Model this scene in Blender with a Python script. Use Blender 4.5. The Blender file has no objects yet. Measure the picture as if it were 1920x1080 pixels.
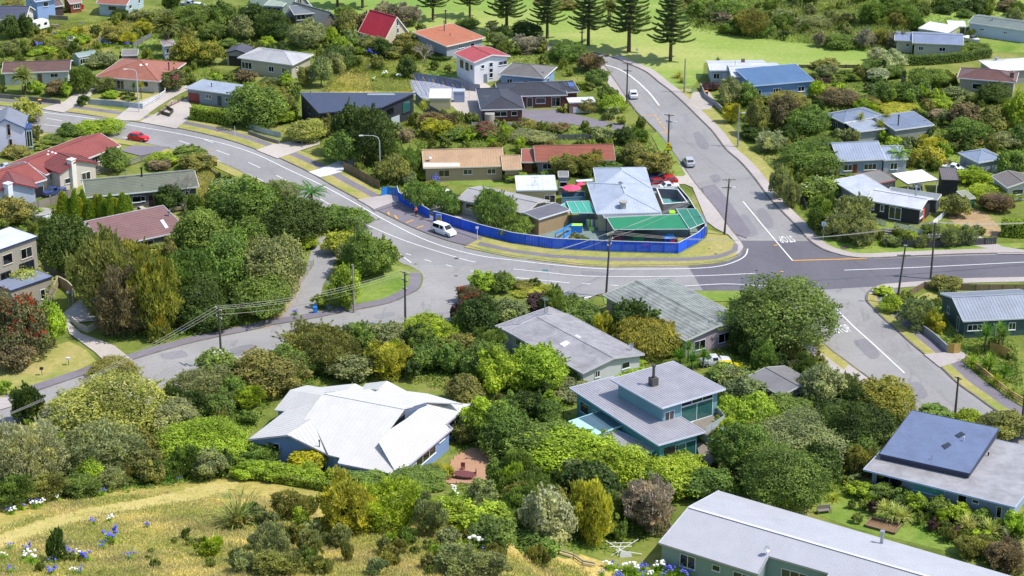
import bpy, math, random
import numpy as np
from mathutils import Vector
from mathutils.geometry import tessellate_polygon
R=math.radians
scn=bpy.context.scene
# ---------------------------------------------------------------- camera
FPX=3900.0; TH=R(22.3); HC=126.0
CT,ST=math.cos(TH),math.sin(TH)
cd=bpy.data.cameras.new('camera'); cam=bpy.data.objects.new('camera',cd); scn.collection.objects.link(cam)
cd.sensor_width=36.0; cd.lens=36.0*FPX/1920.0; cd.clip_start=1.0; cd.clip_end=9000
cam.location=(0,0,HC); cam.rotation_euler=(R(90)-TH,0,0); scn.camera=cam
scn.render.resolution_x=1024; scn.render.resolution_y=576
# ---------------------------------------------------------------- light
SUN_EL=R(57); SUN_AZ=R(12)      # sun to the right, slightly on the camera side
sv=Vector((math.cos(SUN_EL)*math.cos(SUN_AZ),-math.cos(SUN_EL)*math.sin(SUN_AZ),math.sin(SUN_EL)))
w=bpy.data.worlds.new("World"); scn.world=w; w.use_nodes=True
nt=w.node_tree; bg=nt.nodes['Background']; sky=nt.nodes.new('ShaderNodeTexSky')
sky.sky_type='NISHITA'; sky.sun_disc=False; sky.sun_elevation=SUN_EL
sky.sun_rotation=math.atan2(sv.x,sv.y); sky.air_density=1.0; sky.dust_density=1.0
nt.links.new(sky.outputs[0],bg.inputs[0]); bg.inputs[1].default_value=0.15
sl=bpy.data.lights.new('sun','SUN'); sl.energy=3.5; sl.angle=R(0.53); sl.color=(1.0,0.945,0.86)
so=bpy.data.objects.new('sun',sl); scn.collection.objects.link(so)
so.rotation_euler=sv.to_track_quat('Z','Y').to_euler(); so.location=(200,0,400)
scn.view_settings.view_transform='Standard'; scn.view_settings.look='None'
scn.view_settings.exposure=0.55; scn.view_settings.gamma=1.0; scn.view_settings.use_curve_mapping=False
# ---------------------------------------------------------------- helpers
col=scn.collection
def lin(h,k=1.0):
    h=h.lstrip('#'); o=[]
    if len(h)==3: h=''.join(c*2 for c in h)
    for i in (0,2,4):
        c=int(h[i:i+2],16)/255.0
        c=c/12.92 if c<=0.04045 else ((c+0.055)/1.055)**2.4
        o.append(min(c*k,0.92))
    return (o[0],o[1],o[2],1.0)
def smooth(a,b,x):
    t=min(max((x-a)/(b-a),0.0),1.0); return t*t*(3-2*t)
def hill(x,y):
    t=248.0-y
    if t<=0: return 0.0
    return 0.27*t*t/(t+7.0)*(1.0-smooth(-4,14,x))
def ray(px,py):
    a=(px-960)/FPX; b=(540-py)/FPX
    return Vector((a, CT+b*ST, -ST+b*CT))
def P(px,py,z=None):
    """point of the place seen at photo pixel (px,py): on the ground, or at height z above datum"""
    d=ray(px,py)
    if z is not None:
        t=(HC-z)/-d.z; return Vector((d.x*t,d.y*t,z))
    g=0.0
    for i in range(24):
        t=(HC-g)/-d.z; g=0.5*g+0.5*hill(d.x*t,d.y*t)
    t=(HC-g)/-d.z
    return Vector((d.x*t,d.y*t,g))
def proj(p):
    x,y,z=p[0],p[1],p[2]-HC
    zc=y*CT-z*ST; yc=y*ST+z*CT
    return (960+FPX*x/zc, 540-FPX*yc/zc, FPX/zc)
def tag(o,label=None,cat=None,group=None,kind=None):
    if label: o['label']=label
    if cat: o['category']=cat
    if group: o['group']=group
    if kind: o['kind']=kind
    return o
def empty(name,loc,rz=0.0,label=None,cat=None,group=None):
    o=bpy.data.objects.new(name,None); col.objects.link(o); o.location=loc; o.rotation_euler=(0,0,rz)
    o.empty_display_size=0.3
    return tag(o,label,cat,group)
class MB:
    def __init__(s): s.v=[]; s.f=[]; s.m=[]; s.T=None; s.mi=0
    def add(s,vs,fs):
        n=len(s.v)
        if s.T: vs=[s.T(Vector(v)) for v in vs]
        s.v+= [tuple(v) for v in vs]; s.f+=[tuple(i+n for i in f) for f in fs]; s.m+=[s.mi]*len(fs)
    def box(s,x0,x1,y0,y1,z0,z1):
        s.add([(x0,y0,z0),(x1,y0,z0),(x1,y1,z0),(x0,y1,z0),(x0,y0,z1),(x1,y0,z1),(x1,y1,z1),(x0,y1,z1)],
              [(0,3,2,1),(4,5,6,7),(0,1,5,4),(1,2,6,5),(2,3,7,6),(3,0,4,7)])
    def bar(s,a,b,w,h,up=Vector((0,0,1))):
        a=Vector(a);b=Vector(b);d=(b-a)
        if d.length<1e-6: return
        d=d.normalized(); u=d.cross(up)
        if u.length<1e-4: u=d.cross(Vector((1,0,0)))
        u=u.normalized()*w/2; n=u.cross(d).normalized()*h/2
        s.add([a-u-n,a+u-n,a+u+n,a-u+n,b-u-n,b+u-n,b+u+n,b-u+n],[(0,1,2,3),(7,6,5,4),(0,4,5,1),(1,5,6,2),(2,6,7,3),(3,7,4,0)])
    def tube(s,pts,rs,n=8,cap=True):
        pts=[Vector(p) for p in pts]
        if not isinstance(rs,(list,tuple)): rs=[rs]*len(pts)
        vs=[];fs=[]
        for i,p in enumerate(pts):
            d=(pts[min(i+1,len(pts)-1)]-pts[max(i-1,0)]).normalized()
            u=d.cross(Vector((0,0,1)))
            if u.length<0.05: u=Vector((1,0,0))
            u=u.normalized(); w_=u.cross(d).normalized()
            for k in range(n):
                a=2*math.pi*k/n; vs.append(p+(u*math.cos(a)+w_*math.sin(a))*rs[i])
        for i in range(len(pts)-1):
            for k in range(n):
                a=i*n+k;b=i*n+(k+1)%n; fs.append((a,b,b+n,a+n))
        if cap: fs.append(tuple(range(n))[::-1]); fs.append(tuple((len(pts)-1)*n+k for k in range(n)))
        s.add(vs,fs)
    def prism(s,top,th):
        """polygon (3D, any order) with thickness th downwards"""
        n=len(top); top=[Vector(p) for p in top]
        tri=tessellate_polygon([top])
        bot=[p-Vector((0,0,th)) for p in top]
        fs=[]
        for t in tri:
            a,b,c=[top[i] for i in t]
            if (b-a).cross(c-a).z<0: t=(t[0],t[2],t[1])
            fs.append(tuple(t)); fs.append((t[2]+n,t[1]+n,t[0]+n))
        for i in range(n):
            j=(i+1)%n; fs.append((i,i+n,j+n,j))
        s.add(top+bot,fs)
    def sheet(s,top):
        top=[Vector(p) for p in top]; tri=tessellate_polygon([top]); fs=[]
        for t in tri:
            a,b,c=[top[i] for i in t]
            if (b-a).cross(c-a).z<0: t=(t[0],t[2],t[1])
            fs.append(tuple(t))
        s.add(top,fs)
    def build(s,name,mat,parent=None,smooth=False,label=None,kind=None):
        me=bpy.data.meshes.new(name); me.from_pydata(s.v,[],s.f)
        mats=mat if isinstance(mat,(list,tuple)) else [mat]
        for m in mats: me.materials.append(m)
        if len(mats)>1: me.polygons.foreach_set('material_index',s.m)
        if smooth: me.polygons.foreach_set('use_smooth',[True]*len(me.polygons))
        me.update(); o=bpy.data.objects.new(name,me); col.objects.link(o)
        if parent: o.parent=parent
        if label: o['label']=label
        if kind: o['kind']=kind
        return o
# ---------------------------------------------------------------- materials
MC={}
def newmat(name):
    m=bpy.data.materials.new(name); m.use_nodes=True; return m,m.node_tree,m.node_tree.nodes['Principled BSDF']
def noisecol(nt,coord,scale,stops,detail=4,rough=0.55,dist=0.0):
    n=nt.nodes.new('ShaderNodeTexNoise'); n.inputs['Scale'].default_value=scale; n.inputs['Detail'].default_value=detail
    n.inputs['Roughness'].default_value=rough; n.inputs['Distortion'].default_value=dist
    nt.links.new(coord,n.inputs['Vector']); r=nt.nodes.new('ShaderNodeValToRGB'); nt.links.new(n.outputs['Fac'],r.inputs['Fac'])
    e=r.color_ramp.elements
    while len(e)<len(stops): e.new(0.5)
    for i,(p,c) in enumerate(stops): e[i].position=p; e[i].color=c
    return r.outputs['Color'],n
def mul(nt,a,b,fac=1.0,typ='MULTIPLY'):
    m=nt.nodes.new('ShaderNodeMix'); m.data_type='RGBA'; m.blend_type=typ; m.inputs[0].default_value=fac
    for s,i in ((a,6),(b,7)):
        if hasattr(s,'links'): nt.links.new(s,m.inputs[i])
        else: m.inputs[i].default_value=s
    return m.outputs[2]
G=lambda v:(v,v,v,1)
def mat(name,color,rough=0.7,var=0.12,scale=1.2,metal=0.0,bump=0.0,streak=0.0,spec=0.5,k=1.0,fine=0.0):
    key=(name,color,rough,var)
    if key in MC: return MC[key]
    m,nt,b=newmat(name); c=lin(color,k) if isinstance(color,str) else color
    tc=nt.nodes.new('ShaderNodeTexCoord'); co=tc.outputs['Object']
    cc,_=noisecol(nt,co,scale,[(0.3,G(1-var)),(0.7,G(1+var))])
    out=mul(nt,c,cc)
    if streak:
        mp=nt.nodes.new('ShaderNodeMapping'); nt.links.new(co,mp.inputs[0]); mp.inputs['Scale'].default_value=(0.35,0.35,0.35)
        sc,_=noisecol(nt,mp.outputs[0],1.6,[(0.35,G(1-streak)),(0.62,G(1.0))],detail=8,rough=0.7,dist=0.6)
        out=mul(nt,out,sc)
    if fine:
        fc,_=noisecol(nt,co,14,[(0.35,G(1-fine)),(0.65,G(1+fine))],detail=3)
        out=mul(nt,out,fc)
    nt.links.new(out,b.inputs['Base Color']); b.inputs['Roughness'].default_value=rough; b.inputs['Metallic'].default_value=metal
    b.inputs['Specular IOR Level'].default_value=spec
    if bump:
        bn=nt.nodes.new('ShaderNodeBump'); bn.inputs['Strength'].default_value=bump
        n2=nt.nodes.new('ShaderNodeTexNoise'); n2.inputs['Scale'].default_value=25; nt.links.new(co,n2.inputs['Vector'])
        nt.links.new(n2.outputs['Fac'],bn.inputs['Height']); nt.links.new(bn.outputs[0],b.inputs['Normal'])
    MC[key]=m; return m
def glassmat(name,color,rough=0.06):
    key=('glass',name)
    if key in MC: return MC[key]
    m,nt,b=newmat(name)
    oi=nt.nodes.new('ShaderNodeObjectInfo'); r=nt.nodes.new('ShaderNodeValToRGB'); nt.links.new(oi.outputs['Random'],r.inputs[0])
    c=lin(color); e=r.color_ramp.elements; e[0].color=c; e[1].color=(c[0]*3.5+.02,c[1]*3.3+.02,c[2]*3.2+.02,1); e[0].position=.45
    nt.links.new(r.outputs[0],b.inputs['Base Color']); b.inputs['Roughness'].default_value=rough
    b.inputs['Specular IOR Level'].default_value=0.9; MC[key]=m; return m
M_GLASS=glassmat('window_glass','#10151a')
M_TEAL=glassmat('curtained_glass','#2c5a57')
M_WHITE=mat('white_paint','#dcdcdc',.55,.03)
M_TRIMW=mat('white_trim','#c9cdd2',.6,.05)
M_DARK=mat('dark_metal','#22262b',.5,.05)
M_STEEL=mat('galvanised_steel','#9aa0a6',.4,.08,metal=.4)
M_WOOD=mat('grey_timber','#7c766c',.85,.15,scale=3,fine=.12)
M_TAN=mat('new_timber','#a98b52',.8,.12,scale=3,fine=.1)
M_POLE=mat('weathered_pole','#4a4640',.9,.15,scale=3)
M_CONC=mat('concrete','#9c9a95',.9,.1,scale=.8,streak=.15,fine=.06)
# ---------------------------------------------------------------- ground
def grassmat(name,stops,sc=.07,fine=.18,bump=.4,streaks=False):
    m,nt,b=newmat(name); tc=nt.nodes.new('ShaderNodeTexCoord'); co=tc.outputs['Object']
    if streaks:
        mp=nt.nodes.new('ShaderNodeMapping'); nt.links.new(co,mp.inputs[0]); mp.inputs['Rotation'].default_value=(0,0,R(-18)); mp.inputs['Scale'].default_value=(0.25,1,1); co2=mp.outputs[0]
    else: co2=co
    c,_=noisecol(nt,co2,sc,stops,detail=6,rough=.62,dist=.5)
    f,_=noisecol(nt,co,1.1,[(.3,G(1-fine)),(.7,G(1+fine))],detail=6,rough=.7)
    f2,_=noisecol(nt,co,9,[(.3,G(.8)),(.7,G(1.2))],detail=3)
    o=mul(nt,mul(nt,c,f),f2); nt.links.new(o,b.inputs['Base Color']); b.inputs['Roughness'].default_value=.95; b.inputs['Specular IOR Level'].default_value=.15
    bn=nt.nodes.new('ShaderNodeBump'); bn.inputs['Strength'].default_value=bump; bn.inputs['Distance'].default_value=.15
    n2=nt.nodes.new('ShaderNodeTexNoise'); n2.inputs['Scale'].default_value=6; n2.inputs['Detail'].default_value=6; nt.links.new(co,n2.inputs['Vector'])
    nt.links.new(n2.outputs['Fac'],bn.inputs['Height']); nt.links.new(bn.outputs[0],b.inputs['Normal'])
    return m
M_GROUND=grassmat('rough_ground',[(.3,lin('#4c5c26')),(.5,lin('#6e7a36')),(.7,lin('#8c8a50'))],.12)
M_LAWN=grassmat('green_lawn',[(.3,lin('#5c7a2c')),(.55,lin('#7a8c40')),(.75,lin('#969658'))],.15)
M_VERGE=grassmat('dry_verge',[(.25,lin('#76863e')),(.5,lin('#989456')),(.75,lin('#ad9c6c'))],.16)
M_PARK=grassmat('park_grass',[(.3,lin('#668a3e')),(.5,lin('#84984a')),(.7,lin('#a4a866'))],.035,streaks=True)
M_DRYG=grassmat('dry_hill_grass',[(.28,lin('#7f8438')),(.5,lin('#a99a55')),(.72,lin('#bfa76c'))],.11,.3)
M_DIRT=grassmat('bare_earth',[(.3,lin('#8c7657')),(.5,lin('#a78f6d')),(.7,lin('#8d8358'))],.3)
def asphalt(name,base,dark=.8,patch=.5,k=1.0):
    m,nt,b=newmat(name); tc=nt.nodes.new('ShaderNodeTexCoord'); co=tc.outputs['Object']
    a,_=noisecol(nt,co,.06,[(.3,G(.86)),(.7,G(1.12))],detail=5,dist=1.0)
    mp=nt.nodes.new('ShaderNodeMapping'); nt.links.new(co,mp.inputs[0]); mp.inputs['Scale'].default_value=(1,.3,1); mp.inputs['Rotation'].default_value=(0,0,R(18))
    p,_=noisecol(nt,mp.outputs[0],.33,[(.36,G(dark)),(.44,G(1.0))],detail=7,rough=.7,dist=1.2)
    g,_=noisecol(nt,co,11,[(.3,G(.86)),(.7,G(1.14))],detail=4,rough=.8)
    s,_=noisecol(nt,co,1.4,[(.3,G(.93)),(.7,G(1.07))],detail=6,rough=.7)
    o=mul(nt,mul(nt,mul(nt,mul(nt,lin(base,k),a),p,patch),g),s)
    v=nt.nodes.new('ShaderNodeTexVoronoi'); v.feature='DISTANCE_TO_EDGE'; v.inputs['Scale'].default_value=.11
    nz=nt.nodes.new('ShaderNodeTexNoise'); nz.inputs['Scale'].default_value=.4; nz.inputs['Detail'].default_value=5; nt.links.new(co,nz.inputs['Vector'])
    mm=mul(nt,co,nz.outputs['Color'],.12,'LINEAR_LIGHT'); nt.links.new(mm,v.inputs['Vector'])
    r=nt.nodes.new('ShaderNodeValToRGB'); nt.links.new(v.outputs['Distance'],r.inputs[0]); r.color_ramp.elements[0].position=.004; r.color_ramp.elements[0].color=G(.72); r.color_ramp.elements[1].position=.010; r.color_ramp.elements[1].color=G(1)
    o=mul(nt,o,r.outputs[0],.28)
    nt.links.new(o,b.inputs['Base Color']); b.inputs['Roughness'].default_value=.82; b.inputs['Specular IOR Level'].default_value=.3
    bn=nt.nodes.new('ShaderNodeBump'); bn.inputs['Strength'].default_value=.3; bn.inputs['Distance'].default_value=.02
    nt.links.new(g,bn.inputs['Height']); nt.links.new(bn.outputs[0],b.inputs['Normal'])
    return m
M_ROAD=asphalt('chipseal_road','#8c8a8a',.82,.5)
M_ROAD2=asphalt('patched_chipseal','#908e8d',.74,.8)
M_ROADD=asphalt('fresh_asphalt','#64626a',.85,.4)
M_PATHD=asphalt('dark_footpath','#77727a',.85,.5)
M_PATHL=asphalt('pale_footpath','#aaa29f',.9,.4)
M_DRIVE=asphalt('concrete_drive','#b0a8a0',.88,.5)
M_MARK=mat('road_paint','#d9d9d9',.7,.10,scale=2,fine=.12)
M_MARKY=mat('yellow_road_paint','#e0a02c',.7,.12,scale=2,fine=.12)
M_KERB=mat('kerb_stone','#6b6660',.9,.25,scale=.6,fine=.2)
# terrain grid: fine near the place, coarse to the horizon
xs=[-3500,-1500,-600,-250]+[x for x in range(-140,141,4)]+[250,600,1500,3500]
ys=[-300,0,100,170]+[y for y in range(190,560,4)]+[700,1000,1800,4000,7000]
g=MB(); nx=len(xs)
def hz(x,y): return hill(x,max(y,150.0)) if abs(x)<=140 or x<0 else 0.0
g.v=[(x,y,hz(max(x,-140),y)) for y in ys for x in xs]
g.f=[(j*nx+i,j*nx+i+1,(j+1)*nx+i+1,(j+1)*nx+i) for j in range(len(ys)-1) for i in range(nx-1)]; g.m=[0]*len(g.f)
tag(g.build('ground',M_GROUND,smooth=True),kind='structure')
ZONES=[]      # world polygons where nothing grows
def catmull(pts,n=6,closed=False):
    out=[]; N=len(pts)
    for i in range(N-1):
        p0=pts[max(i-1,0)];p1=pts[i];p2=pts[i+1];p3=pts[min(i+2,N-1)]
        for k in range(n):
            t=k/n; out.append(0.5*((2*p1)+(p2-p0)*t+(2*p0-5*p1+4*p2-p3)*t*t+(3*p1-p0-3*p2+p3)*t*t*t))
    out.append(pts[-1]); return out
def flat(pts,z=0.0): return [P(a,b,z) for a,b in pts]
def area(name,px,z,m,block=True,th=0.0,kind='structure',curve=0,label=None,cat=None):
    w3=flat(px,z)
    if curve: w3=catmull(w3+[w3[0]],curve)[:-1]
    b=MB()
    if th: b.prism(w3,th)
    else: b.sheet(w3)
    if block: ZONES.append([(p.x,p.y) for p in w3])
    return tag(b.build(name,m),kind=kind,label=label,cat=cat)
def ribbon(name,line,o0,o1,z,m,th=0.0,block=True,build=True):
    """strip between offsets o0..o1 to the left of a world polyline"""
    L=[];Rr=[]
    for i,p in enumerate(line):
        d=(line[min(i+1,len(line)-1)]-line[max(i-1,0)]); d.z=0; d.normalize(); n=Vector((-d.y,d.x,0))
        L.append(p+n*o0); Rr.append(p+n*o1)
    b=MB()
    for i in range(len(line)-1):
        q=[L[i],L[i+1],Rr[i+1],Rr[i]]; q=[Vector((p.x,p.y,z)) for p in q]
        n=len(b.v)
        vs=q; fs=[(0,1,2,3)]
        if (q[1]-q[0]).cross(q[2]-q[0]).z<0: fs=[(3,2,1,0)]
        if th:
            vs=q+[p-Vector((0,0,th)) for p in q]; fs+=[(0,4,5,1),(2,6,7,3)]
            if i==0: fs.append((3,7,4,0))
            if i==len(line)-2: fs.append((1,5,6,2))
        b.add(vs,fs)
    if block: ZONES.append([(p.x,p.y) for p in L]+[(p.x,p.y) for p in Rr[::-1]])
    if build: return tag(b.build(name,m),kind='structure')
# --- kerb lines traced on the photograph
NK=[(-120,188),(0,199),(78,204),(120,210),(170,217),(232,226),(332,241),(420,261),(480,281),(527,299),(580,324),(620,347),(670,374),(702,392),(770,426),(830,449),(877,462),(915,472),(960,481),(1035,490),(1085,496),(1140,499),(1285,497),(1335,493),(1365,487),(1386,478),(1396,466),(1392,455),(1370,428),(1345,393),(1306,346),(1282,312),(1262,284),(1247,264),(1232,246),(1210,224),(1197,212),(1180,190),(1164,166),(1150,146),(1138,128),(1120,113),(1095,103),(1060,95),(1022,90),(985,86)]
EK=[(985,78),(1030,84),(1065,90),(1100,97),(1145,107),(1177,120),(1210,135),(1235,155),(1255,170),(1285,197),(1310,222),(1335,247),(1360,280),(1385,302),(1410,330),(1440,370),(1465,397),(1490,422),(1515,450),(1540,467),(1565,476),(1590,482),(1630,485),(1715,481),(1815,477),(1920,475),(2050,473)]
SK=[(2050,514),(1920,519),(1802,522),(1700,529),(1655,533),(1637,540),(1624,552),(1624,565),(1635,577),(1652,595),(1677,617),(1702,640),(1732,665),(1760,687),(1795,720),(1830,745),(1865,770),(1897,786),(1960,812),(2050,845)]
WK=[(1780,860),(1700,780),(1637,715),(1604,690),(1580,672),(1557,655),(1525,625),(1500,598),(1480,575),(1462,560),(1440,550),(1400,546),(1310,546),(1200,550),(1130,551),(1098,562),(1060,572)]
cat1=lambda px,n=5: catmull(flat(px),n)
nk,ek,sk,wk=cat1(NK),cat1(EK),cat1(SK),cat1(WK)
def seg(px,n=5): return catmull(flat(px),n)
# main road and the street to the park as one sheet, south edge on the left side
SL=[(1010,548),(985,542),(955,534),(915,514),(895,505),(790,492),(775,500),(765,497),(748,490),(700,455),(640,415),(560,375),(480,335),(400,300),(300,275),(230,262),(150,253),(60,248),(-120,235)]
sl_=cat1(SL)
road=[p.copy() for p in nk]+[p.copy() for p in ek]+[p.copy() for p in sk[:1]]+[p.copy() for p in sk[1:26]]
# build as ngon: NK -> EK -> (right) -> SK start .. to junction mouth -> WK top -> SL back
rp=nk+ek+cat1([(2050,514),(1920,519),(1802,522),(1700,529),(1655,533)],3)+flat([(1450,552)])+cat1([(1440,550),(1400,546),(1310,546),(1200,550),(1130,551)],3)+sl_
b=MB(); b.sheet([Vector((p.x,p.y,.02)) for p in rp]); tag(b.build('road',M_ROAD),kind='structure'); ZONES.append([(p.x,p.y) for p in rp])
se=cat1([(1655,533),(1637,540),(1624,552),(1624,565),(1635,577),(1652,595),(1677,617),(1702,640),(1732,665),(1760,687),(1795,720),(1830,745),(1865,770),(1897,786),(1960,812),(2050,845)])+cat1([(1900,900),(1780,860),(1700,780),(1637,715),(1604,690),(1580,672),(1557,655),(1525,625),(1500,598),(1480,575),(1462,560),(1450,552)])
b=MB(); b.sheet([Vector((p.x,p.y,.02)) for p in se]); tag(b.build('road',M_ROAD2),kind='structure'); ZONES.append([(p.x,p.y) for p in se])
# local street going down to the left
LN=[(765,497),(775,502),(790,512),(793,525),(787,541),(767,553),(730,569),(667,582),(620,591),(575,600),(512,610),(480,618),(412,632),(350,646),(250,675),(170,700),(67,735),(0,762),(-120,812)]
LS=[(-120,900),(0,858),(100,815),(210,778),(330,742),(450,708),(560,680),(680,652),(760,632),(830,610),(868,590),(882,575),(872,556),(878,538),(895,522),(915,514)]
ln=cat1(LN)
lp=ln+cat1(LS)+flat([(905,505),(840,497)])
b=MB(); b.sheet([Vector((p.x,p.y,.028)) for p in lp]); tag(b.build('road',M_ROAD2),kind='structure'); ZONES.append([(p.x,p.y) for p in lp])
# slip lane beside the planted island
area('road',[(1010,548),(1048,541),(1130,551),(1098,562),(1075,575),(1020,575),(985,560)],.015,M_ROAD)
# fresh asphalt at the crossing
area('road_patch',[(1290,499),(1335,495),(1366,489),(1388,479),(1396,468),(1387,451),(1516,452),(1541,468),(1566,477),(1590,483),(1630,486),(1715,482),(1920,476),(2050,474),(2050,513),(1920,518),(1802,521),(1690,529),(1640,537),(1540,543),(1450,548),(1318,544)],.034,M_ROADD,block=False)
area('road_patch',[(1315,351),(1340,345),(1353,360),(1380,395),(1408,436),(1400,446),(1375,437),(1355,420),(1338,396)],.13,M_PATHD,block=False)
area('road_patch',[(1640,600),(1720,665),(1810,740),(1900,805),(1960,850),(1920,860),(1840,800),(1700,690),(1620,620)],.034,M_ROAD,block=False)
area('road',[(775,485),(915,500),(912,522),(800,527),(788,505)],.016,M_ROAD,block=False)
PT=[[(1418,395),(1432,390),(1450,415),(1446,428),(1430,420)],[(1352,372),(1364,368),(1376,384),(1366,390)],[(1300,250),(1312,247),(1330,272),(1320,280),(1306,268)],[(1385,408),(1398,402),(1420,432),(1416,442),(1400,440)],[(1280,215),(1287,213),(1293,226),(1286,229)],[(1330,330),(1345,326),(1352,338),(1340,343)],[(1250,230),(1257,228),(1262,240),(1255,243)],
 [(640,612),(668,608),(672,616),(645,621)],[(430,655),(470,645),(480,655),(440,668)],[(300,664),(340,657),(352,668),(312,674)],[(700,590),(735,584),(740,592),(708,598)],[(1600,640),(1625,636),(1650,664),(1632,672)],[(1700,720),(1722,716),(1740,742),(1716,746)],[(560,640),(600,636),(604,645),(566,650)],[(860,560),(885,548),(888,556),(868,572)],[(1090,508),(1130,510),(1128,516),(1092,514)],[(540,360),(560,370),(556,378),(536,366)],[(1500,560),(1540,556),(1552,566),(1510,572)]]
for i_,pp in enumerate(PT): area('road_patch',pp,.038+.001*(i_%3),asphalt('tar_patch_%d'%(i_%3),['#817f83','#868487','#7d7b7f'][i_%3],.85,.6),block=False,curve=3)
# kerbs, verges and footpaths (real steps)
nkL=nk; 
def rev(l): return l[::-1]
KZ=.14
for l,s in ((nk,1),(ek,1),(sk,-1),(wk,1),(ln,-1)):
    pass
ribbon('kerb',nk,0,.25,KZ,M_KERB,.14); ribbon('kerb',ek,0,.28,KZ,M_KERB,.14); ribbon('kerb',sk,0,.3,KZ,M_KERB,.14)
ribbon('kerb',wk[:-6],0,.25,KZ,M_KERB,.14); ribbon('kerb',cat1(LN[4:]),0,-.25,KZ,M_KERB,.14) if False else ribbon('kerb',cat1(LN[4:])[::-1],0,.25,KZ,M_KERB,.14)
ribbon('kerb',cat1(SL[9:])[::-1],0,-.25,KZ,M_KERB,.14)
z1=.125
north=cat1([(-120,188),(0,199),(78,204),(120,210),(170,217),(232,226),(332,241),(420,261),(480,281),(527,299),(580,324),(620,347),(670,374),(702,392)])
ribbon('verge',north,.25,2.6,z1,M_VERGE,.12); ribbon('footpath',north,2.6,4.3,z1,M_PATHD,.12); ribbon('verge',north,4.3,5.6,z1,M_VERGE,.12)
# childcare corner
area('verge',[(870,463),(915,473),(960,482),(1035,491),(1085,497),(1140,500),(1285,498),(1335,494),(1364,488),(1381,480),(1380,455),(1360,440),(1328,430),(1324,446),(1305,460),(1271,477),(1140,473),(1035,467),(960,457),(905,444)],z1,M_VERGE,th=.12)
area('footpath',[(900,453),(960,467),(1035,477),(1140,483),(1290,483),(1345,478),(1372,468),(1376,456),(1384,458),(1383,470),(1362,480),(1345,485),(1290,489),(1140,489),(1035,483),(960,473),(893,459)],z1+.012,M_PATHD)
area('footpath',[(1396,466),(1392,455),(1370,428),(1345,393),(1306,346),(1290,322),(1270,300),(1296,345),(1325,415),(1342,428),(1366,440),(1380,455),(1381,478),(1387,477)],z1+.006,M_PATHL)
area('verge',[(1232,246),(1247,266),(1262,286),(1283,315),(1290,330),(1284,345),(1262,345),(1240,290),(1222,255)],z1,M_LAWN,th=.12)
area('driveway',[(1262,345),(1284,345),(1296,350),(1310,352),(1290,322),(1282,330),(1240,330),(1238,350)],z1+.01,M_DRIVE)
ribbon('footpath',cat1(NK[37:]),.25,2.0,z1,M_PATHL,.12)
# bay in front of the childcare centre
area('parking_bay',[(702,393),(740,380),(760,390),(806,412),(900,446),(880,461),(830,448),(770,425)],.05,M_PATHD)
area('footpath',[(690,385),(742,368),(790,395),(840,420),(905,444),(900,450),(838,428),(775,402),(742,385),(702,396)],.13,M_PATHD)
# park side of the side street
e1=cat1(EK); ribbon('footpath',e1[20:125],.28,2.1,z1,M_PATHL,.12)
e2=seg([(1440,370),(1465,397),(1490,422),(1515,450),(1540,467),(1565,476),(1590,482),(1630,485),(1715,481),(1815,477),(1920,475),(2050,473)])
ribbon('verge',cat1(EK[8:16]),2.1,4.6,z1,M_VERGE,.12)
ribbon('verge',e2[14:],2.1,4.4,z1,M_LAWN,.12)
# right side south
s2=cat1(SK[7:]); ribbon('verge',cat1(SK[6:]),.3,1.9,z1,M_VERGE,.12); ribbon('footpath',cat1(SK[4:]),1.9,4.0,z1,M_PATHD,.12)
ribbon('footpath',cat1(SK[:7]),.3,2.2,z1,M_PATHL,.12)
ribbon('verge',cat1(WK[2:8]),.25,2.0,z1,M_VERGE,.12); ribbon('footpath',cat1(WK[2:8]),2.0,3.6,z1,M_PATHL,.12)
ribbon('verge',cat1(WK[8:15]),.25,4.5,z1,M_LAWN,.12)
# street to the left: dark footpath on its north side
l2=cat1(LN[2:])[::-1]; ribbon('footpath',l2,.25,2.1,z1,M_PATHD,.12)
area('verge',[(750,500),(772,512),(775,530),(765,543),(730,558),(690,567),(640,572),(640,550),(690,515),(720,495)],z1-.01,M_LAWN,th=.1)
area('verge',[(67,720),(0,748),(-60,770),(-60,690),(0,680),(60,660),(130,640),(160,655),(180,676),(150,692)],z1-.01,M_VERGE,th=.1,block=False)
# south verge of main road at left
sv1=cat1(SL[9:])[::-1]; ribbon('verge',sv1,-.25,-2.5,z1,M_VERGE,.12)
# lane climbing between the trees
area('lane',[(512,611),(575,601),(590,585),(600,560),(605,535),(622,505),(632,480),(625,460),(610,440),(590,452),(582,475),(575,500),(565,525),(552,550),(540,572),(525,592)],.03,M_ROAD2,curve=0)
area('path_edge',[(480,618),(512,611),(535,585),(560,545),(575,510),(570,505),(545,545),(520,585),(495,605),(470,612)],.04,M_DIRT)
# driveways
area('driveway',[(170,217),(215,222),(250,195),(290,178),(330,165),(350,160),(353,168),(320,185),(296,200),(262,225),(232,226)],.15,M_DRIVE)
area('driveway',[(262,228),(330,241),(352,224),(360,200),(350,185),(322,188),(300,208)],.155,M_DRIVE)
area('driveway',[(78,204),(120,211),(145,196),(170,180),(178,165),(150,168),(120,190)],.15,M_DRIVE)
area('driveway',[(480,281),(520,297),(560,283),(600,270),(598,258),(560,262),(512,270)],.15,M_DRIVE)
area('driveway',[(578,322),(600,316),(650,296),(668,300),(660,312),(640,322),(612,330),(600,332)],.155,mat('pale_slab','#c4c4c6',.85,.06))
area('driveway',[(670,374),(702,392),(735,380),(775,372),(765,358),(742,362)],.152,M_PATHL)
area('driveway',[(985,225),(1060,210),(1110,222),(1180,236),(1175,246),(1120,240),(1062,232),(1040,228),(985,236)],.05,M_PATHD)
area('driveway',[(975,205),(1045,205),(1066,212),(1110,224),(1060,232),(975,228)],.045,M_PATHD)
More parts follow.
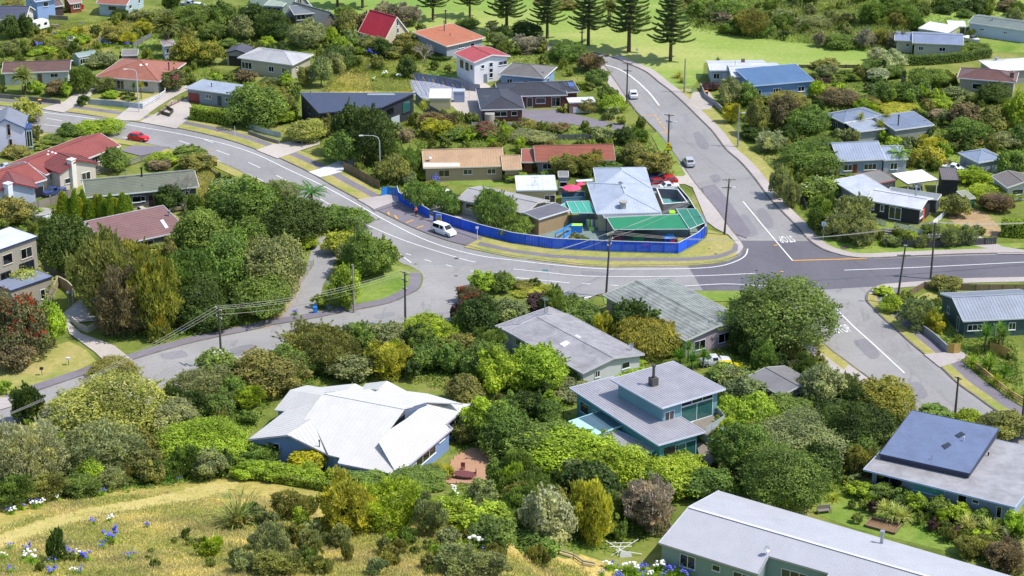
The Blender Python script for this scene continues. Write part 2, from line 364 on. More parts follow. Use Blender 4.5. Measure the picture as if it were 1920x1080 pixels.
area('driveway',[(1780,720-95),(1780,620),(1733,664),(1765,690),(1800,680)],.02,M_PATHL) if False else None
area('driveway',[(1732,664),(1762,688),(1790,680),(1815,668),(1800,655),(1776,660)],.15,M_PATHL)
area('driveway',[(1590,683),(1637,715),(1625,722),(1590,722),(1578,700)],.15,M_PATHL)
area('driveway',[(1785,440),(1830,440),(1880,462),(1930,470),(1930,476),(1870,476),(1860,468),(1820,458)],.13,M_PATHL)
area('driveway',[(1780,395),(1810,385),(1850,400),(1878,430),(1870,445),(1835,440),(1800,425),(1778,410)],.03,M_DIRT)
area('driveway',[(118,588),(150,560),(200,560),(195,600),(130,605),(152,625),(215,648),(250,676),(210,690),(178,660),(130,625)],.15,M_DRIVE)
area('driveway',[(0,745),(28,744),(28,760),(0,768),(-40,780),(-40,760)],.15,M_PATHL)
area('driveway',[(225,282),(250,272),(320,275),(300,284),(262,292)],.13,M_PATHD)
area('driveway',[(1300,172),(1330,172),(1342,190),(1332,205),(1310,205),(1290,197)],.13,M_DRIVE,block=False)
area('gravel_yard',[(840,145),(900,150),(985,200),(960,212),(905,215),(905,228),(870,222),(850,200),(790,165),(775,150)],.02,M_DRIVE)
PATIO=('patio',[(824,900),(850,858),(880,842),(905,840),(926,862),(930,896),(905,908),(840,908)],.05,mat('terracotta_paving','#ab8468',.85,.12,scale=2,fine=.15))
area('playground',[(1090,400),(1130,395),(1330,400),(1322,440),(1268,472),(1140,469),(1036,462),(1000,450),(1040,420)],.03,mat('grey_safety_matting','#6f7f7c',.9,.15,scale=.6,fine=.1))
area('yard',[(840,360),(900,380),(1000,410),(1060,400),(1020,455),(905,436),(840,415),(800,395)],.02,M_DRIVE)
area('yard',[(1040,380),(1100,378),(1130,400),(1060,400)],.035,M_CONC)
# lawns
for px,m in (([(905,60),(900,20),(700,-40),(2400,-60),(2400,20),(1850,20),(1700,30),(1560,40),(1400,58),(1290,62),(1300,110),(1330,108),(1420,110),(1500,128),(1610,128),(1625,100),(1600,95),(1440,75),(1290,62),(1300,110),(1312,112),(1316,150),(1290,170),(1262,168),(1240,152),(1215,134),(1180,118),(1148,105),(1100,95),(1030,82),(960,80)],M_PARK),):
    pass
b=MB(); b.sheet(flat([(560,90),(620,62),(700,76),(800,80),(905,88),(985,80),(1035,84),(1100,95),(1148,105),(1180,117),(1215,132),(1240,150),(1262,164),(1300,160),(1318,140),(1320,118),(1400,113),(1480,126),(1520,130),(1612,130),(1640,105),(1700,90),(1960,100),(2500,130),(2600,-90),(600,-200),(450,-60),(500,30)],.01)); tag(b.build('park_lawn',M_PARK),kind='structure')
ZONES.append([(p.x,p.y) for p in flat([(700,30),(780,40),(905,55),(960,80),(1035,84),(1100,95),(1148,105),(1215,132),(1262,164),(1320,140),(1320,118),(1400,113),(1480,126),(1612,130),(1640,105),(1440,75),(1290,62),(1200,30),(1000,0),(700,-10)])])
LAW=[([(1690,570),(1740,548),(1800,555),(1775,600),(1772,655),(1740,615)],M_VERGE),
 ([(1740,575),(1780,560),(1800,600),(1790,660),(1770,650)],M_LAWN),
 ([(1535,925),(1560,905),(1640,950),(1700,975),(1780,990),(1850,1030),(1800,1040),(1700,1015),(1600,990),(1520,960)],M_LAWN),
 ([(1560,900),(1600,870),(1640,905),(1600,930),(1555,915)],M_DRYG),
 ([(615,165),(655,130),(700,105),(745,112),(760,150),(770,172),(720,172),(620,176)],M_DRYG),
 ([(690,140),(740,110),(760,140),(765,170),(700,172)],M_LAWN),
 ([(130,55),(210,38),(300,35),(330,60),(260,70),(180,75),(150,105),(130,130),(110,130),(60,60)],M_DRYG),
 ([(240,75),(300,60),(290,90),(250,100)],M_LAWN),
 ([(370,330),(400,320),(430,335),(430,375),(380,390),(372,350)],M_DRYG),
 ([(255,165),(310,160),(330,175),(262,190)],M_VERGE),
 ([(240,145),(320,150),(330,170),(240,180)],M_VERGE),
 ([(150,185),(250,160),(262,190),(160,200)],M_VERGE),
 ([(1480,165),(1560,165),(1620,190),(1580,215),(1520,200)],M_LAWN),
 ([(1600,165),(1700,180),(1760,215),(1700,215),(1600,200)],M_LAWN),
 ([(1880,60),(1700,70),(1750,100),(1960,95),(1960,70)],M_LAWN),
 ([(800,130),(850,140),(900,160),(870,165),(800,150)],M_LAWN),
 ([(790,232),(860,235),(850,255),(790,262)],M_LAWN),
 ([(820,300),(1010,320),(1060,340),(900,350),(820,340)],M_LAWN),
 ([(620,280),(700,290),(690,310),(640,300)],M_VERGE),
 ([(1600,400),(1750,440),(1840,445),(1840,465),(1600,465),(1560,450)],M_LAWN),
 ([(1560,340),(1545,300),(1570,250),(1480,240),(1460,300),(1500,340)],M_LAWN),
 ([(1700,300),(1780,280),(1900,300),(1880,340),(1790,330)],M_LAWN),
 ([(370,870),(430,850),(480,880),(640,905),(640,930),(380,900)],M_DRYG)]
for px,m in LAW: area('lawn',px,.012+.004*(LAW.index((px,m))%3),m,block=False)
# hillside meadow in the foreground: a drape of its own, a hand above the ground sheet
def drape(name,px,m,off,step=.6):
    w3=[P(a,b) for a,b in px]; poly=[(p.x,p.y) for p in w3]
    x0=min(p[0] for p in poly);x1=max(p[0] for p in poly);y0=min(p[1] for p in poly);y1=max(p[1] for p in poly)
    b=MB(); idx={}
    ni=int((x1-x0)/step)+2; nj=int((y1-y0)/step)+2
    def vid(i,j):
        if (i,j) not in idx:
            x=x0+i*step;y=y0+j*step; idx[(i,j)]=len(b.v); b.v.append((x,y,gz(x,y)+off))
        return idx[(i,j)]
    for i in range(ni):
        for j in range(nj):
            if inpoly(x0+(i+.5)*step,y0+(j+.5)*step,poly): b.f.append((vid(i,j),vid(i+1,j),vid(i+1,j+1),vid(i,j+1))); b.m.append(0)
    return tag(b.build(name,m,smooth=True),kind='structure')
def inpoly(x,y,poly):
    c=False;j=len(poly)-1
    for i in range(len(poly)):
        xi,yi=poly[i];xj,yj=poly[j]
        if (yi>y)!=(yj>y) and x<(xj-xi)*(y-yi)/(yj-yi)+xi: c=not c
        j=i
    return c
def gz(x,y):
    """height of the ground sheet (same interpolation as its grid)"""
    if not(-136<x<136 and 192<y<550): return hill(x,y)
    fx=(x+140)/4; fy=(y-190)/4; i=int(fx);j=int(fy); u=fx-i;v=fy-j
    h=lambda a,b_: hill(-140+4*a,190+4*b_)
    return (h(i,j)*(1-u)+h(i+1,j)*u)*(1-v)+(h(i,j+1)*(1-u)+h(i+1,j+1)*u)*v
MEAD=[(-40,960),(60,935),(150,930),(250,915),(400,895),(480,895),(560,905),(640,945),(760,960),(860,990),(960,1015),(1090,1040),(1150,1060),(1180,1100),(1180,1180),(-40,1180)]
drape('meadow',MEAD,M_DRYG,.06)
MOWN=[(-40,1010),(0,1004),(80,975),(160,955),(280,935),(400,905),(430,892),(450,905),(430,925),(320,948),(200,965),(100,995),(0,1030),(-40,1045)]
drape('mown_track',MOWN,grassmat('mown_track',[(.3,lin('#a3984f')),(.5,lin('#b7aa68')),(.7,lin('#c2ae74'))],.2,.15),.11,.8)
drape('patio',PATIO[1],PATIO[3],.12,.4); ZONES.append([(p.x,p.y) for p in [P(*q) for q in PATIO[1]]])
# ---------------------------------------------------------------- painted markings
def line(px,w,z,m,name='road_marking',n=6):
    l=catmull(flat(px),n); return ribbon(name,l,-w/2,w/2,z,m,block=False)
zm=.05
line([(-60,215),(0,222),(80,211),(168,222),(240,234),(330,246),(420,266),(481,290),(540,318),(600,350),(660,385),(720,418),(790,452),(850,470),(906,481),(960,487),(1030,498),(1120,505),(1290,505),(1345,501),(1380,491),(1400,478),(1403,467)],.22,zm,M_MARK) if False else None
line([(80,211),(168,222),(260,238),(340,252),(420,270),(481,290),(540,318),(600,346),(660,378),(720,412),(790,447),(850,468),(906,481),(960,488),(1030,496),(1120,504),(1190,505),(1290,504),(1345,500),(1378,491),(1397,480),(1402,467)],.22,zm,M_MARK)
line([(690,423),(760,452),(860,484),(892,492)],.2,zm,M_MARK)
line([(963,505),(1030,512),(1080,517),(1140,519),(1240,519),(1330,517),(1416,513)],.2,.06,M_MARK)
for s in ([(761,476),(771,479)],[(796,487),(809,491)],[(836,497),(848,500)],[(882,508),(894,510)],[(968,521),(1068,531)],[(1092,532),(1107,533)],[(1146,535),(1160,536)],[(0,205),(12,207)],[(87,222),(117,227)],[(0,214),(14,216)],[(335,264),(354,270)],[(383,262),(400,268)],[(406,282),(430,291)],[(466,305),(488,315)],[(518,329),(562,352)],[(600,373),(625,388)],[(82,234),(116,238)],[(230,257),(240,259)]):
    line(s,.2,zm,M_MARK,n=1)
line([(402,299),(440,316),(480,334),(505,346)],.2,zm,M_MARK)
line([(748,476),(771,493)],.2,zm,M_MARK,n=1)
line([(1393,378),(1440,435),(1486,489)],.22,.06,M_MARK)
line([(1486,489),(1560,487),(1626,485)],.3,.062,M_MARKY)
line([(1583,507),(1690,503),(1800,498),(1920,492),(2050,487)],.2,.06,M_MARK)
line([(1284,537),(1330,534),(1370,533),(1440,537)],.2,.06,M_MARK)
line([(1135,122),(1160,130),(1185,145),(1215,172),(1236,198)],.35,zm,M_MARK)
line([(1563,575),(1600,612),(1640,648),(1696,700)],.24,zm,M_MARK)
line([(1208,217),(1228,217)],.25,zm,M_MARKY,n=1); line([(1234,250),(1252,249)],.25,zm,M_MARKY,n=1)
for i in range(6):
    a=Vector((1228,217)).lerp(Vector((1252,249)),i/6+.02) if False else None
    t0=i/6;t1=t0+.11; line([(1228+24*t0,217+32*t0),(1228+24*t1,217+32*t1)],.25,zm,M_MARKY,n=1)
for s in ([(1196,201),(1201,201)],[(1234,199),(1238,199)],[(1450,461),(1458,460)],[(1463,510),(1469,510)],[(393,282),(398,283)],[(728,398),(729,404)],[(762,418),(775,413)],[(782,428),(794,424)],[(740,404),(745,411)]):
    line(s,.28,.075,M_MARKY,n=1)
# traffic island kerb painted white
line([(976,556),(1000,552),(1022,547),(1040,543),(1045,540),(1042,537),(1034,536)],.4,.16,M_MARK)
line([(1095,559),(1110,556),(1122,552)],.3,zm,M_MARK)
def roadtext(px,py,w_m,len_m,rz,z=.065):
    cu=bpy.data.curves.new('road_lettering','FONT'); cu.body='STOP'; cu.align_x='CENTER'; cu.align_y='CENTER'; cu.size=1.0
    cu.offset=0.01; cu.space_character=1.12
    o=bpy.data.objects.new('road_lettering',cu); col.objects.link(o); o.location=P(px,py,z); o.rotation_euler=(0,0,rz)
    o.scale=(w_m/2.5,len_m/.72,1); cu.materials.append(M_MARK); tag(o,'white STOP lettering on the dark asphalt' if rz>1 else 'white STOP lettering beside the round crowned tree',kind='structure'); return o
roadtext(1474,448,2.5,3.0,R(190.5)); roadtext(1579,617,2.5,3.0,R(16))
for px,py,w_,h_ in ((856,484,9,4),(1583,464,16,6),(781,406,9,4),(790,411,9,4),(1342,476,6,2),(855,517,7,3),(1330,466,4,2)):
    p=P(px,py,.16 if px>1300 else .066); s=proj(p)[2]; b=MB(); rr=w_/2/s
    vs=[(p.x+rr*math.cos(2*math.pi*k/14),p.y+rr*math.sin(2*math.pi*k/14),p.z) for k in range(14)]
    b.prism(vs,.02); tag(b.build('manhole_cover',mat('iron_cover','#544a46',.8,.1)),{856:'round manhole cover on the white lane line below the van',1583:'brown service cover in the verge at the crossing',781:'left service lid in the parking bay',790:'right service lid in the parking bay',1342:'small lid in the corner verge',855:'manhole cover in the side street mouth',1330:'tiny toby lid in the corner verge'}[px],'manhole cover')
# ---------------------------------------------------------------- houses
RM={}
def roofmat(c,rough=.45,var=.07,streak=.15,k=1.0,fine=.03): return mat('roof',c,rough,var,scale=.35,streak=streak,k=k*(.76 if max(lin(c)[:3])<.62 else (.88 if max(lin(c)[:3])<.85 else .9)),fine=fine)
def wallmat(c,k=1.0): return mat('wall',c,.75,.05,scale=.6,k=k*.85,fine=.03)
def clipline(poly,p,d):
    """segment of the line p+t*d inside a convex 2D polygon"""
    t0,t1=-1e9,1e9; n=len(poly); A=0
    for i in range(n):
        x1,y1=poly[i];x2,y2=poly[(i+1)%n]; A+=x1*y2-x2*y1
    s=1 if A>0 else -1
    for i in range(n):
        x1,y1=poly[i];x2,y2=poly[(i+1)%n]; nx_,ny_=-(y2-y1)*s,(x2-x1)*s
        den=nx_*d[0]+ny_*d[1]; num=nx_*(p[0]-x1)+ny_*(p[1]-y1)
        if abs(den)<1e-9:
            if num<0: return None
            continue
        t=-num/den
        if den>0: t0=max(t0,t)
        else: t1=min(t1,t)
    return (t0,t1) if t1>t0+.05 else None
class House:
    """A, B = front eave corners in photo pixels; C back-right / D back-left pixel or depth in metres"""
    def __init__(s,label,cat='house',name='house',group=None,ground=None):
        s.label=label;s.cat=cat;s.name=name;s.group=group;s.root=None;s.vols=[];s.slopes=[];s.ground=ground
    def vol(s,A,B,depth=None,C=None,D=None,z=2.7,roof='gable_u',pitch=20,rc='#888888',wc='#bbbbbb',tc='#d0d0d0',ov=.5,ribs=None,ribdir='down',wins=(),zb=None,walls=True,rk=1.0,wk_=1.0,gable_c=None,rname='roof',th=.14,streak=.15,var=.07,posts=False,rough=.45):
        if s.root is None:
            p=P(A[0],A[1],z); g0=gz(p.x,p.y) if s.ground is None else s.ground
            if g0>0: p=P(A[0],A[1],z+g0); g0=gz(p.x,p.y); 
            s.g0=g0
            b_=P(B[0],B[1],z+g0); a=P(A[0],A[1],z+g0)
            s.rz=math.atan2(b_.y-a.y,b_.x-a.x); s.org=Vector((a.x,a.y,g0))
            s.root=empty(s.name,s.org,s.rz,s.label,s.cat,s.group)
        zz=z+s.g0
        a=P(A[0],A[1],zz);b_=P(B[0],B[1],zz); u=Vector((b_.x-a.x,b_.y-a.y,0)); L=u.length; u.normalize(); v=Vector((-u.y,u.x,0))
        if depth is None:
            q=P(*(C or D),zz); depth=(q-(b_ if C else a)).dot(v)
        Dp=depth
        cr,sr=math.cos(-s.rz),math.sin(-s.rz)
        org=Vector((a.x,a.y,s.g0))-s.org
        def T(p):
            w_=org+u*p.x+v*p.y; return Vector((w_.x*cr-w_.y*sr,w_.x*sr+w_.y*cr,p.z))
        def W(p): return Vector((a.x,a.y,s.g0))+u*p.x+v*p.y+Vector((0,0,p.z))
        tp=math.tan(R(pitch)); ze=z; planes=[]   # (poly3d, ribdir vec)
        V=Vector
        if roof=='gable_u':
            zr=ze+tp*Dp/2; S=[[V((0,0,ze)),V((L,0,ze)),V((L,Dp/2,zr)),V((0,Dp/2,zr))],[V((L,Dp,ze)),V((0,Dp,ze)),V((0,Dp/2,zr)),V((L,Dp/2,zr))]]; ridge=[(V((0,Dp/2,zr)),V((L,Dp/2,zr)))]
            hf=lambda x,y: ze+tp*min(y,Dp-y)
        elif roof=='gable_v':
            zr=ze+tp*L/2; S=[[V((0,0,ze)),V((L/2,0,zr)),V((L/2,Dp,zr)),V((0,Dp,ze))],[V((L/2,0,zr)),V((L,0,ze)),V((L,Dp,ze)),V((L/2,Dp,zr))]]; ridge=[(V((L/2,0,zr)),V((L/2,Dp,zr)))]
            hf=lambda x,y: ze+tp*min(x,L-x)
        elif roof=='hip':
            if L>=Dp:
                r=Dp/2; zr=ze+tp*r; r1=V((r,r,zr)); r2=V((L-r,r,zr))
                S=[[V((0,0,ze)),V((L,0,ze)),r2,r1],[V((L,0,ze)),V((L,Dp,ze)),r2],[V((L,Dp,ze)),V((0,Dp,ze)),r1,r2],[V((0,Dp,ze)),V((0,0,ze)),r1]]
                ridge=[(r1,r2),(r1,V((0,0,ze))),(r2,V((L,0,ze))),(r2,V((L,Dp,ze))),(r1,V((0,Dp,ze)))]
            else:
                r=L/2; zr=ze+tp*r; r1=V((r,r,zr)); r2=V((r,Dp-r,zr))
                S=[[V((0,0,ze)),V((L,0,ze)),r1],[V((L,0,ze)),V((L,Dp,ze)),r2,r1],[V((L,Dp,ze)),V((0,Dp,ze)),r2],[V((0,Dp,ze)),V((0,0,ze)),r1,r2]]
                ridge=[(r1,r2),(r1,V((0,0,ze))),(r1,V((L,0,ze))),(r2,V((L,Dp,ze))),(r2,V((0,Dp,ze)))]
            hf=lambda x,y: ze+tp*min(x,y,L-x,Dp-y)
        else:
            if roof=='mono_b': hf=lambda x,y: ze+tp*y
            elif roof=='mono_f': hf=lambda x,y: ze-tp*y
            elif roof=='mono_l': hf=lambda x,y: ze+tp*(L-x)
            elif roof=='mono_r': hf=lambda x,y: ze+tp*x
            else: hf=lambda x,y: ze
            S=[[V((x,y,hf(x,y))) for x,y in ((0,0),(L,0),(L,Dp),(0,Dp))]]; ridge=[]
        bad=all(hf(x,y)>-9 for x,y in ((0,0),))
        # roof body
        rb=MB(); rb.T=T
        for p in S: rb.prism(p,th)
        rmt=roofmat(rc,k=rk,streak=streak,var=var,rough=rough); ro=rb.build(rname,rmt,s.root)
        if ribs:
            q=MB(); q.T=T
            for p in S:
                n=(p[1]-p[0]).cross(p[2]-p[0]).normalized()
                if n.z<0: n=-n
                if abs(n.z)>.9999: down=V((0,-1,0)) if roof in('flat','mono_b','mono_f') else V((1,0,0))
                else: down=(V((0,0,-1))-n*(-n.z)).normalized()
                along=down.cross(n).normalized()
                e1,e2=(along,down) if ribdir=='down' else (down,along)
                o0=p[0]; poly=[((x-o0).dot(e1),(x-o0).dot(e2)) for x in p]
                lo=min(c[0] for c in poly);hi=max(c[0] for c in poly); t=lo+ribs*.5
                while t<hi:
                    sgm=clipline(poly,(t,0),(0,1))
                    if sgm: q.bar(o0+e1*t+e2*sgm[0]+n*.012,o0+e1*t+e2*sgm[1]+n*.012,.05 if ribdir=='down' else .07,.05,up=n)
                    t+=ribs
            if q.f: tag(q.build('roof_ribs',rmt,ro),kind='stuff')
        if ridge:
            q=MB(); q.T=T
            for r1_,r2_ in ridge: q.bar(r1_+V((0,0,.03)),r2_+V((0,0,.03)),.28,.07)
            q.build('ridge_cap',rmt,ro)
        q=MB(); q.T=T; e=.03
        # gutters / fascia boards follow the roof edge
        cs=[(0,0),(L,0),(L,Dp),(0,Dp)]
        for i in range(4):
            x1,y1=cs[i];x2,y2=cs[(i+1)%4]
            mids=[(x1,y1)]
            if roof=='gable_u' and i in(1,3): mids.append((x1,Dp/2))
            if roof=='gable_v' and i in(0,2): mids.append((L/2,y1))
            mids.append((x2,y2))
            ox,oy=[(0,-e),(e,0),(0,e),(-e,0)][i]
            for (xa,ya),(xb,yb) in zip(mids,mids[1:]):
                q.bar(V((xa+ox,ya+oy,hf(xa,ya)-th/2)),V((xb+ox,yb+oy,hf(xb,yb)-th/2)),.07,th+.09)
        q.build('fascia',mat('trim',tc,.6,.05),ro)
        # walls
        zb_=-.4 if zb is None else zb
        if walls:
            q=MB(); q.T=T; x0,x1,y0,y1=ov,L-ov,ov,Dp-ov
            def wall(pts):   # pts: list of (x,y) along the wall
                top=[V((x,y,hf(x,y)-th)) for x,y in pts]; bot=[V((x,y,zb_)) for x,y in (pts[0],pts[-1])]
                poly=[bot[0],bot[1]]+top[::-1]; n=len(poly); q.add(poly,[tuple(range(n))])
            mu=[(x0,y0),(x1,y0)] if roof!='gable_v' else [(x0,y0),(L/2,y0),(x1,y0)]
            mr=[(x1,y0),(x1,y1)] if roof!='gable_u' else [(x1,y0),(x1,Dp/2),(x1,y1)]
            mb_=[(x1,y1),(x0,y1)] if roof!='gable_v' else [(x1,y1),(L/2,y1),(x0,y1)]
            ml=[(x0,y1),(x0,y0)] if roof!='gable_u' else [(x0,y1),(x0,Dp/2),(x0,y0)]
            for w_ in (mu,mr,mb_,ml): wall(w_)
            q.build('wall',wallmat(wc,wk_),s.root)
        if posts:
            for x,y in ((.2,.2),(L-.2,.2),(L-.2,Dp-.2),(.2,Dp-.2)):
                q=MB(); q.T=T; q.box(x-.06,x+.06,y-.06,y+.06,zb_,hf(x,y)-th); q.build('post',M_TRIMW,s.root)
        fp=[W(V((x,y,0))) for x,y in ((-.3,-.3),(L+.3,-.3),(L+.3,Dp+.3),(-.3,Dp+.3))]; ZONES.append([(p.x,p.y) for p in fp])
        for p in S: s.slopes.append([W(x) for x in p])
        s.cur=dict(L=L,D=Dp,T=T,W=W,hf=hf,ov=ov,z=z,th=th); s.vols.append(s.cur)
        if wins=='auto':
            rnd=random.Random(int(A[0]*7+A[1])); wins=[]
            nL=max(1,int((L-1)/3.4)); 
            for i in range(nL): wins.append(('f',(i+.5)/nL,rnd.choice([1.2,1.8,2.2]),1.1,z-.5-1.15,rnd.choice([1,2,3])))
            nD=max(1,int((Dp-1)/4))
            for sd in ('r','l'):
                for i in range(nD): wins.append((sd,(i+.5)/nD,rnd.choice([.9,1.5]),1.0,z-.5-1.1,rnd.choice([1,2])))
        for wv in wins: s.win(*wv)
        return s
    def win(s,side,fr,w_,h,sill,n=2,kind='window',fc='#d5d8dc',gm=None,c=None,hb=True):
        c_=s.cur; L,D,ov,T=c_['L'],c_['D'],c_['ov'],c_['T']; V=Vector
        if side=='f': o=V((ov,ov,0));d=V((1,0,0));n_=V((0,-1,0));ln_=L-2*ov
        elif side=='r': o=V((L-ov,ov,0));d=V((0,1,0));n_=V((1,0,0));ln_=D-2*ov
        elif side=='l': o=V((ov,D-ov,0));d=V((0,-1,0));n_=V((-1,0,0));ln_=D-2*ov
        else: return
        cx=fr*ln_; a=max(.1,cx-w_/2); b_=min(ln_-.1,cx+w_/2)
        if b_-a<.3: return
        def pt(t,z_,out): return o+d*t+n_*out+V((0,0,z_))
        def slab(q,t0,t1,z0,z1,o0,o1):
            vs=[pt(t,z_,oo) for oo in (o0,o1) for t,z_ in ((t0,z0),(t1,z0),(t1,z1),(t0,z1))]
            q.add(vs,[(0,1,2,3),(7,6,5,4),(0,4,5,1),(1,5,6,2),(2,6,7,3),(3,7,4,0)])
        fm=mat('joinery',fc,.5,.04); z0,z1=sill,sill+h
        if kind=='door':
            q=MB();q.T=T; slab(q,a,b_,z0,z1,0,.05); do=q.build('door',mat('door',c or '#7a3b2a',.5,.08),s.root)
            q=MB();q.T=T; slab(q,b_-.18,b_-.1,z0+h*.45,z0+h*.5,.05,.1); q.build('handle',M_STEEL,do); return
        if kind=='garage':
            q=MB();q.T=T; slab(q,a,b_,z0,z1,.0,.04); do=q.build('door_or_doorway_shade',mat('door',c or '#6a2f2c',.5,.08),s.root)
            q=MB();q.T=T
            for i in range(1,4): slab(q,a+.05,b_-.05,z0+h*i/4-.02,z0+h*i/4+.02,.04,.06)
            q.build('panel_rib',mat('door',c or '#6a2f2c',.5,.08),do); return
        f=.07; q=MB();q.T=T
        slab(q,a,b_,z0,z0+f,0,.08);slab(q,a,b_,z1-f,z1,0,.08);slab(q,a,a+f,z0+f,z1-f,0,.08);slab(q,b_-f,b_,z0+f,z1-f,0,.08)
        for i in range(1,n):
            t=a+(b_-a)*i/n; slab(q,t-f/2,t+f/2,z0+f,z1-f,0,.075)
        fo=q.build('window',fm,s.root)
        q=MB();q.T=T; slab(q,a-.05,b_+.05,z0-.06,z0-.005,0,.14); q.build('sill',fm,fo)
        for i in range(n):
            t0=a+(b_-a)*i/n+f/2+(f/2 if i==0 else 0);t1=a+(b_-a)*(i+1)/n-f/2-(f/2 if i==n-1 else 0)
            q=MB();q.T=T; slab(q,t0,t1,z0+f,z1-f,.005,.03); q.build('pane',gm or M_GLASS,fo)
    def hit(s,px,py):
        best=None; d=ray(px,py)
        for p in s.slopes:
            n=(p[1]-p[0]).cross(p[2]-p[0])
            if abs(n.dot(d))<1e-9: continue
            t=n.dot(p[0]-Vector((0,0,HC)))/n.dot(d); q=Vector((0,0,HC))+d*t
            if inpoly(q.x,q.y,[(v.x,v.y) for v in p]) and (best is None or q.z>best.z): best=q
        return best
    def loc(s,p):
        w_=p-s.org; cr,sr=math.cos(-s.rz),math.sin(-s.rz); return Vector((w_.x*cr-w_.y*sr,w_.x*sr+w_.y*cr,w_.z))
    def flue(s,px,py,h=1.2,r=.12,base=0,m=None,name='flue'):
        q=s.hit(px,py)
        if q is None: print('FLUE MISS',s.label,px,py); return
        q=s.loc(q); b=MB()
        if base: b.box(q.x-base,q.x+base,q.y-base,q.y+base,q.z-.5,q.z+base*2.2)
        b.tube([q-Vector((0,0,.3)),q+Vector((0,0,h))],r,10); b.tube([q+Vector((0,0,h-.12)),q+Vector((0,0,h+.12))],r*1.5,10)
        b.build(name,m or M_DARK,s.root)
    def chimney(s,px,py,w_=.7,h=1.2,c='#d8d4cc'):
        q=s.hit(px,py)
        if q is None: print('CH MISS',s.label); return
        q=s.loc(q); b=MB(); b.box(q.x-w_/2,q.x+w_/2,q.y-w_/2,q.y+w_/2,-.2,q.z+h); b.box(q.x-w_*.6,q.x+w_*.6,q.y-w_*.6,q.y+w_*.6,q.z+h,q.z+h+.12)
        b.tube([q+Vector((0,0,h)),q+Vector((0,0,h+.4))],.13,8); b.build('chimney',mat('chimney',c,.8,.08),s.root)
    def skylight(s,quad,c='#dfe4e8',glass=False,name='skylight'):
        pts=[s.hit(*q) for q in quad]
        if None in pts: print('SKY MISS',s.label,quad); return
        pts=[s.loc(p)+Vector((0,0,.07)) for p in pts]; b=MB(); b.prism([p+Vector((0,0,.03)) for p in pts],.12)
        o=b.build(name,mat('skylight',c,.35,.03),s.root)
        if glass:
            cc=sum(pts,Vector())/4; b=MB(); b.prism([cc+(p-cc)*.8+Vector((0,0,.06)) for p in pts],.03); b.build('pane',M_GLASS,o)
    def aerial(s,px,py,h=1.8,kind='yagi'):
        q=s.hit(px,py)
        if q is None: print('AER MISS',s.label); return
        q=s.loc(q); b=MB()
        if kind=='dish':
            c=q+Vector((0,0,.75)); b.tube([q-Vector((0,0,.1)),c],.03,6)
            d=(Vector((.35,-.6,.5))).normalized(); u=d.cross(Vector((0,0,1))).normalized(); w_=u.cross(d); vs=[c]; N=14
            for rr,dd in ((.2,.02),(.38,.08)):
                vs+=[c+d*dd+(u*math.cos(2*math.pi*k/N)+w_*math.sin(2*math.pi*k/N))*rr for k in range(N)]
            fs=[(0,1+k,1+(k+1)%N) for k in range(N)]+[(1+k,1+N+k,1+N+(k+1)%N,1+(k+1)%N) for k in range(N)]
            b.add(vs,fs); b.add([v-d*.02 for v in vs],[f[::-1] for f in fs]); b.bar(c,c+d*.4-w_*.1,.03,.03); b.build('satellite_dish',M_STEEL,s.root); return
        b.tube([q-Vector((0,0,.1)),q+Vector((0,0,h))],.035,6)
        b.bar(q+Vector((-.6,0,h)),q+Vector((.7,.2,h)),.04,.04)
        for i in range(5):
            x=-.5+i*.27; b.bar(q+Vector((x,-.45+.03*i,h)),q+Vector((x+.05,.5-.03*i,h)),.025,.025)
        b.bar(q+Vector((.5,.3,0)),q+Vector((0,0,h*.7)),.03,.03); b.bar(q+Vector((-.4,.4,0)),q+Vector((0,0,h*.7)),.03,.03)
        b.build('aerial',M_STEEL,s.root)
H={}
def house(k,label,**kw): h=House(label,**kw); H[k]=h; return h
RIB=.45
# ---- top left
h=house('brown','low white house with a plain brown roof, behind the fat palm'); h.vol((3,137),(131,133),depth=8,z=2.8,pitch=17,rc='#7a5f57',wc='#c7ccd6',ribs=.5,ribdir='across',wins=[('f',.18,1.8,1.0,1.2,2),('f',.78,1.6,.8,1.4,2),('f',.55,.9,2,.2,1,'door','#ccc',None,'#6b5446'),('r',.3,1.0,1.0,1.2,1)])
h=house('terra','large terracotta hip roofed house behind the street lamp'); h.vol((178,144),(299,153),D=(190,106),z=2.7,roof='hip',pitch=17,rc='#b07460',wc='#cfc9bf',ribs=.45,ribdir='across',ov=.8,wins=[('f',.35,1.6,1.9,.2,2),('f',.12,1.5,1.0,1.1,2),('f',.75,2.2,1.1,1.1,2)])
h.flue(317,132,1.6,.12); h.skylight([(262,121),(277,120),(276,123),(262,124)],'#e9e4e4'); h.flue(271,106,.4,.1,m=M_STEEL)
h=house('garage','grey gabled garage with a wide open doorway, left of the pale hip roofed house',name='garage',cat='garage'); h.vol((422,99),(464,101),C=(506,90),z=2.9,roof='gable_v',pitch=17,rc='#6d6b76',wc='#9a978f',tc='#33343a',ov=.3,ribs=.6,wins=[('f',.5,3.6,2.2,.0,1,'garage','#fff',None,'#1b1d22')])  # near-black slab across the open doorway: interior shade put into its colour
h.skylight([(470,84),(474,83),(494,93),(489,94)],'#b3a698')
h=house('palehip','cream house with pale grey hip roof beside the grey garage'); h.vol((445,108),(548,122),C=(595,103),z=3.4,roof='hip',pitch=16,rc='#c6c6c8',wc='#b9b49c',ribs=.4,ribdir='across',ov=.55,wins=[('f',.11,2.6,1.5,1.0,3,'window','#dfe3f0'),('f',.60,1.3,1.25,1.1,2,'window','#dfe3f0'),('f',.86,1.3,1.25,1.1,2,'window','#dfe3f0'),('r',.25,.7,.6,1.7,1)])
h.flue(514,92,.9,.15); h.flue(561,96,.5,.06,m=M_STEEL)
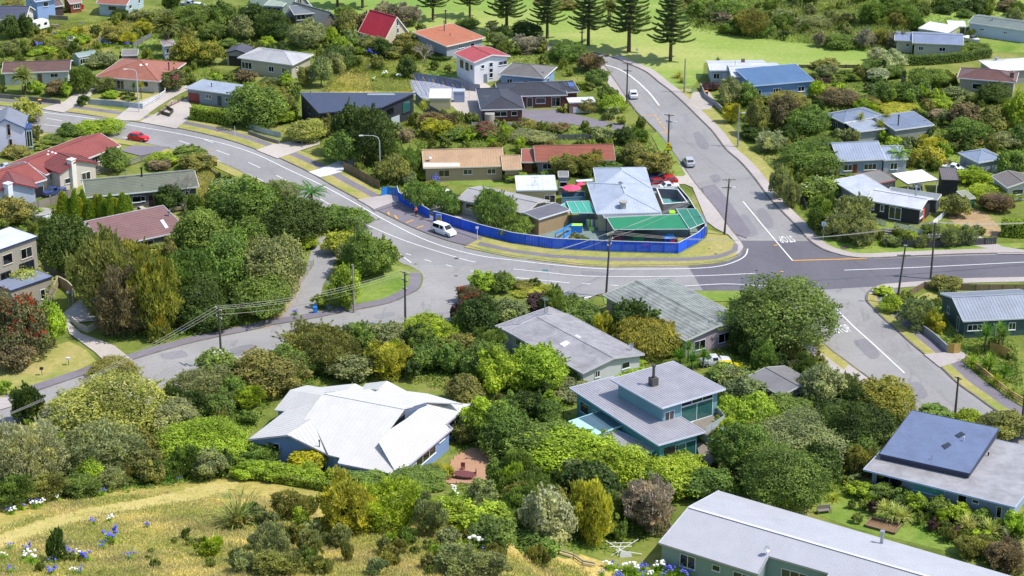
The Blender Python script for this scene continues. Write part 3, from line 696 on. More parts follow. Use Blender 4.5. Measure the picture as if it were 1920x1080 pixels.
h=house('flatblue','pale blue garage house with low flat roof and dark red door, behind the clipped hedge'); h.vol((347,165),(440,178),C=(460,160),z=3.0,roof='flat',rc='#aab4c4',wc='#8c96a3',ov=.35,ribs=.6,wins=[('f',.13,2.6,2.1,.0,1,'garage','#fff',None,'#7c3230'),('f',.45,1.5,.9,1.3,2),('f',.68,.9,2.0,.2,1,'door','#ddd',None,'#39444f'),('f',.87,1.4,.9,1.2,2)])
h.flue(397,163,.7,.08)
h=house('darktile','long brick bungalow under a charcoal hip roof with the black driveway'); h.vol((901,206),(984,204),depth=14.5,z=2.7,roof='hip',pitch=17,rc='#4c4b53',wc='#6d3f38',tc='#c2c4ca',ribs=.45,ribdir='across',wins=[('f',.45,2.6,1.0,1.1,2),('f',.8,1.2,.9,1.2,1)])
h.vol((935,181),(1064,178),depth=9.5,z=2.7,roof='hip',pitch=16,rc='#4c4b53',wc='#6d3f38',tc='#c2c4ca',ribs=.45,ribdir='across',wins=[('f',.62,2.0,1.2,.9,1),('f',.86,1.8,2.0,.2,2),('f',.45,1.2,2.0,.2,1)])
h.vol((1040,174),(1087,172),depth=8,z=2.55,roof='hip',pitch=14,rc='#4c4b53',wc='#6d3f38',tc='#c2c4ca',ribs=.45,ribdir='across')
h.skylight([(1064,155),(1075,156),(1078,163),(1067,162)],'#4a62a0',name='solar_panel'); h.aerial(912,191,1.2)
h=house('greyhip','blue weatherboard house with an olive grey hip roof'); h.vol((935,139),(1020,147),C=(1077,128),z=3.3,roof='hip',pitch=17,rc='#86827e',wc='#7f9fc4',tc='#d9dde2',ribs=.4,ribdir='across',ov=.45,wins=[('f',.2,1.2,1.2,1.2,2),('f',.6,1.2,1.2,1.2,2),('r',.45,1.6,1.4,.8,2),('l',.3,1,1,1.2,1)])
h.flue(1019,137,.3,.12,m=M_STEEL); h.aerial(945,121,1.6)
h=house('redwhite','two storey white house with a coral red roof and side deck'); h.vol((888,117),(957,105),D=(845,101),z=5.0,roof='gable_v',pitch=12,rc='#c45f62',wc='#e1e2e6',tc='#d8d4d4',ribs=.5,ov=.45,wins=[('f',.25,.8,.8,3.2,1),('f',.5,.9,1.0,3.2,1),('f',.5,.9,.9,2.0,1),('f',.33,.9,1.9,.0,1,'door','#fff',None,'#6f7d8a'),('f',.5,.9,1.0,.9,1),('f',.88,2.4,.9,3.2,2),('l',.3,1.6,1.9,2.3,1),('l',.6,1.6,1.9,2.3,1),('l',.85,1.2,1.2,2.9,1)])
h=house('orange','house under a broad plain orange roof at the edge of the park'); h.vol((837,87),(910,70),D=(794,62),z=3.2,roof='mono_b',pitch=4,rc='#c8805e',wc='#a3a7b3',tc='#d9d2cc',ribs=.5,ribdir='across',ov=.5,wins=[('f',.4,1.6,.6,1.9,3),('f',.72,1.2,.9,1.5,1),('l',.5,1.4,1.0,1.2,1)])
h.flue(833,58,2.2,.1,m=M_POLE); h.flue(844,67,.5,.06)
h=house('aframe','steep gabled cottage with a bright red roof and cream end wall'); h.vol((722,74),(768,62),depth=9,z=1.6,roof='gable_v',pitch=50,rc='#c0323e',wc='#d3cab2',tc='#d9d3c4',ov=.25,ribs=.6,wins=[('f',.55,.6,1.2,2.2,1,'window','#dfe3f0'),('f',.55,.6,1.2,3.9,1,'window','#dfe3f0')])
h=house('greyaframe','steep grey green roofed house with weathered timber gable and dormer'); h.vol((600,54),(641,44),depth=13,z=2.2,roof='gable_v',pitch=45,rc='#767b76',wc='#6e6862',tc='#55585a',ov=.3,ribs=.5,wins=[('f',.5,.9,.9,4.4,1,'window','#55565c'),('f',.8,.6,1.6,.4,1)])
h.vol((551,27),(592,24),depth=6,z=4.6,roof='mono_b',pitch=4,rc='#81868a',wc='#6e6862',ov=.4,ribs=.6,zb=1.5,wins=[('f',.3,2.0,1.3,3.1,2)])
h.flue(616,30,1.5,.12,m=M_STEEL)
h=house('palegreen','steep roofed house in pale sage green, cut by the top edge beside the grey one'); h.vol((538,34),(590,18),depth=13,z=1.8,roof='gable_v',pitch=48,rc='#9fb09f',wc='#8b8f92',tc='#c9d2c9',ov=.3,ribs=.6,wins=[('f',.5,1.4,1.8,3.6,2,'window','#dfe3f0')])
h.vol((495,10),(530,12),depth=6,z=4.4,roof='mono_b',pitch=3,rc='#a9b8a6',wc='#6e8390',ov=.3,zb=1.0,wins=[('f',.5,3.2,1.2,2.8,3)])
h=house('topterra','pale blue house with a terracotta roof, cut by the top edge left'); h.vol((180,6),(237,10),depth=11,z=3.0,roof='gable_u',pitch=22,rc='#b07460',wc='#aabfc8',tc='#d8dce0',ribs=.5,ribdir='across',wins='auto')
h=house('topblue','light blue two storey house at the top left corner of the view'); h.vol((66,3),(107,-3),depth=8,z=4.5,roof='gable_u',pitch=16,rc='#7f93bc',wc='#93b0e0',tc='#d0d8e8',ribs=.6,wins='auto')
h=house('shedbrown','rusty roofed lean-to shed beneath the light blue house',name='shed',cat='shed'); h.vol((88,14),(120,10),depth=6,z=2.4,roof='gable_u',pitch=12,rc='#80706c',wc='#4c403c',ribs=.5,ov=.2)
h=house('shedred','small rust red cottage with white window, at the top left',name='shed',cat='shed'); h.vol((131,7),(154,4),depth=5,z=2.4,roof='gable_u',pitch=20,rc='#b5928a',wc='#8d4a34',ribs=.5,ov=.2,wins=[('f',.55,1.6,1.0,1.0,3)])
h=house('leftgrey','slate roofed house at the left edge behind the caravan'); h.vol((-60,36),(48,37),depth=9,z=2.8,roof='gable_u',pitch=24,rc='#5f6275',wc='#d6cfc4',ribs=.5,ribdir='across',wins=[('r',.4,1,1,1,1)])
h=house('smallwhite','small white outbuilding with a grey cap roof under the big palm',name='outbuilding',cat='outbuilding'); h.vol((306,86),(330,84),depth=4,z=3.2,roof='hip',pitch=18,rc='#a59a98',wc='#d9dcdc',ov=.3,wins=[('f',.3,.7,1.0,1.4,1)])
h=house('leanto','bare grey roofed lean-to behind the terracotta roof',name='shed',cat='shed'); h.vol((228,104),(258,103),depth=4,z=2.3,roof='mono_b',pitch=3,rc='#908880',wc='#6e6a60',ov=.1,ribs=.5)
h=house('greenhouse','pale green glasshouse beside the brown roofed house',name='greenhouse',cat='greenhouse'); h.vol((147,107),(182,101),depth=3,z=2.3,roof='gable_u',pitch=18,rc='#9fb4ae',wc='#8ea39c',ov=.05,ribs=.6,ribdir='down',wins=[('f',.2,1.2,1.2,.6,2),('f',.5,1.2,1.2,.6,2),('f',.8,1.2,1.2,.6,2)])
# ---- top right
h=house('whiteroof','weatherboard house with a white corrugated roof at the park corner'); h.vol((1331,132),(1440,131),D=(1315,114),z=3.0,roof='gable_u',pitch=9,rc='#d2d4da',wc='#aebccb',tc='#c9cfd6',ribs=.5,ov=.5,wins=[('f',.09,1.3,1.2,1.0,2),('f',.25,.9,2,.2,1,'door','#fff',None,'#c0c8d2')])
h.vol((1372,144),(1470,143),depth=10,z=2.9,roof='gable_u',pitch=9,rc='#d2d4da',wc='#aebccb',tc='#c9cfd6',ribs=.5,wins=[('f',.2,1.4,1.2,1.0,2)])
h.flue(1393,117,.4,.25,base=.35,m=mat('brick_chimney','#6b5a52')); h.flue(1378,124,1.0,.05,m=M_STEEL)
h=house('blueroof','sky blue house with a bright blue metal roof'); h.vol((1412,161),(1527,151),C=(1492,127),z=3.1,roof='mono_b',pitch=5,rc='#6485ad',wc='#7398c4',tc='#a9bfdc',ov=.4,ribs=.5,wins=[('f',.40,1.8,1.0,1.0,3,'window','#e8ecf4'),('f',.82,1.5,1.1,.9,2,'window','#e8ecf4'),('f',.08,1.2,1.2,.8,2)])
h=house('brownred','house with a faded red brown hip roof and glazed corner bay'); h.vol((1795,146),(1905,155),D=(1754,123),z=3.4,roof='hip',pitch=18,rc='#7c5a54',wc='#a8a290',ribs=.4,ribdir='across',wins=[('f',.33,1.9,1.2,1.2,1),('l',.2,1.8,1.8,1.0,3,'window','#dfe3f0'),('l',.6,1.2,1.2,1.2,1)])
h.chimney(1897,145,.8,1.0,'#6b5750'); h.aerial(1797,113,2.2)
h=house('brightwhite','low house with a brilliant white hip roof, behind the red brown one'); h.vol((1866,134),(1960,128),D=(1816,115),z=3.1,roof='hip',pitch=14,rc='#eef0f4',wc='#9a9a98',ribs=.5,ov=.4)
h.flue(1868,113,.5,.3,m=M_STEEL)
h=house('longgreygreen','long pale blue walled house with a grey green roof, top right edge'); h.vol((1815,42),(1930,58),D=(1833,27),z=3.0,roof='gable_u',pitch=10,rc='#7f8a84',wc='#b9c6dc',ov=.3,ribs=.6,wins=[('f',.22,1,.5,1.5,2),('f',.62,1,.5,1.5,2)]); h.flue(1861,38,.6,.15,m=M_STEEL)
h=house('whitecarport','white roofed garage left of the grey green house',name='garage',cat='garage'); h.vol((1722,53),(1776,62),D=(1737,41),z=2.6,roof='mono_b',pitch=2,rc='#dfe2e8',wc='#b3ac9c',ov=.2,ribs=1.0,wins=[('r',.5,.9,1.9,0,1,'door','#fff',None,'#a8a49a')])
h=house('whitecarport2','square white canopy roof beside the white garage',name='carport',cat='carport'); h.vol((1779,49),(1812,50),D=(1790,39),z=2.5,roof='flat',rc='#e4e6ea',wc='#b3ac9c',ov=.2,walls=False,posts=True)
h=house('lilacroof','long low house with a lavender grey roof beside the boat'); h.vol((1711,80),(1807,84),D=(1720,60),z=3.0,roof='gable_u',pitch=11,rc='#8d99b5',wc='#b3b4a6',ribs=.6,wins=[('f',.14,1.0,.9,1.2,2),('f',.6,1.4,.9,1.2,2)])
h.vol((1677,75),(1716,77),depth=7,z=2.8,roof='gable_u',pitch=10,rc='#8d99b5',wc='#b3b4a6',wins=[('f',.7,.8,.8,1.3,1)])
h=house('hipblue','blue grey hip roofed cottage beside the cabbage trees'); h.vol((1582,230),(1656,217),D=(1544,214),z=3.0,roof='hip',pitch=17,rc='#8b98b0',wc='#5f646c',tc='#d9dce0',ribs=.5,wins=[('l',.5,1.2,1.4,.8,2),('f',.4,1.4,1.1,1.0,2)])
h.vol((1610,247),(1665,240),depth=5,z=2.6,roof='mono_b',pitch=3,rc='#a6b0c0',wc='#9aa0a0')
h=house('monoblue','low blue grey roof with a black flue, right of the hip roofed cottage'); h.vol((1678,244),(1752,234),D=(1661,220),z=3.0,roof='mono_b',pitch=4,rc='#8b98b0',wc='#8f948f',ribs=.5,ov=.3); h.flue(1684,235,2.0,.12)
h=house('greyblue','blue grey weatherboard house with a brown door under a small porch'); h.vol((1572,302),(1660,298),depth=10,z=3.0,roof='gable_u',pitch=20,rc='#a5b0c6',wc='#8795ab',ribs=.5,ov=.4,wins=[('f',.20,1.6,1.2,.9,2),('f',.36,.9,2,.1,1,'door','#ddd',None,'#6e3524'),('f',.72,2.4,1.2,.9,3)])
h.vol((1656,300),(1703,298),depth=8,z=2.8,roof='gable_u',pitch=17,rc='#a5b0c6',wc='#a9b0bf',ribs=.5,ov=.25,wins=[('f',.45,1.4,1.3,.8,2,'window','#e8ecf4')])
h=house('hipright','small pale blue hip roofed garage at the right',name='garage',cat='garage'); h.vol((1834,305),(1884,297),D=(1805,285),z=2.7,roof='hip',pitch=20,rc='#97a6bd',wc='#9aa5af',ribs=.5,ov=.35,wins=[('f',.5,3.6,1.9,0,1,'garage','#fff',None,'#8d979f'),('l',.5,3,1.9,0,1,'garage','#fff',None,'#7a848c')])
h=house('edgebrown','putty coloured house with a grey brown roof, at the right edge behind the old tree'); h.vol((1888,352),(1950,347),D=(1850,331),z=2.7,roof='gable_v',pitch=15,rc='#8f867f',wc='#b9bab4',ribs=.4,ribdir='across',ov=.4,wins=[('f',.35,2.2,1.0,1.1,1)])
# dark weatherboard house at the corner
h=house('corner','near black weatherboard house with white joinery and bright orange door'); h.vol((1624,375),(1727,393),C=(1757,373),z=3.0,roof='gable_u',pitch=15,rc='#c9ccd4',wc='#33323a',tc='#d7d9de',ribs=.55,ov=.4,wins=[('f',.08,.6,1.2,1.3,1,'window','#e4e6ee'),('f',.27,.7,1.2,1.3,1,'window','#e4e6ee'),('f',.53,2.2,2.2,.3,2,'window','#e4e6ee'),('r',.2,1.7,1.3,1.0,3,'window','#e4e6ee'),('r',.42,.9,2.1,.1,1,'door','#ddd',None,'#d8481e')])
h.flue(1717,367,1.7,.17,m=M_STEEL)
h.vol((1560,338),(1620,375),C=(1662,356),z=3.0,roof='mono_b',pitch=3,rc='#c3c8d2',wc='#8e9298',ribs=.55,ov=.4)
h.vol((1662,361),(1757,375),depth=3.0,z=2.5,roof='mono_b',pitch=1,rc='#8f9596',wc='#55565c',ribs=.6,ov=.2)
h=house('dullroof','open garage with a stained grey roof edged in dull red, behind the corner house',name='garage',cat='garage'); h.vol((1637,345),(1682,336),D=(1600,330),z=2.9,roof='mono_b',pitch=2,rc='#8d8a82',wc='#8f8f8c',tc='#b0746c',ov=.2,wins=[('f',.5,3.5,2.0,.2,1,'garage','#fff',None,'#57575a')])
h=house('whiteport','carport with a glaring white roof sheltering a white van',name='carport',cat='carport'); h.vol((1702,345),(1760,337),D=(1675,326),z=3.2,roof='mono_b',pitch=1,rc='#f0f0f0',wc='#8f9296',tc='#6c6a68',ov=.1,walls=False,posts=True)
h=house('blackshed','tall black shed with a brown roof beside the white carport',name='shed',cat='shed'); h.vol((1766,337),(1798,338),D=(1748,317),z=3.2,roof='mono_b',pitch=3,rc='#7b706e',wc='#22242a',tc='#2a2b30',ov=.1,ribs=.4)
h=house('greenshed','little green garden shed with a rusty roof behind the corner house',name='shed',cat='shed'); h.vol((1811,373),(1829,371),D=(1805,360),z=2.0,roof='mono_b',pitch=4,rc='#9a9c80',wc='#2f6b50',ov=.05)
h=house('darkgreen','dark green weatherboard house with a pale grey roof, right edge'); h.vol((1806,602),(1960,594),depth=11,z=3.0,roof='gable_u',pitch=16,rc='#a3abb8',wc='#3e5657',tc='#c3c9d0',ribs=.5,ov=.35,wins=[('f',.14,2.3,1.0,1.2,3,'window','#e4e6e4'),('f',.45,.9,1.9,.1,1,'window','#e4e6e4'),('f',.62,1.1,1.2,1.0,2,'window','#e4e6e4'),('l',.75,.9,2.2,.2,1,'window','#b9c2bd'),('l',.3,1.0,1.1,1.1,1,'window','#b9c2bd')])
# ---- middle
h=house('mustard','long beige house with a sandy orange roof, behind the kindergarten'); h.vol((794,315),(946,311),depth=10.5,z=2.8,roof='gable_u',pitch=18,rc='#cca985',wc='#b09a80',tc='#d6c8b0',ribs=.5,ov=.4,rk=.95,wins=[('f',.24,2.0,1.3,.9,2,'window','#c9b9a9'),('f',.55,1.6,1.0,1.2,2),('f',.86,1.6,1.0,1.2,2)])
h.vol((943,318),(978,317),depth=8,z=2.6,roof='gable_u',pitch=18,rc='#cca985',wc='#b09a80',tc='#d6c8b0',ribs=.5)
h.aerial(806,302,1,'dish'); h.skylight([(794,306),(862,306),(862,313),(794,314)],'#c9bfb4',name='verandah_roof')
h=house('brick','red brick bungalow with brick red tile roof and one white skylight'); h.vol((1004,303),(1154,300),depth=9,z=2.7,roof='gable_u',pitch=19,rc='#a5634f',wc='#8a8480',tc='#a79a92',ribs=.4,ribdir='across',wins='auto')
h.vol((978,304),(1003,304),depth=5,z=2.4,roof='mono_b',pitch=10,rc='#a5634f',wc='#6b4034')
h.skylight([(1083,263),(1094,263),(1096,277),(1085,277)],'#c7cfde')
h=house('kinder','kindergarten with a pale blue grey gabled roof, in the blue fenced corner',cat='kindergarten',name='kindergarten'); h.vol((1119,401),(1240,398),D=(1087,343),z=3.3,roof='hip',pitch=15,rc='#b9c2d2',wc='#c8bf9f',tc='#c8ccd6',ribs=.5,ov=.45,wins='auto')
h.vol((1120,353),(1221,352),depth=11,z=3.4,roof='hip',pitch=19,rc='#b9c2d2',wc='#c8bf9f',tc='#c8ccd6',ribs=.5,ov=.4)
h.vol((1133,408),(1241,402),depth=1.8,z=3.0,roof='mono_b',pitch=4,rc='#93949c',wc='#8f8f8c',tc='#c6c8cc',ribs=.7,ov=.1,walls=False)
h.flue(1168,389,1.0,.5,base=.45,m=M_CONC,name='air_conditioner'); h.flue(1114,353,.6,.05,m=M_STEEL); h.skylight([(1160,342),(1164,341),(1168,344),(1163,345)],'#39404c'); h.skylight([(1164,351),(1169,350),(1173,353),(1168,354)],'#39404c')
h=house('striped','grey roofed house with pale stripes inside the blue fence'); h.vol((856,373),(985,401),C=(1040,378),z=2.9,roof='gable_u',pitch=12,rc='#b3b0b0',wc='#aaa393',tc='#b9b4aa',ribs=1.05,ribdir='down',ov=.5,wins='auto')
h.vol((1010,411),(1069,393),D=(985,398),z=3.1,roof='mono_b',pitch=2,rc='#77737a',wc='#a58d6a',tc='#cfd2d6',ov=.3)
h=house('whiteshed','white roofed site shed behind the striped roof',name='shed',cat='shed'); h.vol((969,357),(1044,356),D=(961,332),z=3.2,roof='mono_b',pitch=2,rc='#d7dce2',wc='#c9b88e',tc='#c9cdd2',ov=.15,ribs=.9,wins=[('f',.86,2.2,1.4,.8,2)]); h.aerial(1003,348,1.5)
h=house('toolshed','narrow store with a ribbed grey roof beside the pink umbrella',name='shed',cat='shed'); h.vol((1047,331),(1066,331),D=(1047,323),z=3.6,roof='mono_b',pitch=5,rc='#9a968f',wc='#77808a',ov=.05,ribs=.3,wins=[('f',.5,1.4,1.0,1.6,1)])
h=house('vanport','tiny garden building with a white roof in the brick courtyard',name='outbuilding',cat='outbuilding'); h.vol((1067,192),(1116,190),D=(1064,184),z=2.4,roof='mono_b',pitch=1,rc='#e3e5e8',wc='#8a6a5c',ov=.1,wins=[('f',.5,3.6,1.2,.1,1,'garage','#fff',None,'#c4cbd6')])
h=house('cream_shed','cream shed with translucent roof panels, inside the timber fence',name='shed',cat='shed'); h.vol((805,184),(845,184),D=(805,169),z=2.4,roof='mono_b',pitch=3,rc='#ece8dc',wc='#b8b08e',ov=.05,ribs=1.3)
h=house('blue_shed','small square lavender shed beside the cream one',name='shed',cat='shed'); h.vol((850,171),(871,171),D=(849,167),z=2.4,roof='mono_b',pitch=2,rc='#b8c3da',wc='#8e9dc0',ov=.03,ribs=.5)
# ---- left
h=house('lilac','tall lilac rendered house at the left edge'); h.vol((-26,243),(47,240),depth=8,z=4.6,roof='gable_v',pitch=28,rc='#8c8f9c',wc='#dddcf2',tc='#4b6398',ov=.2,wins=[('f',.58,.6,2.2,3.2,1,'window','#b0906c'),('f',.6,.6,1.6,.9,1,'window','#b0906c')])
h.vol((47,241),(60,240),depth=3,z=4.3,roof='mono_b',pitch=1,rc='#44588c',wc='#8fa6a8',tc='#3f5c9c',ov=.05,wins=[('f',.5,1.2,3.2,.6,2,'window','#c3d2d8')])
h=house('redtile','rambling cream house with several red tile roofs, left side'); h.vol((85,328),(226,273),depth=10,z=3.0,roof='gable_u',pitch=18,rc='#a05850',wc='#cfc6ba',tc='#d9d9dc',ribs=.5,ribdir='across',ov=.5,wins='auto')
h.vol((110,325),(184,305),depth=6,z=3.6,roof='gable_v',pitch=20,rc='#96524a',wc='#cfc6ba',tc='#8a3a3c',ribs=.5,ribdir='across',ov=.4,wins=[('f',.72,1.9,1.5,.8,2,'window','#e4e6e4'),('f',.2,1.2,1.0,1.1,1)])
h.vol((-60,380),(88,336),depth=11,z=3.2,roof='gable_u',pitch=18,rc='#a05850',wc='#c9cfd8',tc='#d9d9dc',ribs=.5,ribdir='across',wins=[('f',.9,3.2,1.9,.1,1,'garage','#fff',None,'#23242c'),('f',.7,3.2,1.9,.1,1,'garage','#fff',None,'#23242c')])
h.vol((-10,362),(70,352),depth=7,z=3.6,roof='gable_v',pitch=20,rc='#96524a',wc='#c6d0e0',tc='#8a3a3c',ribs=.5,ribdir='across',ov=.4)
h.chimney(134,305,1.1,.6); h.chimney(15,350,1.1,.6,'#d6dae2')
for q in ((91,284),(98,286),(104,288),(90,290)): h.skylight([(q[0]-2.5,q[1]),(q[0],q[1]-1.3),(q[0]+2.5,q[1]),(q[0],q[1]+1.3)],'#e8ecf2')
h=house('olive','long house with a grey green tiled roof and a brick entry'); h.vol((161,370),(373,350),depth=9.5,z=3.0,roof='gable_u',pitch=17,rc='#7d8271',wc='#6f6f72',tc='#d6d9d6',ribs=.45,ribdir='across',ov=.5,wins=[('f',.44,1.6,1.2,1.0,1,'window','#d6dbe8'),('f',.50,.8,1.0,1.1,1),('f',.58,.9,1.9,.1,1,'door','#ddd',None,'#39222a'),('f',.75,1.6,1.2,1.0,2),('f',.9,1.4,1.2,1.0,2),('r',.4,1.4,1.2,1.0,2)])
h.flue(266,331,1.6,.15); h.aerial(236,336,1.4); h.skylight([(265,346),(267,346),(268,349),(266,349)],'#5c6056')
h=house('brownmetal','low house under a brown ribbed metal roof, among the big trees'); h.vol((203,463),(352,431),depth=9.5,z=2.8,roof='mono_b',pitch=9,rc='#93706c',wc='#7a7f84',tc='#c9ced6',ribs=.75,ribdir='across',ov=.5,wins='auto')
h.skylight([(300,414),(306,412),(316,427),(310,429)],'#cfd2d6'); h.flue(317,405,.9,.18,m=M_STEEL)
h=house('greensmall','low square sage green roof touching the brown metal one',name='garage',cat='garage'); h.vol((170,432),(222,420),D=(150,420),z=2.5,roof='mono_b',pitch=1,rc='#8f9d95',wc='#757a78',ov=.2)
h=house('modern','three storey grey rendered house with flat white roof, left edge',cat='house'); h.vol((-90,500),(71,443),D=(-140,480),z=9.2,roof='flat',rc='#d3d6de',wc='#a29b8f',tc='#2f3a5c',ov=.25,wins=[('f',.64,1.9,1.7,6.3,1,'window','#c3bcae'),('f',.87,2.2,1.7,6.2,2,'window','#c3bcae'),('f',.86,2.9,3.0,2.6,3,'window','#3a3f4c'),('f',.6,2,2.2,3.0,2,'window','#3a3f4c')])
h.vol((20,545),(99,518),depth=4.5,z=4.4,roof='flat',rc='#8e98b0',wc='#a29b8f',tc='#2f3a5c',ov=.15,wins=[('f',.75,.9,1.6,1.2,1)])
# ---- centre
h=house('bigcorr','big shallow roofed house in streaky grey green corrugated iron'); h.vol((1130,553),(1285,639),C=(1397,597),z=3.0,roof='gable_u',pitch=9,rc='#a9ada6',wc='#a89ba3',tc='#b9bcb4',ribs=.7,ribdir='across',ov=.45,streak=.45,wins=[('r',.22,2.2,1.5,.7,2,'window','#c9ccd0'),('r',.62,2.4,1.5,.8,2,'window','#c9ccd0'),('f',.3,1.6,1.1,1,2),('f',.6,1.6,1.1,1,2)])
h.aerial(1346,597,1.6)
h=house('longgrey','long weathered grey iron roof with one white sheet and a roof dish'); h.vol((950,621),(1092,700),C=(1231,676),z=3.2,roof='gable_u',pitch=9,rc='#b4b1b5',wc='#c3c6c8',tc='#b4b4ba',ribs=.5,ov=.5,streak=.3,wins='auto')
h.vol((928,611),(975,632),depth=11,z=3.1,roof='hip',pitch=9,rc='#b8b5ba',wc='#b9bcbf',tc='#b4b4ba',ribs=.5,streak=.3)
h.skylight([(1049,646),(1081,628),(1090,633),(1057,651)],'#d8d8dc'); h.aerial(1184,657,1,'dish'); h.aerial(1021,590,2.6)
h=house('shedroof','grey brown roofed garage behind the teal house',name='garage',cat='garage'); h.vol((1400,706),(1463,742),C=(1500,702),z=2.7,roof='gable_u',pitch=10,rc='#8e8b8b',wc='#77746e',tc='#b9b9b9',ov=.3,wins='auto')
# teal modern house
h=house('teal','modern teal house with two overlapping grey ribbed roofs and a glass pergola'); TR='#b5b3bb'
h.vol((1068,727),(1234,840),C=(1332,822),z=4.6,roof='mono_r',pitch=1.2,rc=TR,wc='#5a9da1',tc='#c6ccdc',ribs=.42,ribdir='down',ov=.75,wins=[('f',.10,2.2,1.6,1.6,1,'window','#a9c4cc'),('f',.24,1.2,1.6,1.6,1,'window','#d8d8d0'),('r',.7,3.3,3.4,.5,2,'window','#c3ccd8',M_TEAL),('r',.3,2.4,2.0,2.0,1,'window','#5f9fa6')])
h.vol((1145,711),(1241,768),C=(1362,733),z=7.2,roof='mono_r',pitch=1.2,rc=TR,wc='#6f9ba6',tc='#c6ccdc',ribs=.42,ribdir='down',ov=.75,zb=3.0,wins=[('r',.62,5.4,2.6,3.6,2,'window','#d4dae2',M_TEAL),('r',.62,5.4,.6,6.25,3,'window','#d4dae2'),('r',.12,1.6,2.6,3.6,2,'window','#d4dae2')])
h.skylight([(1192,737),(1308,697),(1318,702),(1200,741)],'#b9bccb',name='roof_sheet'); h.flue(1225,722,2.9,.2,base=.5,m=mat('flue_metal','#4a4844',.6,.1))
h.vol((1113,816),(1196,858),C=(1226,841),z=3.2,roof='mono_r',pitch=1,rc='#b8b6be',wc='#62a8ac',tc='#8fd0d8',ribs=.42,ov=.3,wins=[('r',.5,1.5,.6,1.9,1,'window','#bfe3e6')])
# bottom right
h=house('flatright','house with a large flat grey roof and a raised lavender blue roof, right edge'); h.vol((1619,880),(1903,951),depth=17,z=3.1,roof='flat',rc='#b3b1b4',wc='#8fa0b0',tc='#a9b9d6',ov=.9,streak=.3,wins=[('f',.13,3.6,1.4,1.1,2,'window','#8a98a6'),('f',.42,4.2,1.2,1.5,1,'window','#a9c4d0',M_TEAL),('f',.665,1.2,2.1,.4,1),('f',.76,.9,.5,1.8,1),('f',.93,.7,1.6,.6,1)])
h.vol((1649,851),(1818,888),D=(1703,774),z=3.9,roof='mono_b',pitch=2,rc='#7785a6',wc='#3b3f52',tc='#2f3a55',ribs=.35,ribdir='down',ov=.12,zb=2.8)
h.skylight([(1765,836),(1778,830),(1784,835),(1772,843)],'#39414e',glass=True); h.skylight([(1790,817),(1802,810),(1810,815),(1798,822)],'#39414e',glass=True)
h.flue(1853,855,.4,.08); h.flue(1747,862,.6,.05,m=M_STEEL); h.flue(1807,827,.5,.07,m=M_TRIMW)
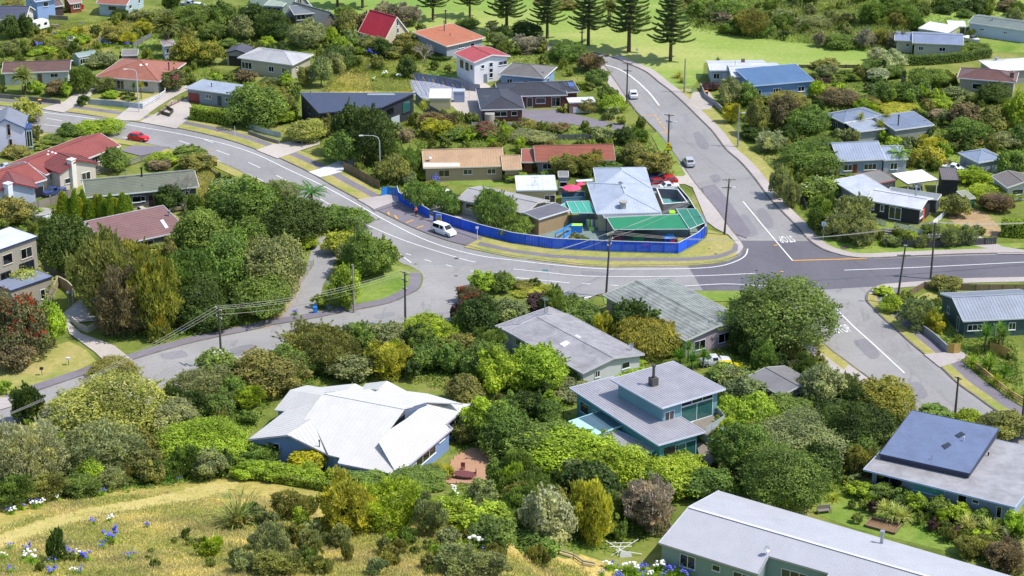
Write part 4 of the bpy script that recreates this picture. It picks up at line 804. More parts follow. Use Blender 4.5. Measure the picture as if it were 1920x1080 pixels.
# ---------------------------------------------------------------- houses with free outlines
def plane3(a,b,c):
    A,B_,C_=P(*a),P(*b),P(*c); n=(B_-A).cross(C_-A).normalized()
    def f(px,py):
        d=ray(px,py); o=Vector((0,0,HC)); t=n.dot(A-o)/n.dot(d); return o+d*t
    return f
class PolyHouse(House):
    def start(s,px,py): 
        p=P(px,py,0); s.org=Vector((p.x,p.y,gz(p.x,p.y))); s.rz=0; s.g0=0; s.root=empty(s.name,s.org,0,s.label,s.cat,s.group)
    def face(s,ref,pts,rc,ribs=None,k=1.0,th=.14,e=None):
        f=plane3(*ref); w3=[f(*p) for p in pts]; s.slopes.append(w3); loc=[p-s.org for p in w3]
        m=roofmat(rc,k=k,streak=.05,var=.04); q=MB(); q.prism(loc,th); ro=q.build('roof',m,s.root)
        if ribs:
            n=(w3[1]-w3[0]).cross(w3[2]-w3[0]).normalized(); n=-n if n.z<0 else n
            down=(Vector((0,0,-1))+n*n.z).normalized(); al=down.cross(n).normalized()
            # ribs follow the slope, clipped to the (possibly concave) outline by sampling
            q=MB(); o0=loc[0]; pl=[((x-o0).dot(al),(x-o0).dot(down)) for x in loc]
            t=min(c[0] for c in pl)+ribs/2; hi=max(c[0] for c in pl); y0=min(c[1] for c in pl);y1=max(c[1] for c in pl)
            while t<hi:
                xs_=[]
                for i in range(len(pl)):
                    (xa,ya),(xb,yb)=pl[i],pl[(i+1)%len(pl)]
                    if (xa>t)!=(xb>t): xs_.append(ya+(t-xa)/(xb-xa)*(yb-ya))
                xs_.sort()
                for a,b_ in zip(xs_[::2],xs_[1::2]):
                    if b_-a>.1: q.bar(o0+al*t+down*a+n*.012,o0+al*t+down*b_+n*.012,.05,.05,up=n)
                t+=ribs
            tag(q.build('roof_ribs',m,ro),kind='stuff')
        return ro
    def edge(s,pts3,c='#c9ccd6',w_=.08,h=.24):
        q=MB(); L=[P(*p)-s.org for p in pts3]
        for a,b_ in zip(L,L[1:]): q.bar(a-Vector((0,0,.05)),b_-Vector((0,0,.05)),w_,h)
        q.build('fascia',mat('trim',c,.6,.05),s.root)
    def walls(s,pts3,wc,inset=.55,zb=-.4,closed=True):
        L=[P(*p)-s.org for p in pts3]; c=sum(L,Vector())/len(L); n=len(L); s.wp=[]
        ar=sum(L[i].x*L[(i+1)%n].y-L[(i+1)%n].x*L[i].y for i in range(n)); sg=1 if ar>0 else -1
        for i,p in enumerate(L):
            d1=(p-L[i-1]);d2=(L[(i+1)%n]-p); d1.z=d2.z=0; d1.normalize();d2.normalize(); m_=(d1+d2); 
            nn=Vector((-m_.y,m_.x,0))*sg
            if nn.length<1e-3: nn=Vector((-d1.y,d1.x,0))*sg
            nn.normalize(); s.wp.append(p+nn*inset-Vector((0,0,.12)))
        q=MB()
        for i in range(n if closed else n-1):
            a,b_=s.wp[i],s.wp[(i+1)%n]; q.add([Vector((a.x,a.y,zb)),Vector((b_.x,b_.y,zb)),b_,a],[(0,1,2,3)])
        q.build('wall',wallmat(wc),s.root); ZONES.append([(p.x+s.org.x,p.y+s.org.y) for p in L])
        s.sg=sg
    def pwin(s,i,fr,w_,h,sill,n=2,fc='#d5d8dc',gm=None,kind='window',c=None):
        a,b_=s.wp[i],s.wp[(i+1)%len(s.wp)]; a=Vector((a.x,a.y,0)); b_=Vector((b_.x,b_.y,0)); d=(b_-a); L=d.length; d.normalize()
        nrm=Vector((d.y,-d.x,0))*s.sg
        s.cur=dict(L=L,D=5,T=lambda p: a+d*p.x-nrm*p.y+Vector((0,0,p.z)),ov=0)
        if s.sg<0: pass
        s.win('f',fr,w_,h,sill,n,kind,fc,gm,c)
w_=PolyHouse('big pale blue house under a brilliant white many faceted roof',cat='house'); H['white']=w_; w_.start(650,860)
RW='#d0cecb'; P0=(607,737,6.2);P1=(759,766,6.2)
A1=(P0,P1,(745,891,3.2))
w_.face(A1,[(607,737),(759,766),(730,806),(710,829),(745,891),(634,869),(637,858),(616,853),(584,785),(570,787),(594,752)],RW,ribs=.6)
A2=((745,891,3.2),(882,757,3.2),(760,786,5.0))
w_.face(A2,[(745,891),(849,803),(837,795),(882,757),(800,755),(762,785),(730,806),(710,829)],RW,ribs=.6)
w_.face((P0,P1,(802,738,4.2)),[(607,737),(759,766),(800,754),(868,757),(802,738),(762,733),(700,729),(650,731)],RW,ribs=.6)
w_.face(((544,731,5.0),(603,742,5.6),(514,769,3.2)),[(544,731),(604,741),(594,752),(534,771),(514,769)],RW,ribs=.6)
w_.face(((544,731,5.0),(603,742,5.6),(600,726,4.0)),[(544,731),(576,722),(600,726),(608,736),(604,741)],RW)
w_.face(((465,824,3.2),(540,816,4.5),(594,752,5.2)),[(465,824),(540,816),(584,785),(570,787),(594,752),(534,771)],RW,ribs=.6)
w_.face(((540,816,4.5),(584,785,5.0),(616,853,3.2)),[(540,816),(584,785),(616,853)],RW,ribs=.6)
w_.face(((600,726,4.0),(666,719,4.8),(640,731,4.8)),[(600,726),(666,719),(652,731),(608,736)],RW)
w_.face(((666,719,4.8),(652,731,5.0),(688,730,4.0)),[(666,719),(652,731),(688,730)],RW)
w_.face(((677,729,4.2),(685,719,3.8),(726,714,5.0)),[(677,729),(685,719),(726,714),(706,730)],RW)
w_.face(((706,730,5.0),(726,714,5.0),(762,732,3.8)),[(706,730),(726,714),(762,733)],RW)
OUT=[(465,824,3.2),(540,816,4.5),(616,853,3.2),(634,869,3.2),(745,891,3.2),(849,803,3.2),(837,795,3.4),(882,757,3.2),(802,738,3.6),(700,729,3.6),(600,726,3.6),(544,731,4.4),(514,769,3.2),(534,771,3.2)]
w_.walls(OUT,'#7f9cc9'); w_.edge(OUT[:3]+[(637,858,3.2),(634,869,3.2)]+OUT[4:8],'#b9b4c4')
w_.edge([(607,737,6.25),(759,766,6.25)],'#c3c4cb',.3,.08); w_.edge([(540,816,4.55),(584,785,5.05)],'#d3d4db',.3,.08)
q=MB(); a_=plane3(*A1)(759,766)-w_.org; b_=plane3(*A1)(710,829)-w_.org; q.add([a_-Vector((0,0,2.2)),b_-Vector((0,0,.3)),b_-Vector((0,0,.1)),a_-Vector((0,0,.1))],[(0,1,2,3)]); q.build('clerestory',M_GLASS,w_.root)
a_=P(759,766,6.1)-w_.org; b_=P(800,755,5.2)-w_.org; q=MB(); q.add([a_-Vector((0,0,1.8)),b_-Vector((0,0,.6)),b_,a_],[(0,1,2,3)]); q.build('clerestory',mat('wall','#5c6880',.75,.05),w_.root)
w_.pwin(0,.62,1.0,1.6,1.2,1); w_.pwin(1,.55,1.6,1.9,.4,2); w_.pwin(1,.75,1.2,2.0,.3,1); w_.pwin(3,.3,1.6,1.9,.4,1); w_.pwin(4,.30,1.8,1.9,.4,1); w_.pwin(4,.55,5.4,1.3,1.3,3); w_.pwin(4,.86,1.6,.5,2.2,2); w_.pwin(6,.5,3.4,2.2,.4,2)
w_.flue(599,838,.9,.07)
nv=PolyHouse('black clad house with a wide navy blue roof tapering to the front',cat='house'); H['navy']=nv; nv.start(660,250)
NV=((561,173,5.2),(598,212,4.9),(779,174,5.2)); nv.face(NV,[(561,173),(598,213),(714,202),(779,174)],'#4a5068',ribs=.55)
nv.walls([(561,173,5.1),(598,213,4.9),(714,202,4.9),(779,174,5.1)],'#2a2d36',inset=.45); nv.edge([(561,173,5.2),(598,213,4.9),(714,202,4.9),(779,174,5.2)],'#2b2e38'); nv.edge([(561,173,5.22),(779,174,5.22)],'#a9adb5',.12,.1)
nv.pwin(0,.45,1.4,1.3,2.6,1,'#6c7078'); nv.pwin(2,.30,2.2,1.3,2.6,1,'#1b1d22'); nv.pwin(2,.78,2.6,2.4,1.7,1,'#1b1d22',M_TEAL); nv.pwin(1,.3,2.2,1.3,2.4,2,'#1b1d22'); nv.pwin(2,.45,2.6,1.7,.1,1,'#fff',None,'garage','#a9b4b6'); nv.pwin(1,.85,2.2,2.0,.0,1,'#fff',None,'garage','#9a9a94')
nv.flue(583,178,.8,.12,m=M_STEEL); nv.skylight([(690,176),(738,176),(742,179),(688,179)],'#8b949c')
v=PolyHouse('long low sage green house with a pale grey corrugated roof, bottom right',cat='house'); H['sage']=v; v.start(1400,1075)
RS='#c3c4cc'
v.face(((1292,950,5.4),(1740,1080,5.4),(1235,1018,3.2)),[(1235,1018),(1422,1077),(1441,1043),(1553,1075),(1537,1112),(1960,1240),(2040,1167),(1292,950)],RS,ribs=.32)
v.face(((1292,950,5.4),(1740,1080,5.4),(1348,920,3.4)),[(1292,950),(2040,1167),(2100,1139),(1348,920)],RS,ribs=.32)
v.edge([(1235,1018,3.2),(1422,1077,3.2),(1441,1043,4.25),(1553,1075,4.3)],'#a9a6ad'); v.edge([(1292,950,5.47),(2040,1167,5.47)],'#cfd0d8',.35,.08); v.edge([(1235,1018,3.2),(1292,950,5.4),(1348,920,3.4)],'#c3c4cc')
v.walls([(1235,1018,3.2),(1422,1077,3.2),(1441,1043,4.2),(1553,1075,4.2),(1620,1140,3.2),(1960,1240,3.2),(2100,1139,3.4),(1348,920,3.4)],'#849c98',inset=.4)
v.pwin(0,.28,2.1,1.7,.9,2,'#c9d3d4'); v.pwin(0,.58,1.1,.8,1.7,1,'#c9d3d4'); v.pwin(0,.85,2.4,2.2,.3,2,'#c9d3d4'); v.pwin(2,.45,3.4,1.6,1.4,3,'#c9d3d4')
v.flue(1653,1019,1.6,.2,m=M_STEEL); v.aerial(1437,1040,1,'dish')
# ---------------------------------------------------------------- teal house extras
t=H['teal']
def localbar(h,a,b_,w1,h1,name,m,parent=None):
    q=MB(); q.bar(h.loc(P(*a)),h.loc(P(*b_)),w1,h1); return q.build(name,m,parent or h.root)
M_PERG=mat('aqua_fascia','#a9d8dc',.5,.04)
pa,pb,pc,pd=[t.loc(P(*p)) for p in ((1066,791,3.4),(1112,818,3.4),(1168,798,3.55),(1124,772,3.55))]
fr=MB()
for a_,b_ in ((pa,pb),(pb,pc),(pd,pa)): fr.bar(a_,b_,.12,.22)
po=fr.build('pergola_frame',M_PERG,t.root)
for i in range(1,6):
    k=i/6; q=MB(); q.bar(pa.lerp(pb,k),pd.lerp(pc,k),.09,.12); q.build('rafter',M_TRIMW,po)
q=MB(); q.prism([pa+Vector((0,0,.09)),pb+Vector((0,0,.09)),pb.lerp(pc,.3)+Vector((0,0,.09)),pa.lerp(pd,.3)+Vector((0,0,.09))],.02); q.build('sunshade',M_PERG,po)
gp=MB(); gp.prism([pa.lerp(pd,.3)+Vector((0,0,.1)),pb.lerp(pc,.3)+Vector((0,0,.1)),pc+Vector((0,0,.1)),pd+Vector((0,0,.1))],.02); gp.build('pane',glassmat('pergola','#4a6470'),po)
M_BAL=mat('frosted_glass','#a3abb0',.2,.05)
def railing(h,pts,hh,name='balustrade'):
    for a_,b_ in zip(pts,pts[1:]):
        A_=h.loc(P(*a_));B_=h.loc(P(*b_)); n=max(1,int((B_-A_).length/1.6))
        for i in range(n):
            p0=A_.lerp(B_,i/n);p1=A_.lerp(B_,(i+1)/n); q=MB(); q.add([p0+Vector((0,0,.08)),p1+Vector((0,0,.08)),p1+Vector((0,0,hh-.06)),p0+Vector((0,0,hh-.06))],[(0,1,2,3)])
            q.bar(p0+Vector((0,0,hh)),p1+Vector((0,0,hh)),.06,.05); q.bar(p0,p0+Vector((0,0,hh)),.05,.05); q.build(name,M_BAL,h.root)
dk=MB(); dk.prism([t.loc(P(*p)) for p in ((1290,798,3.6),(1325,815,3.6),(1358,790,3.6),(1345,778,3.6),(1335,765,3.6))],.2); dk.build('balcony',M_WOOD,t.root)
railing(t,[(1322,816,3.6),(1358,792,3.6),(1344,776,3.6)],1.05)
dk=MB(); dk.prism([t.loc(P(*p)) for p in ((1312,858,1.2),(1330,872,1.2),(1358,850,1.2),(1330,828,1.2),(1305,830,1.2))],.2); dk.build('deck',M_WOOD,t.root)
railing(t,[(1318,826,1.2),(1356,851,1.2)],1.05)
q=MB(); p=t.loc(P(1354,845,0)); q.box(p.x-.45,p.x+.45,p.y-.45,p.y+.45,0,3.4); q.build('chimney',mat('sage_cladding','#5d7570',.7,.06),t.root)
# ---------------------------------------------------------------- fences
def objvary(m):
    if m.get('ov'): return m
    m['ov']=1; nt=m.node_tree; b=nt.nodes['Principled BSDF']; l=b.inputs['Base Color'].links[0].from_socket; oi=nt.nodes.new('ShaderNodeObjectInfo'); r=nt.nodes.new('ShaderNodeValToRGB'); nt.links.new(oi.outputs['Random'],r.inputs[0]); r.color_ramp.elements[0].color=G(.82); r.color_ramp.elements[1].color=(1.15,1.13,1.1,1)
    nt.links.new(mul(nt,l,r.outputs[0]),b.inputs['Base Color']); return m
def fence(label,px,h,style='board',c='#7c766c',post=2.4,capc=None,cat='fence',name='fence',z=0.0,topdz=0.0):
    pts=[P(*p) for p in px]; root=empty(name,(pts[0].x,pts[0].y,gz(pts[0].x,pts[0].y)),0,label,cat); o0=Vector(root.location)
    m=objvary(mat('fence_paint' if style!='wall' else 'wall_render',c,.8,.10,scale=1.5,fine=.08)); mc=mat('fence_cap',capc,.6,.04) if capc else None
    tot=[];
    for a,b_ in zip(pts,pts[1:]):
        n=max(1,round((b_-a).length/post))
        for i in range(n): tot.append((a.lerp(b_,i/n),a.lerp(b_,(i+1)/n)))
    for a,b_ in tot:
        za=gz(a.x,a.y);zb=gz(b_.x,b_.y); A_=Vector((a.x,a.y,za))-o0;B_=Vector((b_.x,b_.y,zb))-o0; U=Vector((0,0,1)); d=(B_-A_).normalized(); n_=Vector((-d.y,d.x,0))
        q=MB(); L=(B_-A_).length
        if style=='wall':
            q.bar(A_+U*(h/2-.2),B_+U*(h/2-.2),.2,h+.4); q.build('panel',m,root)
            if mc: 
                q=MB(); q.bar(A_+U*(h+.03),B_+U*(h+.03),.26,.08); q.build('coping',mc,root)
            continue
        if style=='board':
            nb=max(2,int(L/.3))
            for k in range(nb):
                p0=A_.lerp(B_,(k+.04)/nb);p1=A_.lerp(B_,(k+.96)/nb); of=n_*(.012*(k%2)); q.bar(p0+U*(h/2)+of,p1+U*(h/2)+of,.03,h-.04+.02*((k*7)%3))
        elif style=='rail':
            for zz in (.35,.7,1.05):
                if zz<h: q.bar(A_+U*zz,B_+U*zz,.05,.16)
            q.bar(A_+U*h,B_+U*h,.16,.05)
        elif style=='slat':
            k=.12
            while k<h: q.bar(A_+U*k,B_+U*k,.03,.1); k+=.17
        q.build('panel',m,root)
        if mc: q=MB(); q.bar(A_+U*(h+.02),B_+U*(h+.02),.1,.07); q.build('rail_cap',mc,root)
        q=MB(); q.box(A_.x-.06,A_.x+.06,A_.y-.06,A_.y+.06,A_.z-.3,A_.z+h+.05); q.build('post',m,root)
    return root
BL='#2058d8'
fence('royal blue board fence with white cap, gate side, left of the gateway',[(745,366),(748,378),(775,393),(806,411)],1.75,c=BL,capc='#c9cfe6')
fence('long royal blue board fence with white cap curving round the kindergarten corner',[(813,415),(830,419),(900,440),(960,455),(1035,466),(1140,471),(1271,475),(1307,456),(1324,441)],1.85,c=BL,capc='#d3d6de')
fence('dark fence side rising behind the green canopies, white capped',[(1324,441),(1319,432),(1290,385),(1270,362)],1.5,c='#3b4658',capc='#dfe2e6')
fence('short bright blue fence across the drive beside the timber fence',[(716,368),(727,366),(747,368)],1.6,c='#1a78c8')
fence('brown paling fence along the drive beside the blue one',[(645,320),(675,335),(712,356)],1.7,c='#75664c')
fence('grey timber fence behind the patterned yard, seen from above',[(775,150),(820,155),(880,170),(900,172)],1.6,c='#6f7888')
fence('grey timber fence running down beside the cream shed',[(780,188),(800,208),(843,232),(856,228)],1.6,c='#56606e')
fence('low white picket fence above the pink bougainvillea',[(885,238),(930,240),(985,238)],1.0,c='#b9bcc2')
fence('pale panel fence under the flowering shrubs beside the dark driveway',[(1035,262),(1080,262),(1112,262)],1.1,c='#66686c')
fence('pale grey panel fence on a wall left of the blossom tree',[(466,240),(500,252),(527,258)],1.1,c='#aab3ba')
fence('stone retaining wall below the pale panel fence',[(466,252),(500,264),(524,271)],.8,style='wall',c='#76736c')
fence('pale panel wall in front of the terracotta roof',[(165,196),(215,199),(268,205)],1.2,style='wall',c='#98a3b0')
fence('dark block wall left, in front of the brown roofed house',[(-20,183),(60,190),(114,196)],1.0,style='wall',c='#6d6a64')
fence('white ranch gate and rail beside the street lamp',[(268,205),(290,193),(310,180),(311,172)],1.2,style='rail',c='#c9cdd2')
fence('dark timber rail fence opposite the white gate',[(298,218),(322,200),(346,188)],1.0,style='rail',c='#7a684a')
fence('dark timber planter box at the mouth of the driveway',[(298,214),(318,220),(325,212),(310,204)],.9,c='#4a4740')
fence('weathered grey paling fence between the red and the olive roof',[(50,398),(95,385),(143,366)],1.5,c='#857f78')
fence('grey timber fence behind the olive roof',[(143,366) if False else (140,342),(180,330),(225,318),(285,298)],1.2,style='rail',c='#7d7a78')
fence('low stone wall above the verge at the dry grass yard',[(393,320),(410,332),(428,345)],.6,style='wall',c='#6d6759')
fence('white topped post fence down the lane beside the trees',[(588,498),(570,525),(555,548),(540,568),(516,590)],1.0,style='slat',c='#8f8c80')
fence('low curved render wall beside the driveway of the grey block',[(135,604),(150,618),(165,624),(185,614),(198,605)],1.0,style='wall',c='#b9b2a4')
fence('tall curved garden wall with cream coping beside the grey block',[(98,560),(110,535),(128,545),(139,556),(137,572)],1.6,style='wall',c='#9a8c7c',capc='#a89e88')
fence('long dark garden wall running back under the big tree',[(80,500),(110,520),(150,545),(195,560)],1.2,style='wall',c='#6a5c50')
fence('low grey concrete wall along the footpath below the lawn',[(1684,575),(1700,596),(1725,620),(1752,640),(1776,662)],1.25,style='wall',c='#85898f')
fence('new pine gate screen beside the drive',[(1776,662),(1788,664),(1800,663)],1.7,c='#b3944f')
fence('pine board fence behind the yuccas',[(1856,662),(1875,666),(1893,675)],1.7,c='#b3944f')
fence('three rail pine fence running down along the footpath',[(1810,680),(1830,695),(1850,710),(1875,732),(1900,750),(1925,765)],1.15,style='rail',c='#a4875a')
fence('grey paling fence behind the small lawn at the right',[(1707,555),(1733,540),(1760,543),(1830,545),(1930,545)],1.1,c='#7b6a55')
fence('black and grey panelled fence behind the roadside shrubs',[(1657,462),(1678,463),(1700,465),(1740,466),(1824,461),(1868,459)],1.35,c='#3d3d42')
fence('dark timber fence hidden among the olive bushes beside the street',[(1478,340),(1495,362),(1512,395)],1.3,c='#55565a')
fence('grey timber fence between gardens, right of the round hedges',[(1690,155),(1712,170),(1725,185),(1735,205)],1.4,c='#6c6863')
fence('long grey fence below the pale blue walled house',[(1800,62),(1850,68),(1930,82)],1.6,c='#6f6f6a')
fence('low dark fence along the park edge behind the blue roof',[(1498,128),(1560,128),(1612,128)],.8,c='#4d4a3c')
fence('grey block wall beside the pavement near the agave',[(1313,165),(1322,185),(1345,202),(1358,215)],1.1,style='wall',c='#8c8a88')
fence('white deck rail in front of the black house, left half',[(1630,418),(1650,422),(1662,425)],1.0,style='slat',c='#c3c6ca')
fence('white deck rail in front of the black house, right half',[(1677,428),(1705,434),(1730,442)],1.0,style='slat',c='#c3c6ca')
fence('white picket deck rail beside the orange door',[(1748,425),(1768,408),(1782,392)],1.0,style='slat',c='#d7dae4')
fence('grey wooden balustrade of the red roofed white house deck',[(865,146),(890,141)],1.0,style='slat',c='#b9b4b4')
fence('old wire and timber fence under the bushes by the mown strip',[(1048,1042),(1075,1050),(1092,1062),(1115,1068)],.8,style='rail',c='#8a8478')
fence('grey block retaining wall behind the caravan',[(92,36),(128,38)],1.0,style='wall',c='#7d786a')
fence('curved grey garden fence near the big palm',[(250,90),(268,80),(285,70)],1.2,c='#77787c')
fence('dark board fence at the corner of the grass mound',[(722,100),(738,103),(754,112)],1.6,c='#56697c')
fence('grey fence behind the grey brown garage',[(1440,690),(1495,688),(1528,690)],1.1,c='#6e675c')
fence('dark timber fence in shade left of the roadside bushes',[(1745,400),(1775,396),(1790,390)],1.0,style='rail',c='#8a8578') if False else None
# ---------------------------------------------------------------- vehicles
CARS={'hatch':dict(L=4.1,W=1.75,st=[(0,.45,.62,.0),(.05,.30,.80,.0),(.9,.22,.92,.0),(1.25,.2,.97,.05),(1.75,.2,1.0,.48),(2.6,.2,1.0,.52),(3.5,.22,1.0,.46),(3.95,.25,.98,.08),(4.1,.4,.85,.0)]),
 'sedan':dict(L=4.6,W=1.78,st=[(0,.45,.6,.0),(.05,.28,.78,.0),(1.1,.22,.9,.0),(1.4,.2,.93,.04),(2.0,.2,.95,.46),(2.9,.2,.95,.48),(3.6,.22,.95,.1),(3.75,.22,.95,.0),(4.5,.28,.9,.0),(4.6,.42,.8,.0)]),
 'van':dict(L=4.8,W=1.8,st=[(0,.42,.65,.0),(.06,.28,.85,.0),(.8,.22,1.0,.0),(1.0,.2,1.03,.05),(1.7,.2,1.06,.66),(2.6,.2,1.06,.72),(4.4,.22,1.06,.66),(4.7,.25,1.04,.2),(4.8,.4,.9,.0)]),
 'ute':dict(L=4.8,W=1.75,st=[(0,.45,.65,.0),(.05,.3,.85,.0),(1.1,.25,.98,.0),(1.3,.25,1.0,.05),(1.8,.25,1.02,.55),(2.6,.25,1.02,.57),(2.8,.25,1.0,.1),(2.85,.3,.98,.0),(4.75,.35,.98,.0),(4.8,.5,.95,.0)]),
 'old':dict(L=4.1,W=1.6,st=[(0,.5,.6,.0),(.05,.35,.8,.0),(1.1,.3,.95,.0),(1.3,.28,1.0,.08),(1.7,.28,1.0,.48),(2.6,.28,1.0,.56),(3.3,.28,1.0,.42),(3.8,.28,.9,.12),(4.1,.45,.7,.0)])}
def car(label,px,py,dirpx,kind,c,cat='car',name='parked_car',z=0.03):
    S=CARS[kind]; p=P(px,py,z); q_=P(px+dirpx[0],py+dirpx[1],z); d=q_-p; rz=math.atan2(d.y,d.x)
    root=empty(name,p,rz,label,cat); L,W=S['L'],S['W']; paint=mat('car_paint',c,.22,.02,spec=.8)
    b=MB(); secs=[]
    for x,zb,zt,gh in S['st']:
        e=min(x,L-x); wv=W/2*(1 if e>.5 else .80+.4*e); X=L/2-x
        top=zt+max(gh,.02); wr=wv*(.78 if gh>.2 else .9)
        secs.append([(X,-wv*.94,zb),(X,-wv,(zb+zt)/2),(X,-wv*.97,zt),(X,-wr,top),(X,-wr*.5,top+.03),(X,wr*.5,top+.03),(X,wr,top),(X,wv*.97,zt),(X,wv,(zb+zt)/2),(X,wv*.94,zb)])
    n=10
    vs=[v for s_ in secs for v in s_]; fs=[]
    for i in range(len(secs)-1):
        for k in range(n): a=i*n+k;b2=i*n+(k+1)%n; fs.append((a,b2,b2+n,a+n))
    fs.append(tuple(range(n))[::-1]); fs.append(tuple((len(secs)-1)*n+k for k in range(n)))
    b.add(vs,fs); bo=b.build('body',paint,root,smooth=False)
    # glass
    gi=[i for i,s_ in enumerate(S['st']) if s_[3]>.2]; i0,i1=gi[0],gi[-1]
    def gq(a,b_,c_,d_,off):
        pts=[Vector(x) for x in (a,b_,c_,d_)]; cc=sum(pts,Vector())/4; q=MB(); q.add([cc+(x-cc)*.86+off for x in pts],[(0,1,2,3)]); q.build('window',M_GLASS,root)
    for s_ in (-1,1):
        k2,k3=(2,3) if s_<0 else (7,6)
        for i in range(i0,i1):
            gq(secs[i][k2],secs[i+1][k2],secs[i+1][k3],secs[i][k3],Vector((0,s_*.02,.0)))
    a=secs[i0-1];b_=secs[i0]; gq(a[3],a[6],b_[6],b_[3],Vector((.03,0,.03)))
    a=secs[i1+1];b_=secs[i1]; gq(a[3],a[6],b_[6],b_[3],Vector((-.03,0,.03)))
    for X in (L/2-.85,-L/2+.85):
        for sy in (-1,1):
            q=MB(); y0=sy*(W/2-.16);y1=sy*(W/2+.02); q.tube([(X,y0,.32),(X,y1,.32)],.32,14); wh=q.build('wheel',mat('tyre','#17171a',.9,.05),root)
            q=MB(); q.tube([(X,y1-.02*sy,.32),(X,y1+.015*sy,.32)],.19,10); q.build('rim',M_STEEL,wh)
    for sy in (-1,1):
        q=MB(); q.box(L/2-.22,L/2-.01,sy*W*.36-.16,sy*W*.36+.16,.55,.72); q.build('headlight',M_WHITE,root)
        q=MB(); q.box(-L/2+.02,-L/2+.16,sy*W*.38-.12,sy*W*.38+.12,.65,.85); q.build('tail_light',mat('tail_lens','#a01414',.3,.02),root)
        q=MB(); x_=L/2-S['st'][3][0]-.25; q.box(x_-.08,x_+.08,sy*(W/2+.02)-.02,sy*(W/2+.02)+.1*sy+.02,.98,1.1); q.build('mirror',paint,root)
    q=MB(); q.box(-L/2-.015,-L/2+.02,-.25,.25,.5,.62); q.build('number_plate',M_WHITE,root)
    q=MB(); q.box(L/2-.06,L/2+.03,-W*.4,W*.4,.32,.46); q.build('bumper',M_DARK if kind in('old','ute') else paint,root)
    ZONES.append([(p.x+2*math.cos(rz+a_)*1.1,p.y+2*math.sin(rz+a_)*1.1) for a_ in (0,1.57,3.14,4.71)])
    return root
car('red hatchback driving along the main road at the left',260,263,(30,4),'hatch','#c8141e',name='car')
car('white people carrier parked against the blue fence in the bay',832,438,(30,11),'van','#e6e8ee')
car('small white hatchback heading up the side street beside the bus bay',1187,182,(-8,-30),'hatch','#dcdee2',name='car')
car('silver hatchback heading up the side street below the power pole sign',1291,309,(-14,-22),'hatch','#a9adb5',name='car')
car('dark blue car at the far end of the kindergarten car park',1238,337,(-30,2),'hatch','#1d2a4c')
car('red car between two others behind the walled kindergarten yard',1249,345,(-30,3),'hatch','#b8141c')
car('dark red car beside the kindergarten wall end',1226,350,(-30,4),'hatch','#8c1822')
car('white car nearest the walled kindergarten yard',1250,356,(-30,3),'sedan','#d6d9e0')
car('silver grey car nosing out beside the kindergarten wall',1228,366,(-6,20),'hatch','#8b8f94')
car('dark blue car under the blossom tree in the drive',577,267,(30,-2),'hatch','#1b2c50')
car('old olive cream car parked beside the brown metal roof',337,394,(30,-3),'old','#a09478')
car('old flat deck utility with blue tray beside the conifer hedge',265,405,(30,-6),'ute','#b9b29c')
car('blue bonneted car jammed beside the old utility',252,411,(26,6),'sedan','#6f86a8')
car('dark blue car with silver edge behind the grey paling fence',102,364,(30,-8),'sedan','#3a4a78')
car('white coupe half hidden behind the yuccas by the big round tree',1340,683,(30,-3),'sedan','#c9ccd6')
car('yellow car peeping out behind the creamy shrubs',1367,696,(30,-2),'hatch','#d8c51e')
car('white van under the glaring white carport roof',1719,362,(4,-20),'van','#e2e4e8')
car('white car half hidden behind the tree inside the blue fence',836,371,(22,8),'sedan','#d3d6da')
car('white car with dark glass at the top, behind the shrubs',375,17,(30,4),'hatch','#d9dce4')
car('silver car beside the white one at the top edge',357,12,(30,2),'sedan','#9ca6b8')
car('silver car beyond the red tile roof at the left',14,320,(30,-5),'sedan','#b4bac2')
car('white car on the yard right of the tall black shed',1789,321,(26,4),'sedan','#cfd2d6')
# caravan
def caravan():
    p=P(75,56); q_=P(95,50,0); d=q_-p; rz=math.atan2(d.y,d.x); r=empty('caravan',p,rz,'old white caravan parked on the rough grass at the top left','caravan')
    L,W,Hh=4.2,2.1,2.3; sec=[(-L/2+.05,.5),(-L/2,1.1),(-L/2+.25,Hh-.1),(-L/2+.7,Hh),(L/2-.7,Hh),(L/2-.25,Hh-.1),(L/2,1.1),(L/2-.05,.5)]
    b=MB(); n=len(sec); b.add([(x,-W/2,z) for x,z in sec]+[(x,W/2,z) for x,z in sec],[tuple(range(n)),tuple(range(2*n))[:n-1:-1]]+[(i,i+n,(i+1)%n+n,(i+1)%n) for i in range(n)]); b.build('body',M_WHITE,r)
    for y in (-W/2-.02,W/2+.02):
        for x in (-1.2,.9):
            q=MB(); q.box(x-.45,x+.45,min(y,y*.98),max(y,y*.98),1.15,1.75); q.build('window',M_GLASS,r)
    q=MB(); q.box(-L/2-.03,-L/2+.1,-.7,.7,1.2,1.75); q.build('window',M_GLASS,r)
    for y in (-W/2+.1,W/2-.1):
        q=MB(); q.tube([(0,y-.08,.3),(0,y+.08,.3)],.3,12); q.build('wheel',mat('tyre','#17171a',.9,.05),r)
    q=MB(); q.bar((L/2,.4,.5),(L/2+1,0,.45),.07,.07); q.bar((L/2,-.4,.5),(L/2+1,0,.45),.07,.07); q.build('tow_bar',M_DARK,r)
caravan()
